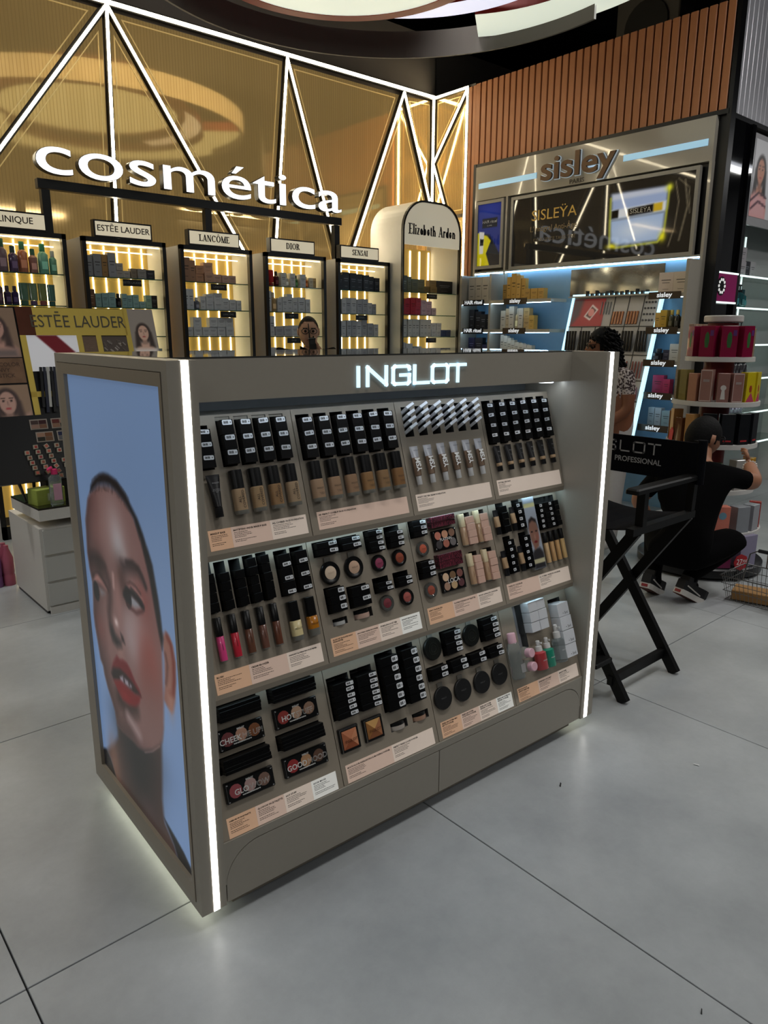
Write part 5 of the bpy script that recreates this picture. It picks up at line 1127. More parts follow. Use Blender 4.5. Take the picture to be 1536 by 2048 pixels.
for r_ in range(7):
    for c_ in range(9):
        if rnd.random() < .3: continue
        x, y = -.09+c_*.055+r_*.008, .165-r_*.028
        o = G().box(-.011,.011,-.011,.011,.015,.03).obj('lipstick_tester', cm((176,168,150) if r_ < 5 else (120,110,90),.3), tr, T((x,y,0)) @ RZ(rnd.choice([0,0,0,.5])))
        G().box(-.007,.007,-.007,.007,.03,.0305).obj('shade', cm(cols[rnd.randrange(5)],.5), o)
for i in range(5): G().bar((.05+.018*i,.38-.03*(i%2),.012),(.07+.018*i,.6,.02),.014,.01).obj('pencil_display', [M_black,cm((40,44,60)),cm((190,190,186))][i % 3], bd)
G().box(1.19,1.97,4.19,4.3,.6,.74).obj('riser', M_black, mk)
# makeup brushes and objects on the counter top
gb = thing('green_carton_box', 'yellow green printed box on the black counter top', 'box', T((1.175,4.15,.601)) @ RZ(.2))
G().cbox(-.08,.08,-.05,.05,0,.085,.002).obj('body', mat('lime_print',(150,164,72),.4,var=.25,scale=20), gb); G().box(-.02,.02,-.051,-.05,.02,.06).obj('label_print', cm((190,196,160)), gb)
mb = thing('micellar_bottle', 'clear cleanser bottle with open pink flip cap on the black counter', 'bottle', T((1.2,4.06,.601)))
G().loft([(0,.03,.022),(.004,.034,.026),(.15,.034,.026),(.168,.014,.014)], 18).obj('bottle_body', M_clr, mb, None, 40)
G().loft([(.168,.017,.017),(.195,.017,.017)], 14).obj('cap', cm((214,50,110)), mb, None, 40); G().loft([(0,.016,.016),(.007,.016,.016)], 14).obj('flip_lid', cm((214,50,110)), mb, T((-.02,0,.197)) @ RY(-.6))
G().box(-.02,.022,-.0275,-.0265,.03,.12).obj('label_print', cm((196,150,170)), mb)
for k, (x, a) in enumerate(((1.095,-.25),(1.14,.05))):
    b = thing('makeup_brush', 'fluffy dark red makeup brush in the black holder, %s of two' % ['left','right'][k], 'brush', T((x,4.25,.602)) @ RY(a), 'makeup brushes')
    G().loft([(0,.006,.006),(.1,.009,.009),(.14,.01,.01)], 10).obj('handle', cm((40,36,36),.3), b, None, 40); G().loft([(.14,.011,.011),(.2,.014,.014)], 12).obj('ferrule', cm((190,180,160),.25,metal=.6), b, None, 40); G().loft([(.2,.014,.014),(.23,.032,.028),(.26,.034,.03),(.285,.015,.015)], 14).obj('bristles', cm((96,24,34),.8), b, None, 60)
wp = thing('water_pack', 'shrink wrapped pack of pink water bottles on the floor by the drawer counter', 'pack', T((1.0,4.75,0)))
for i in range(3):
    for j in range(2):
        G().lathe([(.032,0),(.034,.01),(.034,.06),(.031,.07),(.034,.08),(.034,.17),(.014,.23),(.014,.25)], 12).obj('bottle', [cm((150,60,100),.2),cm((120,80,130),.2),cm((170,90,110),.2)][i], wp, T((-.07+.07*i,-.035+.07*j,0)), 40)
# ---------------------------------------------------------------- blue lit wall display on the right
sd = thing('wall_display', 'wide grey wall display with blue lit shelves and posters, sign reads sisley PARIS', 'display', T((0,0,0)))
M_sgrey = mat('display_grey', (168,162,150), .12, var=.02, coat=.5)
M_sblue = mat('display_blue', (120,160,190), .3, var=.03)
YZ = lambda y, z, x=6.03: axes((x,y,z), (0,-1,0), (0,0,1), (-1,0,0))      # local x = -y, facing -x
XF = 6.02
G().box(XF,6.07,2.985,5.465,2.84,3.165).obj('header_board', M_sgrey, sd)
for y0, y1 in ((4.69,5.42),(3.03,3.77)): G().box(XF-.006,XF,y0,y1,2.955,3.005).obj('light_bar', mat('blue_bar', (170,214,240), .4, emit=.5, var=0, ecol=(160,205,232)), sd)
lt = textmesh('sisley', .285, mat('bronze_letter', (70,52,36), .3, metal=.6), sx=1.3, ext=.012, off=.006, res=5)
hb_ = put('lettering', lt, sd, YZ(4.235,3.005,XF-.022)); put('lettering_edge', textmesh('sisley', .285, mat('letter_edge', (200,215,225), .4, emit=.3, var=0), sx=1.3, ext=.004, off=.011, res=5), hb_, T((0,0,-.012)))
text('PARIS', .055, cm((60,50,40)), sd, YZ(4.235,2.868,XF-.004), sx=1.15, ext=.002)
# posters
def poster(y0, y1, z0, z1, pr, nm, lab=None):
    f = G(); a = .03
    for q in ((y0-a,y1+a,z1,z1+a),(y0-a,y1+a,z0-a,z0),(y0-a,y0,z0,z1),(y1,y1+a,z0,z1)): f.box(XF-.012,6.05,*q)
    o = f.obj('poster_frame', mat('frame_grey',(150,146,138),.25), sd)
    return pr.obj(nm, vcol_mat('poster_gloss', .42, .03), o, YZ(y1,z0,XF-.002))
p1 = Print(0, .31, 0, .6, 40, 76, (26,28,34))
p1.poly([(.0,.6),(.31,.6),(.31,.1),(.16,.3),(.05,.32),(0,.3)], (34,44,110), .01); p1.blob(.15,.55,.2,.1,(40,56,140),.8)
p1.poly([(0,.33),(.13,.29),(.18,.24),(.12,.12),(.17,0),(0,0)], (196,186,20), .004); p1.poly([(.02,.34),(.09,.33),(.08,.12),(.03,.12)], (200,200,196), .004); p1.poly([(.035,.27),(.085,.26),(.08,.2),(.035,.2)], (24,24,24), .003)
p1.poly([(.06,.46),(.26,.46),(.26,.37),(.06,.37)], (22,24,34), .004)
o = poster(5.105, 5.415, 2.2, 2.8, p1, 'poster'); text('HAIR rituel', .042, cm((190,190,196)), o, T((.16,.425,.002)), 'print'); text('by sisley', .02, cm((190,190,196)), o, T((.16,.39,.002)), 'print')
p2 = Print(0, 1.85, 0, .62, 200, 68, (30,28,25))
p2.blob(.75,.3,.8,.3,(40,38,34),.7)
p2.poly([(1.09,.53),(1.62,.53),(1.62,.36),(1.1,.34)], (150,168,206), .02); p2.poly([(1.1,.48),(1.61,.49),(1.61,.53),(1.1,.53)], (188,196,216), .012)
p2.poly([(1.1,.4),(1.61,.42),(1.61,.34),(1.1,.32)], (210,214,222), .01); p2.poly([(1.26,.395),(1.5,.41),(1.5,.345),(1.26,.33)], (22,20,18), .006); p2.poly([(1.5,.41),(1.58,.415),(1.58,.35),(1.5,.345)], (196,164,40), .006); p2.poly([(1.1,.395),(1.17,.4),(1.17,.33),(1.1,.325)], (16,16,16), .006)
p2.poly([(1.09,.32),(1.61,.34),(1.6,.16),(1.56,.11),(1.16,.1),(1.11,.14)], (158,180,214), .02); p2.blob(1.36,.22,.18,.07,(206,216,232),.8)
p2.stroke([(1.085,.5),(1.09,.3),(1.1,.12),(1.16,.085),(1.56,.1),(1.61,.16),(1.625,.4),(1.63,.53)], .018, (186,190,60), .8, .8); p2.blob(1.12,.1,.05,.02,(220,210,40)); p2.blob(1.6,.14,.03,.04,(230,220,40)); p2.blob(1.63,.52,.03,.03,(220,220,60))
p2.stroke([(1.68,.56),(1.72,.4),(1.7,.2),(1.66,.06)], .01, (140,128,104), .9, .7); p2.stroke([(1.76,.56),(1.8,.36),(1.75,.1)], .014, (150,138,112), .9, .6); p2.stroke([(1.7,.58),(1.8,.5),(1.82,.3)], .008, (150,138,112), .9, .6)
o = poster(3.1, 4.95, 2.17, 2.79, p2, 'poster')
text('SISLEŸA', .135, cm((170,140,66),.3,metal=.4), o, T((.48,.445,.002)), 'print', sx=1.12); text('L\'Intégral Anti-Âge', .07, cm((150,128,84)), o, T((.48,.325,.002)), 'print', sx=1.0); text('EXCELLENCE TAKES TIME', .042, cm((120,104,72)), o, T((.5,.225,.002)), 'print', sx=1.0); text('SISLEŸA', .055, cm((205,200,190)), o, T((1.38,.37,.002)), 'print', sx=1.05)
# carcass: dividers, blue back, shelves
for y in (5.455, 5.045, 2.995): G().box(XF,6.07,y-.012,y+.012,.0,2.84).obj('upright', M_sgrey, sd)
G().box(6.065,6.075,2.99,5.46,0,2.15).obj('back_panel', M_sblue, sd)
for y0, y1 in ((5.06,5.44),(3.01,5.03)):
    G().box(XF-.002,XF+.004,y0,y1,2.115,2.127).obj('light_strip', M_ledc, sd)
    G().box(XF-.004,6.07,y0,y1,2.13,2.142).obj('upper_rail', M_sgrey, sd)
SX0 = 5.82
G().box(SX0,6.065,5.435,5.465,0,2.1).obj('side_panel', M_sgrey, sd); G().box(SX0,6.065,5.035,5.06,0,2.1).obj('divider', M_sgrey, sd); G().box(SX0,6.065,2.985,3.01,0,2.1).obj('side_panel', M_sgrey, sd)
tagm = mat('tag_brown', (58,44,30), .4)
lw = mat('tag_letter', (235,240,245), .4, emit=.6, var=0)
def bshelf(y0, y1, z, word, ty, dark=None, lightrow=True):
    s = G().box(SX0,6.065,y0,y1,z-.03,z).obj('shelf', M_sgrey, sd)
    G().box(SX0+.006,SX0+.014,y0+.01,y1-.01,z-.036,z-.03).obj('light_strip', M_ledc, s)
    if word:
        t = G().box(SX0-.008,SX0-.001,ty-.14,ty+.14,z-.045,z+.012).obj('shelf_tag', dark or tagm, s)
        put('lettering', textmesh(word, .052, lw, sx=1.2 if word == 'sisley' else 1, ext=.001, off=.001), t, YZ(ty,z-.014,SX0-.0085))
for z in (1.84,1.56,1.305,1.03,.75): bshelf(5.06, 5.435, z, 'HAIR rituel', 5.26, M_black); bshelf(4.3, 5.035, z, 'sisley', 4.72)
for z in (1.84,1.56,1.295,1.024,.75): bshelf(3.01, 3.3, z, 'sisley', 3.17)
def srow(spec, y1, z, where, x=5.93): row(spec, 0, z+.001, where, 'products in the blue lit wall display', 0, 0, axes((x,y1,0),(0,-1,0),(1,0,0),(0,0,1)))
CRM = (196,186,170); GLD = (196,156,78)
srow([('c',.085,.24,(186,180,170)),('c',.085,.24,(188,182,172)),('c',.09,.24,(190,184,174))], 5.41, 1.84, 'top shelf of the narrow blue column')
srow([('c',.075,.2,(30,30,34)),('c',.08,.18,(24,24,28)),('c',.075,.15,(34,34,38)),('c',.06,.15,(26,26,30))], 5.39, 1.56, 'second shelf of the narrow blue column')
srow([('c',.09,.17,(26,28,60)),('c',.1,.17,(28,28,36)),('c',.1,.1,(30,32,70))], 5.39, 1.305, 'third shelf of the narrow blue column')
srow([('c',.05,.15,(150,120,60)),('c',.05,.22,GLD),('c',.06,.25,GLD),('c',.05,.23,(206,166,90)),('c',.05,.2,GLD),('c',.07,.1,(186,150,80)),('c',.08,.1,GLD),('c',.07,.1,(190,152,80))], 4.95, 1.84, 'top shelf of the wide blue bay')
srow([('c',.06,.18,CRM),('c',.05,.2,(190,170,140)),('c',.06,.22,CRM),('b',.05,.2,(196,176,140),(200,190,170)),('c',.06,.2,CRM),('c',.07,.1,(190,160,110),(0,0,0),2),('c',.06,.13,GLD)], 4.97, 1.56, 'second shelf of the wide blue bay')
srow([('c',.045,.2,CRM),('c',.045,.19,CRM),('c',.045,.17,CRM),('c',.045,.15,CRM),('c',.05,.13,CRM),('c',.05,.12,CRM),('c',.05,.11,(190,182,172)),('c',.06,.1,CRM)], 4.97, 1.305, 'third shelf of the wide blue bay')
srow([('c',.13,.17,(206,190,178)),('c',.13,.17,(210,196,180))], 3.29, 1.84, 'top shelf of the right blue column', 5.95)
srow([('c',.045,.13,GLD),('c',.06,.15,(186,146,52)),('b',.05,.15,(70,62,40),(196,160,70)),('b',.05,.15,(40,36,30),(200,164,80)),('b',.05,.14,(36,32,28),(180,150,70))], 3.29, 1.56, 'second shelf of the right blue column')
srow([('b',.09,.1,(30,30,36),(60,60,64)),('c',.06,.09,(40,40,60)),('c',.09,.14,(190,186,178))], 3.28, 1.295, 'third shelf of the right blue column')
srow([('c',.1,.15,(160,36,76)),('c',.06,.12,(170,40,80))], 3.26, 1.024, 'fourth shelf of the right blue column'); srow([('c',.06,.15,(150,156,160)),('c',.06,.15,(160,164,168)),('c',.08,.13,(140,160,166))], 3.27, .75, 'fifth shelf of the right blue column')
# mirror bay behind the tester board
G().box(6.058,6.066,3.32,4.26,1.86,2.1).obj('mirror', mat('mirror_tint', (150,150,146), .08, metal=.9, var=0), sd)
G().box(5.95,6.06,3.34,4.2,1.84,1.852).obj('mirror_shelf', M_sgrey, sd)
for i in range(12): G().box(5.96,5.99,4.0-.05*i,4.02-.05*i,1.852,1.852+random.uniform(.02,.05)).obj('tester', M_black, sd)
# sloping white tester board with lit edges; x = 6.0 - .26*(1.845-z)
TB = axes((6.0-.26*(1.845-.35),4.16,.35), (0,-1,0), Vector((.26,0,1)).normalized(), Vector((-1,0,.26)).normalized()); TH = 1.495/Vector((.26,0,1)).normalized().z; TW = .86
tb = G().box(0,TW,0,TH,-.04,0).obj('tester_board', mat('board_white', (176,172,168), .4, var=.03), sd, TB)
for q in ((-.02,0,0,TH),(TW,TW+.02,0,TH),(-.02,TW+.02,TH,TH+.022)): G().box(*q,-.03,.012).obj('light_strip', mat('board_light', (190,232,250), .5, emit=1.5, var=0, ecol=(176,226,246)), tb)
rnd = random.Random(11)
ROWS = [0,.2,.42,.62,.8,1.02,1.27,TH-.01]; CW = TW/6
for i, z in enumerate(ROWS[:-1]): G().box(0,TW,z-.004,z+.004,0,.004).obj('black_rule', M_black, tb)
for c in range(1, 6):
    for i in range(len(ROWS)-1):
        if i == 6 and c in (1,2): continue
        G().box(c*CW-.003,c*CW+.003,ROWS[i],ROWS[i+1],0,.004).obj('black_rule', M_black, tb)
pr = Print(0, CW*2.3, 0, .25, 60, 50, (132,30,36)); pr.poly([(0,0),(0,.25),(.1,.25),(.08,.1)], (60,40,48), .02); pr.poly([(.13,.09),(.2,.05),(.27,.15),(.2,.2)], (190,180,172), .006); pr.poly([(.15,.095),(.2,.07),(.25,.145),(.2,.18)], (70,36,36), .006); pr.ell(.2,.125,.035,.04,(180,110,104),.2)
pr.obj('poster', vcol_mat('print_lit', .3), tb, T((.01,1.275,.003)))
for i in range(len(ROWS)-1):
    for c in range(6):
        if i == 6 and c < 2: continue
        z0, h = ROWS[i]+.02, ROWS[i+1]-ROWS[i]-.04; kind = ['pan','pan','pen','stick','pen','black','stick2'][i] if i < 6 else ['','','w','amber','amber','dot'][c] if c < 6 else 'dot'
        n = 4
        for k in range(n):
            x = (c+.16+.2*k)*CW
            if kind == 'black': G().bar((x,z0+.01,.012),(x+.01,z0+h*.85,.05),.016,.014).obj('tester_pen', M_black, tb)
            elif kind == 'stick': G().bar((x,z0,.01),(x+.006,z0+h*.7,.035),.018,.016).obj('lipstick_tester', [cm((120,20,30),.3),cm((150,34,40),.3),cm((96,24,30),.3)][k % 3], tb)
            elif kind == 'pen': G().bar((x,z0,.008),(x,z0+h*.8,.012),.008,.008).obj('tester_pen', cm((130,60,52),.4), tb)
            elif kind == 'pan' and k < 2: G().lathe([(.022,0),(.022,.006),(.018,.007)], 12).obj('tester_pan', [cm((40,36,38),.3),cm((168,96,92),.5)][(c+k) % 2], tb, T(((c+.28+.42*k)*CW,z0+h*.5,0)))
            elif kind == 'amber': G().box(x-.012,x+.006,z0,z0+h*.5,0,.012).obj('tester_bottle', cm((150,84,36),.25), tb)
            elif kind == 'dot':
                for q in range(4): G().lathe([(.009,0),(.009,.006),(.006,.007)], 8).obj('tester_pan', cm((60,56,58),.4), tb, T((x,z0+h*(.15+.23*q),0)))
            elif kind == 'w': G().bar((x,z0+h*.4,.006),(x,z0+h*.9,.006),.008,.006).obj('tester_pen', cm((120,120,118),.4), tb)
# ---------------------------------------------------------------- shelves round the corner at the far right
rs = thing('tall_shelving', 'tall white lit shelving at the right edge with poster above hair care bottles', 'shelf', T((0,0,0)))
G().box(6.56,6.6,2.93,3.25,0,3.15).obj('upright', M_white, rs); G().box(6.6,8.2,3.22,3.25,0,3.15).obj('back_panel', mat('shelf_back', (150,152,152), .4), rs)
G().box(6.6,8.2,2.95,3.22,3.05,3.1).obj('top_panel', M_white, rs); G().box(8.2,8.24,2.93,3.25,0,3.15).obj('upright', M_white, rs)
G().box(6.6,8.2,2.93,2.95,2.42,3.13).obj('header_board', mat('header_silver', (170,170,172), .25, metal=.3), rs)
pf = mini_face(.9, .6, (160,160,162), (30,26,26), (150,104,84), (176,120,120), .16, .62, .09, 70); pf.poly([(.0,.0),(.3,.0),(.28,.16),(.05,.2)], (170,130,130), .03); pf.stroke([(.0,.12),(.15,.2),(.3,.17)], .02, (60,40,48), .4); pf.stroke([(.02,.06),(.15,.13),(.3,.1)], .02, (70,46,54), .4)
pf.obj('poster', vcol_mat('print_lit', .3), rs, FACE_Y(6.64,2.927,2.49))
for z in (2.02,1.75,1.43,1.12,.8,.5): s = G().box(6.6,8.2,2.96,3.22,z-.014,z-.001).obj('glass_shelf', M_glass, rs); G().box(6.6,8.2,2.952,2.96,z-.016,z-.001).obj('light_edge', mat('edge_light', (225,245,240), .4, emit=1.1, var=0), s)
for x in (6.64,6.71,6.93,7.3): G().box(x-.008,x+.008,3.21,3.22,.3,2.4).obj('led_strip', mat('edge_light', (225,245,240), .4, emit=1.1, var=0), rs)
def rrow(z, spec, nm): row(spec, 6.64, z, '%s shelf of the far right shelving' % nm, 'hair care on the far right shelving', 3.05)
rrow(2.02, [('c',.12,.12,(120,124,150),(0,0,0),2),('c',.14,.12,(150,146,150),(0,0,0),2),('c',.1,.13,(40,42,48)),('c',.1,.13,(150,150,152))], 'top')
rrow(1.75, [('p',.07,.2,(22,80,84),(16,40,44)),('p',.07,.21,(24,84,88),(16,40,44)),('p',.08,.22,(20,74,80),(14,30,34)),('p',.08,.2,(30,70,74),(14,20,24)),('b',.07,.16,(26,80,84),(20,50,56))], 'second')
rrow(1.43, [('p',.05,.2,(70,66,64),(18,18,20))]*4+[('p',.07,.2,(150,160,158),(20,20,22))]*3, 'third'); rrow(1.12, [('b',.06,.18,(44,40,44),(18,18,20))]*9, 'fourth'); rrow(.8, [('b',.07,.2,(120,112,130),(90,84,110))]*8, 'fifth')
# narrow display glimpsed between column and carousel
ns = thing('pink_wall_panel', 'small magenta lit panel with round white emblem beside the black column', 'panel', T((0,0,0)))
G().box(6.14,6.48,2.89,2.92,1.78,2.0).obj('panel', mat('magenta', (120,26,78), .3, emit=.2, var=.3, scale=4), ns)
for z in (2.0,1.765): G().box(6.13,6.49,2.885,2.9,z,z+.014).obj('light_strip', mat('edge_light', (225,245,240), .4, emit=1.1, var=0), ns)
em = G().lathe([(.075,0),(.075,.004),(.06,.005)], 24).obj('emblem', M_blackgloss, ns, FACE_Y(6.2,2.89,1.9))
for i in range(10): G().lathe([(.012,.005),(.012,.008)], 10).obj('emblem_bead', cm((230,230,228),.4,emit=.5), em, T((.052*math.cos(i*.628),.052*math.sin(i*.628),0)))
# ---------------------------------------------------------------- tall director's chair behind the kiosk
dc = thing('director_chair', 'tall black folding director chair with lettered canvas back', 'chair', T((0,0,0)))
M_chair = mat('chair_black', (8,8,9), .5, var=.15, spec=.25)
M_canvas = mat('canvas_navy', (8,9,14), .9, spec=.1, var=.15, scale=200)
XF_, XB_, YN, YFr = 2.575, 3.04, 1.43, 1.96
def limb(name, a, b, w, h, up=(0,0,1), par=None, m=None): return G().bar(a, b, w, h, 0, None, up).obj(name, m or M_chair, par or dc)
for x in (XF_+.02, XB_-.02):        # crossed legs front and back
    limb('leg', (x,YN,.005), (x,YFr-.03,.735), .045, .026, (1,0,0)); limb('leg', (x+.028,YFr,.005), (x+.028,YN+.03,.735), .045, .026, (1,0,0))
for y in (YN, YFr):
    limb('foot_rail', (XF_,y+(.065 if y == YN else -.065),.085), (XB_,y+(.065 if y == YN else -.065),.085), .024, .04)
for y in (YN+.02, YFr-.02):
    limb('seat_rail', (XF_-.02,y,.745), (XB_+.02,y,.745), .035, .03)
    limb('arm_post', (XF_+.06,y,.76), (XF_+.06,y,.9), .035, .03, (1,0,0)); limb('back_post', (XB_-.0,y,.76), (XB_+.02,y,1.065), .03, .03, (1,0,0))
    G().cbox(XF_-.03,XB_+.0,y-.028,y+.028,.9,.922,.006).obj('armrest', M_chair, dc)
seat = G()
for i in range(8):
    y0, y1 = YN+.02+(YFr-YN-.04)*i/8, YN+.02+(YFr-YN-.04)*(i+1)/8; d = lambda y: .76-.035*math.sin(PI*(y-YN)/(YFr-YN))
    seat.add([(XF_,y0,d(y0)),(XB_,y0,d(y0)),(XB_,y1,d(y1)),(XF_,y1,d(y1)),(XF_,y0,d(y0)-.004),(XB_,y0,d(y0)-.004),(XB_,y1,d(y1)-.004),(XF_,y1,d(y1)-.004)], [(0,1,2,3),(7,6,5,4),(0,4,5,1),(2,6,7,3),(1,5,6,2),(3,7,4,0)])
seat.obj('canvas_seat', M_canvas, dc)
bk = G().box(XB_-.008,XB_+.004,YN-.02,YFr+.0,.885,1.057).obj('canvas_back', M_canvas, dc)
for y in (YN-.005, YFr-.005): G().lathe([(.02,.88),(.02,1.07)], 10).obj('canvas_sleeve', M_canvas, bk, T((XB_+.006,y,0)), 40)
CB = axes((XB_-.009,0,0), (0,-1,0), (0,0,1), (-1,0,0)); M_cl = cm((150,150,152),.5)
w_ = .058; xs = [('I',-2.045,.008),('N',-2.015,.06),('G',-1.8825,.055),('L',-1.803,.045),('O',-1.736,.054),('T',-1.663,.056)]
logo(xs[2:], .985, .045, .0065, M_cl, bk, CB, .001)
text('PROFESSIONAL', .034, M_cl, bk, CB @ T((-1.712,.948,.001)), 'lettering', off=.0006)
limb('foot_rest_bar', (XF_-.005,YN+.12,.19), (XF_-.005,YFr-.12,.19), .03, .03)
G().cbox(XF_-.1,XF_+.02,YN+.07,YFr-.1,.165,.185,.004).obj('foot_rest', M_chair, dc)
# ---------------------------------------------------------------- round carousel of perfume gift boxes
CX, CY = 4.72, 2.16
ca = thing('carousel_stand', 'round white tiered carousel stand stacked with boxed perfumes', 'stand', T((CX,CY,0)))
G().lathe([(.33,0),(.39,.02),(.39,.07),(.37,.085)], 40).obj('base', M_black, ca, None, 40)
G().lathe([(.09,.08),(.09,1.58)], 24).obj('column', cm((110,24,28),.4), ca, None, 40)
LV = [(1.375,.205),(1.105,.262),(.845,.275),(.56,.285),(.3,.35)]
for z, r in LV: G().lathe([(r-.005,z-.03),(r,z-.028),(r,z-.001),(r-.004,z),(.05,z)], 48).obj('round_shelf', mat('carousel_white', (196,194,190), .35, var=.02), ca, None, 40)
G().lathe([(.11,1.585),(.115,1.59),(.115,1.62),(.11,1.625)], 28).obj('top_cap', mat('carousel_white', (196,194,190), .35, var=.02), ca, None, 40)
def ringbox(z, r, ang, w, h, d, col, desc, pr=None, cat='box', rough=.25):
    a = math.radians(ang); M = T((CX+math.cos(a)*(r-d/2), CY+math.sin(a)*(r-d/2), z)) @ RZ(a+PI/2)
    o = put('perfume_box', G().cbox(-w/2,w/2,-d/2,d/2,0,h,.0015).mesh('perfume_box', cm(col, rough, coat=.4)), None, M)
    tag(o, desc, cat, 'boxed perfumes on the carousel')
    if pr: pr(o, w, h, d)
    return o
def face_of(d): return axes((0,-d/2-.0006,0),(1,0,0),(0,0,1),(0,-1,0))
def pr_cactus(o, w, h, d):
    G().loft([(h*.3,w*.1,.001),(h*.5,w*.16,.001),(h*.72,w*.13,.001),(h*.8,w*.04,.001)], 10).obj('green_print', cm((44,100,48)), o, T((0,-d/2,0)))
    G().box(w*.2,w*.42,-d/2-.001,-d/2,h*.68,h*.86).obj('violet_print', cm((90,40,110)), o)
def pr_frame(o, w, h, d):
    g = G()
    for q in ((-w*.46,w*.46,h*.02,h*.04),(-w*.46,w*.46,h*.96,h*.98),(-w*.46,-w*.43,h*.02,h*.98),(w*.43,w*.46,h*.02,h*.98)): g.box(q[0],q[1],-d/2-.0008,-d/2,q[2],q[3])
    g.obj('frame_print', cm((206,190,182)), o); G().box(-w*.25,w*.25,-d/2-.0008,-d/2,h*.62,h*.7).obj('label_print', cm((150,134,130)), o)
def pr_bottle(o, w, h, d):
    G().lathe([(w*.24,0),(w*.24,.0008)], 16).obj('silhouette_print', cm((206,200,194)), o, face_of(d) @ T((0,h*.5,0))); G().prism([(-w*.2,h*.1),(w*.2,h*.1),(w*.12,h*.42),(-w*.12,h*.42)], 0, .0008).obj('silhouette_print', cm((206,200,194)), o, face_of(d))
def pr_tri(o, w, h, d): G().prism([(-w*.48,h*.01),(w*.48,h*.01),(w*.1,h*.32)], 0, .0008).obj('pink_print', cm((176,60,90)), o, face_of(d)); G().loft([(h*.34,w*.13,.001),(h*.46,w*.18,.001),(h*.56,w*.1,.001)], 10).obj('figure_print', cm((150,60,30)), o, T((0,-d/2,0)))
A0_ = math.degrees(math.atan2(-CY, -CX))     # direction towards the camera
for i, (da, c) in enumerate([(-66,(126,18,54)),(-25,(130,20,56)),(13,(134,20,58)),(51,(122,18,52))]): ringbox(1.376, .195, A0_+da, .092, .185, .06, c, '%s magenta gift box with green cactus print, top carousel shelf' % ORD[i], pr_cactus)
ringbox(1.376, .19, A0_+82, .06, .17, .06, (170,150,120), 'pale box at the right end of the top carousel shelf')
for i in range(5): ringbox(1.376, .2, A0_-100-i*14, .035, .2, .03, (176,150,130), '%s slim beige box behind the magenta boxes on the carousel' % ORD[i])
for da, w, h, c, ds, f in [(-76,.07,.185,(120,104,60),'first olive clear box',None),(-52,.07,.19,(128,116,64),'second olive clear box',None),(-34,.06,.17,(170,120,96),'peach box beside the olive ones',None),(-14,.072,.195,(150,110,100),'dusty pink framed box with grey label',pr_frame),(9,.068,.175,(140,100,92),'dusty pink box with white figure print',pr_bottle),(29,.07,.175,(144,104,96),'second dusty pink framed box',pr_frame),(50,.075,.18,(196,176,30),'first yellow box with pink triangle',pr_tri),(72,.07,.18,(200,180,34),'second yellow box with pink triangle',pr_tri)]:
    ringbox(1.106, .25, A0_+da, w, h, .05, c, ds+', second carousel shelf', f)
for da, w, h, c, ds in [(-86,.06,.18,(150,100,56),'tan box'),(-66,.05,.2,(160,112,66),'tall tan box'),(-48,.06,.15,(92,56,34),'brown bottle box with white label'),(-30,.06,.18,(176,130,76),'golden tan box'),(-4,.082,.19,(20,22,26),'first black box'),(20,.082,.19,(22,24,28),'second black box'),(44,.082,.19,(18,20,24),'third black box'),(68,.082,.19,(24,26,30),'fourth black box')]:
    o = ringbox(.846, .265, A0_+da, w, h, .06, c, ds+' on the third carousel shelf')
    if c[0] < 30: G().box(-w*.3,w*.3,-.0308,-.03,h*.1,h*.15).obj('red_print', cm((170,40,44)), o)
rt_ = G().prism([(-.025,0),(.025,0),(.025,.06),(0,.085),(-.025,.06)], 0, .002); tag(rt_.obj('price_tag', cm((190,24,36),.4), None, T((CX+math.cos(math.radians(A0_-62))*.272,CY+math.sin(math.radians(A0_-62))*.272,.846)) @ RZ(math.radians(A0_-62)+PI/2) @ RX(PI/2-.1)), 'red price tag standing before the tan boxes on the carousel', 'tag')
for da, w, h, c, ds in [(-60,.08,.16,(90,90,50),'olive box'),(-25,.08,.17,(120,110,60),'khaki box'),(10,.08,.17,(60,80,60),'dark green box'),(45,.09,.19,(150,146,140),'clear wrapped silver box'),(75,.08,.19,(190,140,40),'orange edged box')]: ringbox(.561, .275, A0_+da, w, h, .06, c, ds+' on the fourth carousel shelf')
def pr_crown(o, w, h, d): G().loft([(h*.15,w*.2,.001),(h*.45,w*.16,.001),(h*.55,w*.05,.001),(h*.75,w*.12,.001),(h*.85,w*.02,.001)], 10).obj('silver_print', cm((160,150,156)), o, T((0,-d/2,0)))
def pr_sun(o, w, h, d): G().lathe([(w*.26,0),(w*.26,.0008)], 14).obj('blue_print', cm((110,150,170)), o, face_of(d) @ T((0,h*.66,0)))
for da, w, h, c, ds, f in [(-30,.1,.17,(130,30,52),'first crimson box with silver bottle print',pr_crown),(-6,.1,.17,(134,32,54),'second crimson box with silver bottle print',pr_crown),(20,.09,.17,(206,116,96),'salmon box with round blue print',pr_sun),(44,.1,.165,(130,134,140),'grey floral box',None),(66,.09,.165,(140,140,146),'second grey floral box',None),(86,.04,.165,(170,50,40),'narrow red box',None)]: ringbox(.301, .34, A0_+da, w, h, .07, c, ds+', lowest carousel shelf', f)
for da, r, z, w, h, c, ds in [(-10,.37,.086,.13,.19,(110,44,88),'purple foil gift bag'),(22,.375,.086,.11,.18,(120,40,80),'magenta foil gift bag'),(50,.375,.086,.14,.2,(130,124,150),'silver violet gift bag')]: ringbox(z, r, A0_+da, w, h, .06, c, ds+' on the black carousel base', None, 'bag')
ps = thing('price_sign', 'round red price sign reading 27.95€ at the carousel foot', 'sign', T((CX+math.cos(math.radians(A0_+38))*.40,CY+math.sin(math.radians(A0_+38))*.40,.13)) @ RZ(math.radians(A0_+38)+PI/2))
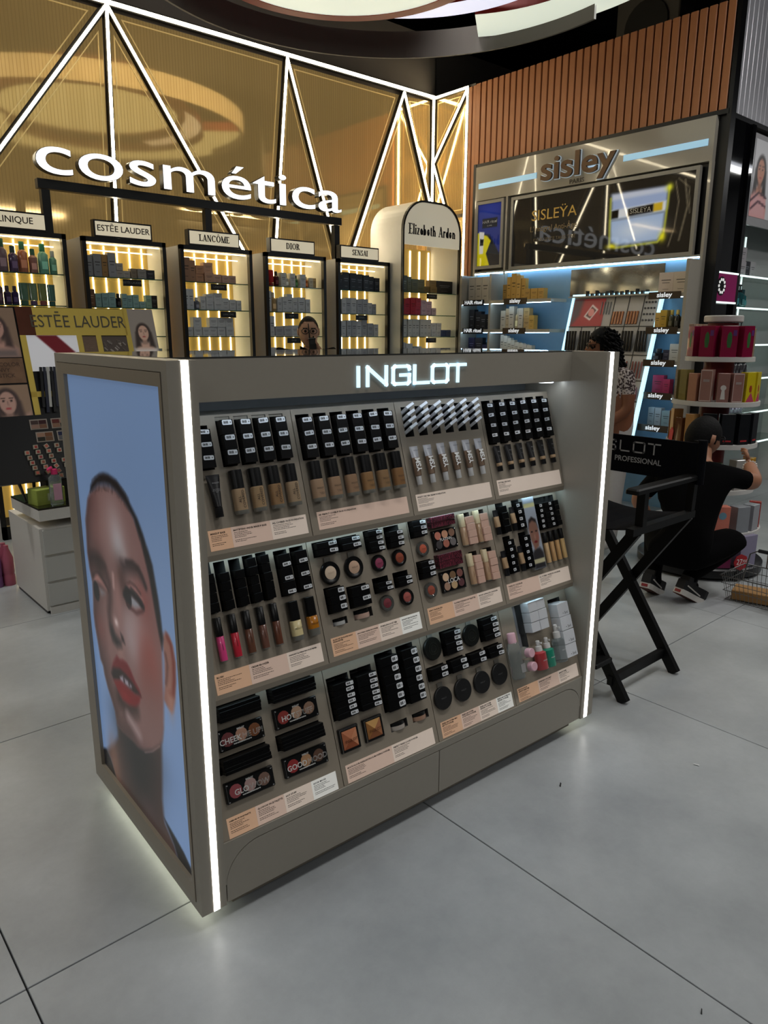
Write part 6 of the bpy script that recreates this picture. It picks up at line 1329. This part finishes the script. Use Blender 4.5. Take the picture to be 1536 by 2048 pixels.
G().lathe([(.052,0),(.052,.004)], 8).obj('disc', cm((168,20,32),.4), ps, axes((0,0,0),(1,0,0),(0,0,1),(0,-1,0))); text('27', .05, cm((235,235,235)), ps, FACE_Y(-.012,-.0045,.002), 'lettering', sx=.85); text('.95€', .026, cm((235,235,235)), ps, FACE_Y(.026,-.0045,.006), 'lettering', sx=.8)
G().box(-.02,.02,.001,.006,-.12,.0).obj('holder', M_black, ps)
# ---------------------------------------------------------------- wire shopping basket
wbk = thing('wire_basket', 'silver wire shopping basket with raised handles on the floor', 'basket', T((0,0,.004)))
BX0, BX1, BY0, BY1 = 4.15, 4.42, 1.28, 1.715
M_wire = mat('wire_chrome', (120,120,118), .3, metal=.8, var=0)
def rectp(z, f): return [(BX0-f,BY0-f,z),(BX1+f,BY0-f,z),(BX1+f,BY1+f,z),(BX0-f,BY1+f,z)]
for z, f, r in ((.0035,0,.0028),(.06,.012,.002),(.105,.022,.002),(.15,.03,.004)): G().tube(rectp(z,f), r, 6, 0, None, True).obj('ring_wire', M_wire, wbk, None, 60)
for i in range(1, 19):
    t = i/19; y = BY0+(BY1-BY0)*t; yo = BY0-.03+(BY1-BY0+.06)*t
    G().tube([(BX0-.03,yo,.15),(BX0,y,.0035),(BX1,y,.0035),(BX1+.03,yo,.15)], .0016, 5).obj('rib_wire', M_wire, wbk)
for i in range(1, 12):
    t = i/12; x = BX0+(BX1-BX0)*t; xo = BX0-.03+(BX1-BX0+.06)*t
    G().tube([(xo,BY0-.03,.15),(x,BY0,.0035),(x,BY1,.0035),(xo,BY1+.03,.15)], .0016, 5).obj('rib_wire', M_wire, wbk)
for x, lean in ((BX0-.03,.04),(BX1+.03,-.03)):
    yc = (BY0+BY1)/2+.02
    h = G().tube([(x,yc+.1,.15),(x+lean,yc+.09,.3),(x+lean*1.2,yc+.05,.325),(x+lean*1.2,yc-.05,.325),(x+lean,yc-.09,.3),(x,yc-.1,.15)], .004, 6).obj('handle', M_wire, wbk, None, 60)
    G().tube([(x+lean*1.2,yc+.05,.325),(x+lean*1.2,yc-.05,.325)], .011, 8).obj('grip', M_black, h, None, 60)
tag(G().cbox(-.07,.07,-.15,.15,0,.055,.003).obj('cardboard_box', mat('cardboard', (150,112,66), .7, var=.15), None, T((4.27,1.56,.012)) @ RZ(.25)), 'brown cardboard box lying in the wire basket', 'box')
gc = tag(G().cbox(-.06,.06,-.11,.11,0,.06,.003).obj('green_carton', mat('green_print', (62,120,84), .4, var=.1), None, T((4.26,1.36,.075)) @ RX(.3) @ RZ(-.2)), 'green carton lying tilted in the wire basket', 'box')
G().lathe([(.035,.0),(.035,.001)], 12).obj('dark_print', cm((30,50,36)), gc, axes((-.061,0,.03),(0,-1,0),(0,0,1),(-1,0,0)))
# ---------------------------------------------------------------- people
def figure(J, E, root, pick, mats, extra=None, sub=2):
    names = list(J); idx = {n: i for i, n in enumerate(names)}
    me = bpy.data.meshes.new('skeleton'); me.from_pydata([J[n][:3] for n in names], [(idx[a], idx[b]) for a, b in E], [])
    o = bpy.data.objects.new('skeleton', me); COL.objects.link(o)
    sk = o.modifiers.new('skin', 'SKIN'); sk.use_smooth_shade = True
    for n in names:
        v = me.skin_vertices[0].data[idx[n]]; r = J[n][3]; v.radius = r if isinstance(r, tuple) else (r, r); v.use_root = n == root
    ss = o.modifiers.new('sub', 'SUBSURF'); ss.levels = sub; ss.render_levels = sub
    bpy.context.view_layer.update()
    m2 = bpy.data.meshes.new_from_object(o.evaluated_get(bpy.context.evaluated_depsgraph_get()))
    bpy.data.objects.remove(o); bpy.data.meshes.remove(me)
    m2.materials.clear()
    for m in mats: m2.materials.append(m)
    S = [(Vector(J[a][:3]), Vector(J[b][:3]), a, b) for a, b in E]
    for p_ in m2.polygons:
        c = p_.center; best = None
        for a, b, na, nb in S:
            d = b-a; t = max(0, min(1, (c-a).dot(d)/d.length_squared)); q = (a+d*t-c).length
            if best is None or q < best[0]: best = (q, na, nb, t)
        p_.material_index = pick(best[1], best[2], best[3], c); p_.use_smooth = True
    return m2
def egg(c, rx, ry, rz, fwd, n=20, m=14, chin=.25):
    """head shape: ellipsoid narrowed at the chin, facing fwd"""
    f = Vector(fwd).normalized(); s = Vector((0,0,1)).cross(f).normalized(); u = f.cross(s)
    g = G(); vs = []; fs = []
    for i in range(m+1):
        th = PI*i/m; z = math.cos(th); r = math.sin(th); k = 1-chin*max(0,-z)**1.5
        for j in range(n):
            a = 2*PI*j/n; vs.append(tuple(Vector(c)+f*(r*math.cos(a)*rx*k+(.02 if z < -.2 else 0)*max(0,math.cos(a)))+s*(r*math.sin(a)*ry*k)+u*(z*rz)))
    for i in range(m):
        for j in range(n): fs.append((i*n+j,(i+1)*n+j,(i+1)*n+(j+1)%n,i*n+(j+1)%n))
    return g.add(vs, fs), f, s, u
M_skin1, M_skin2, M_skin3 = mat('skin_tan', (150,104,78), .55, var=.06), mat('skin_brown', (132,84,58), .55, var=.06), mat('skin_light', (176,134,108), .55, var=.06)
M_cloth = mat('black_cloth', (6,6,7), .95, spec=.08, var=.2, scale=60)
M_hair = mat('black_hair', (7,6,6), .7, spec=.2, bump=.6, var=.3, scale=80)
def hand(wrist, d, side, up, size, curl=.6):
    """palm with five bent fingers; d = pointing direction, side = thumb side"""
    d = Vector(d).normalized(); side = Vector(side); side = (side-d*side.dot(d)).normalized(); nrm = d.cross(side)
    w = Vector(wrist); g = G()
    pc = [(0,.016,.012),(.25,.024,.014),(.55,.03,.014),(.8,.03,.012),(.95,.024,.009)]
    g.loft([(t*size*.55,a*size/.18,b*size/.18) for t, a, b in pc], 12, 0, axes(w, side, -nrm, d))
    for i, (off, L) in enumerate([(.36,.4),(.12,.45),(-.12,.42),(-.34,.33)]):
        p0 = w+d*size*.48+side*size*off*.42; q = []
        ang = 0; p_ = p0
        for k, seg in enumerate((.45,.32,.25)):
            q.append(tuple(p_)); dd = d*math.cos(ang)-nrm*math.sin(ang)*up; p_ = p_+dd*size*L*seg; ang += curl
        q.append(tuple(p_)); g.tube(q, [size*.052,size*.05,size*.045,size*.035], 7)
    p0 = w+d*size*.14+side*size*.1
    g.tube([tuple(p0), tuple(p0+side*size*.14+d*size*.12), tuple(p0+side*size*.17+d*size*.26-nrm*up*size*.04), tuple(p0+side*size*.14+d*size*.38-nrm*up*size*.1)], [size*.07,size*.06,size*.052,size*.04], 7)
    return g
def merge(me, g, mi):
    """append extra geometry to a body mesh so the figure stays one mesh"""
    n = len(me.vertices); vs = [tuple(v.co) for v in me.vertices]; fs = [tuple(p.vertices) for p in me.polygons]; ms = [p.material_index for p in me.polygons]; mats = list(me.materials)
    r = bpy.data.meshes.new('body'); r.from_pydata(vs+g.v, [], fs+[tuple(i+n for i in f) for f in g.f])
    for m in mats: r.materials.append(m)
    r.polygons.foreach_set('material_index', ms+[mi]*len(g.f)); r.shade_smooth(); r.update(); return r
# crouching man
mn = thing('person', 'man in black T-shirt and trousers crouching at the carousel, seen from behind', 'person', T((0,0,0)))
J = {'pelvis':(3.86,1.89,.33,.15), 'mid':(3.88,1.885,.49,(.15,.13)), 'chest':(3.97,1.89,.67,(.17,.13)), 'neckb':(4.03,1.9,.79,.075), 'neck':(4.06,1.905,.84,.06), 'head':(4.1,1.925,.9,.07),
     'ls':(3.95,2.06,.735,.075), 'le':(3.93,2.2,.55,.05), 'lw':(4.12,2.23,.42,.035), 'rs':(4.06,1.755,.755,.075), 're':(4.25,1.665,.69,.052), 'rw':(4.38,1.765,.775,.034),
     'lhip':(3.87,1.98,.3,.1), 'rhip':(3.93,1.8,.3,.1), 'lk':(4.2,2.2,.33,.085), 'rk':(4.27,1.72,.37,.09), 'la':(3.88,2.03,.13,.05), 'ra':(3.95,1.86,.14,.05), 'lb':(3.98,2.06,.05,.04), 'rb':(4.04,1.85,.05,.04)}
E_ = [('pelvis','mid'),('mid','chest'),('chest','neckb'),('neckb','neck'),('neck','head'),('chest','ls'),('ls','le'),('le','lw'),('chest','rs'),('rs','re'),('re','rw'),('pelvis','lhip'),('lhip','lk'),('lk','la'),('la','lb'),('pelvis','rhip'),('rhip','rk'),('rk','ra'),('ra','rb')]
def pk(a, b, t, c):
    if b in ('neck','head'): return 1
    if b in ('le','re'): return 1 if t > .66 else 0
    if b in ('lw','rw'): return 1
    return 0
body = figure(J, E_, 'pelvis', pk, [M_cloth, M_skin1])
hg, f_, s_, u_ = egg((4.115,1.928,.935), .098, .078, .115, (.86,-.42,-.22))
for q in (hand((4.38,1.765,.775), (.75,.45,.35), (0,.3,1), 1, .17, .5), hand((4.12,2.23,.42), (.9,-.2,-.3), (0,-1,.3), 1, .17, .4)): hg.add(q.v, q.f)
for sg_ in (1,-1):
    e = G().loft([(-.03,.006,.012),(0,.01,.022),(.03,.008,.018)], 8); hg.add([tuple(Vector((4.115,1.928,.93))+s_*sg_*.078+f_*(v[1])+u_*v[2]+s_*sg_*v[0]) for v in e.v], e.f)
nz_ = Vector((4.115,1.928,.92))+f_*.1; hg.add([tuple(nz_+u_*.03),tuple(nz_+s_*.015-u_*.015),tuple(nz_-s_*.015-u_*.015),tuple(nz_+f_*.022-u_*.01)], [(0,1,3),(0,3,2),(1,2,3)])
put('body', merge(body, hg, 1), mn)
def hair_cap(c, rx, ry, rz, fwd, k=1.06, cut=-.25, front=.55):
    g, f, s, u = egg(c, rx*k, ry*k, rz*k, fwd, 24, 16, .1); keep = []
    for fc in g.f:
        p_ = sum((Vector(g.v[i]) for i in fc), Vector())/len(fc)-Vector(c); z = p_.dot(u)/rz; x = p_.dot(f)/rx
        if z > cut+(x+.3)*front*(1 if x > -.3 else .2): keep.append(fc)
    g.f = keep; g.m = [0]*len(keep); return g
hair_cap((4.115,1.928,.935), .098, .078, .115, (.86,-.42,-.22), 1.1, -.35, .5).obj('hair', M_hair, mn, None, 60)
def glasses(c, f, s, u, w, par, rx):
    g = G()
    for q in (-1,1):
        o = c+f*rx+s*q*w*.5; g.tube([tuple(o+s*math.cos(a)*w*.4+u*math.sin(a)*w*.3) for a in [2*PI*i/12 for i in range(12)]], .003, 5, 0, None, True)
        g.tube([tuple(o+s*q*w*.4+u*w*.08), tuple(c+s*q*w*.98-f*rx*.1+u*w*.08)], .0028, 5)
    g.tube([tuple(c+f*rx-s*w*.12+u*w*.05), tuple(c+f*rx+s*w*.12+u*w*.05)], .003, 5)
    return g.obj('glasses', M_black, par)
glasses(Vector((4.115,1.928,.945)), f_, s_, u_, .07, mn, .1)
br = [tuple(Vector((4.36,1.75,.76))+Vector((.35,-.6,.4)).normalized()*math.cos(a)*.036+Vector((.5,.6,.62)).normalized()*math.sin(a)*.036) for a in [2*PI*i/16 for i in range(16)]]
bg_ = G()
for p_ in br: bg_.lathe([(.003,-.006),(.007,-.003),(.007,.003),(.003,.006)], 6, 0, T(p_))
bg_.obj('bracelet', cm((190,180,170),.4), mn)
for (hx, hy, hz), (tx, ty), nm in (((3.81,2.035,.1),(3.97,2.05),'left'), ((3.87,1.86,.1),(4.02,1.83),'right')):
    d = Vector((tx-hx,ty-hy,.02-hz)); L_ = d.length; M = axes((hx,hy,hz), d.normalized(), Vector((0,0,1)).cross(d).normalized(), d.normalized().cross(Vector((0,0,1)).cross(d).normalized()))
    def ol(k): return [(x*L_*1.45, y*k) for x, y in [(0,-.028),(.15,-.036),(.5,-.034),(.75,-.046),(.95,-.03),(1,0),(.95,.03),(.75,.046),(.5,.034),(.15,.036),(0,.028)]]
    sh = G().prism(ol(.95), .0, .055).obj('sneaker', mat('sneaker_black', (18,18,20), .7), mn, M)
    G().prism(ol(1.04), -.03, .002).obj('white_sole', cm((196,192,186),.5), sh); G().prism(ol(.9), -.034, -.03).obj('tread', cm((70,34,26),.8), sh)
    G().box(-.004,0,-.018,.018,-.022,-.006).obj('heel_patch', cm((130,30,34),.5), sh)
    G().prism([(L_*.1,-.03),(L_*.55,-.03),(L_*.5,.03),(L_*.1,.03)], .055, .085).obj('ankle_collar', mat('sneaker_black', (18,18,20), .7), sh); G().tube([(L_*.1,-.037,.03),(L_*.5,-.037,.02),(L_*.9,-.038,.01)], .004, 5).obj('white_stripe', cm((196,192,186),.5), sh)
# curly haired woman behind the kiosk
def spots():
    m = bpy.data.materials.new('spotted_cloth'); m.use_nodes = True; nt = m.node_tree; N = nt.nodes; b = N['Principled BSDF']
    tc = N.new('ShaderNodeTexCoord'); v = N.new('ShaderNodeTexNoise'); v.inputs['Scale'].default_value = 75; v.inputs['Detail'].default_value = 1
    r = N.new('ShaderNodeValToRGB'); r.color_ramp.interpolation = 'CONSTANT'; r.color_ramp.elements[0].color = (*lin((60,44,44)), 1); r.color_ramp.elements[1].position = .5; r.color_ramp.elements[1].color = (*lin((196,184,178)), 1)
    nt.links.new(tc.outputs['Object'], v.inputs[0]); nt.links.new(v.outputs[0], r.inputs[0]); nt.links.new(r.outputs[0], b.inputs['Base Color']); b.inputs['Roughness'].default_value = .8
    return m
cw = thing('person', 'woman with long curly black hair in a spotted shirt behind the kiosk', 'person', T((0,0,0)))
hc = Vector((4.42,2.825,1.43)); fw_ = (-.62,.72,-.08)
J = {'pelvis':(4.49,2.74,.86,.15), 'waist':(4.49,2.74,1.02,.13), 'chest':(4.48,2.745,1.17,(.15,.11)), 'neckb':(4.46,2.77,1.28,.06), 'neck':(4.45,2.79,1.34,.05),
     'ls':(4.43,2.62,1.24,.06), 'le':(4.42,2.6,1.02,.045), 'lw':(4.3,2.72,.9,.032), 'rs':(4.53,2.86,1.24,.06), 're':(4.5,2.93,1.02,.045), 'rw':(4.36,2.97,.92,.032),
     'lh':(4.46,2.68,.8,.1), 'lk':(4.46,2.68,.45,.07), 'la':(4.47,2.68,.07,.045), 'lt':(4.36,2.76,.04,.035), 'rh':(4.52,2.81,.8,.1), 'rk':(4.52,2.82,.45,.07), 'ra':(4.53,2.82,.07,.045), 'rt':(4.42,2.9,.04,.035)}
E_ = [('pelvis','waist'),('waist','chest'),('chest','neckb'),('neckb','neck'),('chest','ls'),('ls','le'),('le','lw'),('chest','rs'),('rs','re'),('re','rw'),('pelvis','lh'),('lh','lk'),('lk','la'),('la','lt'),('pelvis','rh'),('rh','rk'),('rk','ra'),('ra','rt')]
def pk(a, b, t, c):
    if b == 'neck' or b in ('lw','rw'): return 1
    if b in ('le','re'): return 1 if t > .55 else 0
    return 2 if c.z < .98 else 0
body = figure(J, E_, 'pelvis', pk, [spots(), M_skin2, cm((196,194,192),.8)])
hg, f_, s_, u_ = egg(hc, .09, .072, .112, fw_)
for wr, dr, sd_ in (((4.3,2.72,.9),(-.7,.5,-.2),(0,0,1)), ((4.36,2.97,.92),(-.8,.3,-.1),(0,0,1))): q = hand(wr, dr, sd_, 1, .16); hg.add(q.v, q.f)
nz_ = hc+f_*.088; hg.add([tuple(nz_+u_*.025),tuple(nz_+s_*.016-u_*.022),tuple(nz_-s_*.016-u_*.022),tuple(nz_+f_*.03-u_*.014)], [(0,1,3),(0,3,2),(1,2,3)])
lp_ = G().loft([(-.007,.02,.006),(0,.024,.012),(.007,.018,.006)], 10); hg.add([tuple(hc+f_*(.082-v[1])+s_*v[0]+u_*(v[2]-.055)) for v in lp_.v], lp_.f)
put('body', merge(body, hg, 1), cw)
def eyes(hc, f_, s_, u_, par, rx, w=.03, mouth=True):
    for q in (-1,1):
        e = G().lathe([(.011,0),(.008,.003),(.002,.004)], 10).obj('eye', cm((40,28,24),.2), par, axes(hc+f_*rx+s_*q*w+u_*.012, s_, u_, f_)); G().bar(tuple(hc+f_*(rx+.004)+s_*q*(w-.018)+u_*.034), tuple(hc+f_*(rx-.002)+s_*q*(w+.02)+u_*.034), .004, .006).obj('eyebrow', M_hair, par)
    if mouth: G().loft([(-.004,.017,.003),(0,.022,.005),(.004,.015,.003)], 10).obj('lips', cm((130,62,58),.5), par, axes(hc+f_*(rx+.004)-u_*.055, s_, -f_, u_))
eyes(hc, f_, s_, u_, cw, .086); glasses(hc+u_*.012, f_, s_, u_, .062, cw, .098)
rnd = random.Random(4); hg = G()
for i in range(260):
    a = rnd.uniform(0,2*PI); zz = rnd.uniform(-1.9,1); r = .105 if zz > -.3 else .105+.03*(-zz-.3)
    dx, dy = math.cos(a), math.sin(a)
    if zz < .55 and dx > .25-.2*max(0,zz): continue
    rr_ = r*math.sqrt(max(.1,1-max(0,zz)**2)); base = hc+f_*(dx*rr_-.02)+s_*dy*rr_*.95+u_*(zz*.125)
    ph = rnd.uniform(0,6); L_ = rnd.uniform(.05,.09); q = []
    for k in range(12):
        t = k/11; q.append(tuple(base+Vector((math.cos(ph+t*9)*.014, math.sin(ph+t*9)*.014, -t*L_))))
    hg.tube(q, .0065, 5)
hair_cap(hc, .09, .072, .112, fw_, 1.12, -.6, 1.1).obj('hair', M_hair, cw, None, 60)
hg.obj('curls', M_hair, cw, None, 60)
# woman with a two-way radio by the shelves
rw = thing('person', 'woman in black with glasses and tied back hair holding a radio to her mouth', 'person', T((0,0,0)))
hc = Vector((3.45,4.857,1.52)); fw_ = (-.52,-.85,-.06)
J = {'pelvis':(3.5,4.92,.95,.15), 'waist':(3.49,4.91,1.1,.13), 'chest':(3.47,4.89,1.28,(.17,.12)), 'neckb':(3.46,4.875,1.36,.065), 'neck':(3.455,4.865,1.42,.052),
     'rs':(3.3,4.98,1.35,.07), 're':(3.24,4.9,1.08,.05), 'rw':(3.25,4.72,1.0,.034), 'ls':(3.63,4.79,1.35,.07), 'le':(3.62,4.64,1.15,.048), 'lw':(3.46,4.69,1.36,.032),
     'lh':(3.57,4.87,.88,.1), 'lk':(3.57,4.87,.48,.075), 'la':(3.58,4.88,.07,.045), 'lt':(3.52,4.77,.04,.035), 'rh':(3.43,4.97,.88,.1), 'rk':(3.43,4.97,.48,.075), 'ra':(3.44,4.98,.07,.045), 'rt':(3.37,4.88,.04,.035)}
E_ = [('pelvis','waist'),('waist','chest'),('chest','neckb'),('neckb','neck'),('chest','ls'),('ls','le'),('le','lw'),('chest','rs'),('rs','re'),('re','rw'),('pelvis','lh'),('lh','lk'),('lk','la'),('la','lt'),('pelvis','rh'),('rh','rk'),('rk','ra'),('ra','rt')]
def pk(a, b, t, c):
    if b == 'neck': return 1
    if b in ('lw','rw'): return 1 if t > .45 else 0
    return 0
body = figure(J, E_, 'pelvis', pk, [M_cloth, M_skin3])
hg, f_, s_, u_ = egg(hc, .095, .08, .118, fw_)
for q in (hand((3.46,4.69,1.36), (-.55,.05,.6), (-.3,.5,.2), 1, .17, .75), hand((3.25,4.72,1.0), (.5,-.5,-.3), (0,0,1), 1, .17)): hg.add(q.v, q.f)
nz_ = hc+f_*.09; hg.add([tuple(nz_+u_*.03),tuple(nz_+s_*.016-u_*.02),tuple(nz_-s_*.016-u_*.02),tuple(nz_+f_*.028-u_*.012)], [(0,1,3),(0,3,2),(1,2,3)])
for sg_ in (1,-1):
    e = G().loft([(-.028,.006,.01),(0,.01,.018),(.028,.008,.014)], 8); hg.add([tuple(hc+s_*sg_*.08+f_*v[1]+u_*v[2]+s_*sg_*v[0]) for v in e.v], e.f)
put('body', merge(body, hg, 1), rw)
hair_cap(hc, .095, .08, .118, fw_, 1.05, -.1, .85).obj('hair', M_hair, rw, None, 60)
G().lathe([(.005,-.03),(.035,-.015),(.04,.01),(.02,.035)], 14).obj('hair_bun', M_hair, rw, T(tuple(hc-f_*.1+u_*.04)), 60)
eyes(hc, f_, s_, u_, rw, .09); glasses(hc+u_*.012, f_, s_, u_, .066, rw, .103)
co = G()
for q in (-1,1): co.add([tuple(Vector((3.455,4.865,1.395))+s_*q*.015+f_*.075),tuple(Vector((3.455,4.865,1.33))+s_*q*.01+f_*.11),tuple(Vector((3.455,4.865,1.34))+s_*q*.075+f_*.08),tuple(Vector((3.455,4.865,1.415))+s_*q*.07+f_*.01)], [(0,1,2,3)])
co.obj('collar', M_cloth, rw)
rd = thing('two_way_radio', 'black handheld radio with antenna held before the woman\'s mouth', 'radio', axes((3.385,4.71,1.385), Vector((.85,-.52,0)), Vector((.2,.35,-.9)).cross(Vector((.85,-.52,0))).normalized()*-1, Vector((-.25,.12,.95)).normalized()))
G().cbox(-.028,.028,-.017,.017,0,.095,.004).obj('body', M_black, rd); G().lathe([(.006,.095),(.005,.12),(.004,.2),(.003,.205)], 8).obj('antenna', M_black, rd, T((-.018,0,0)), 40); G().lathe([(.006,.095),(.006,.107)], 10).obj('knob', M_black, rd, T((.012,0,0))); G().box(-.018,.018,-.0175,-.017,.05,.08).obj('speaker_grille', cm((40,40,42)), rd)
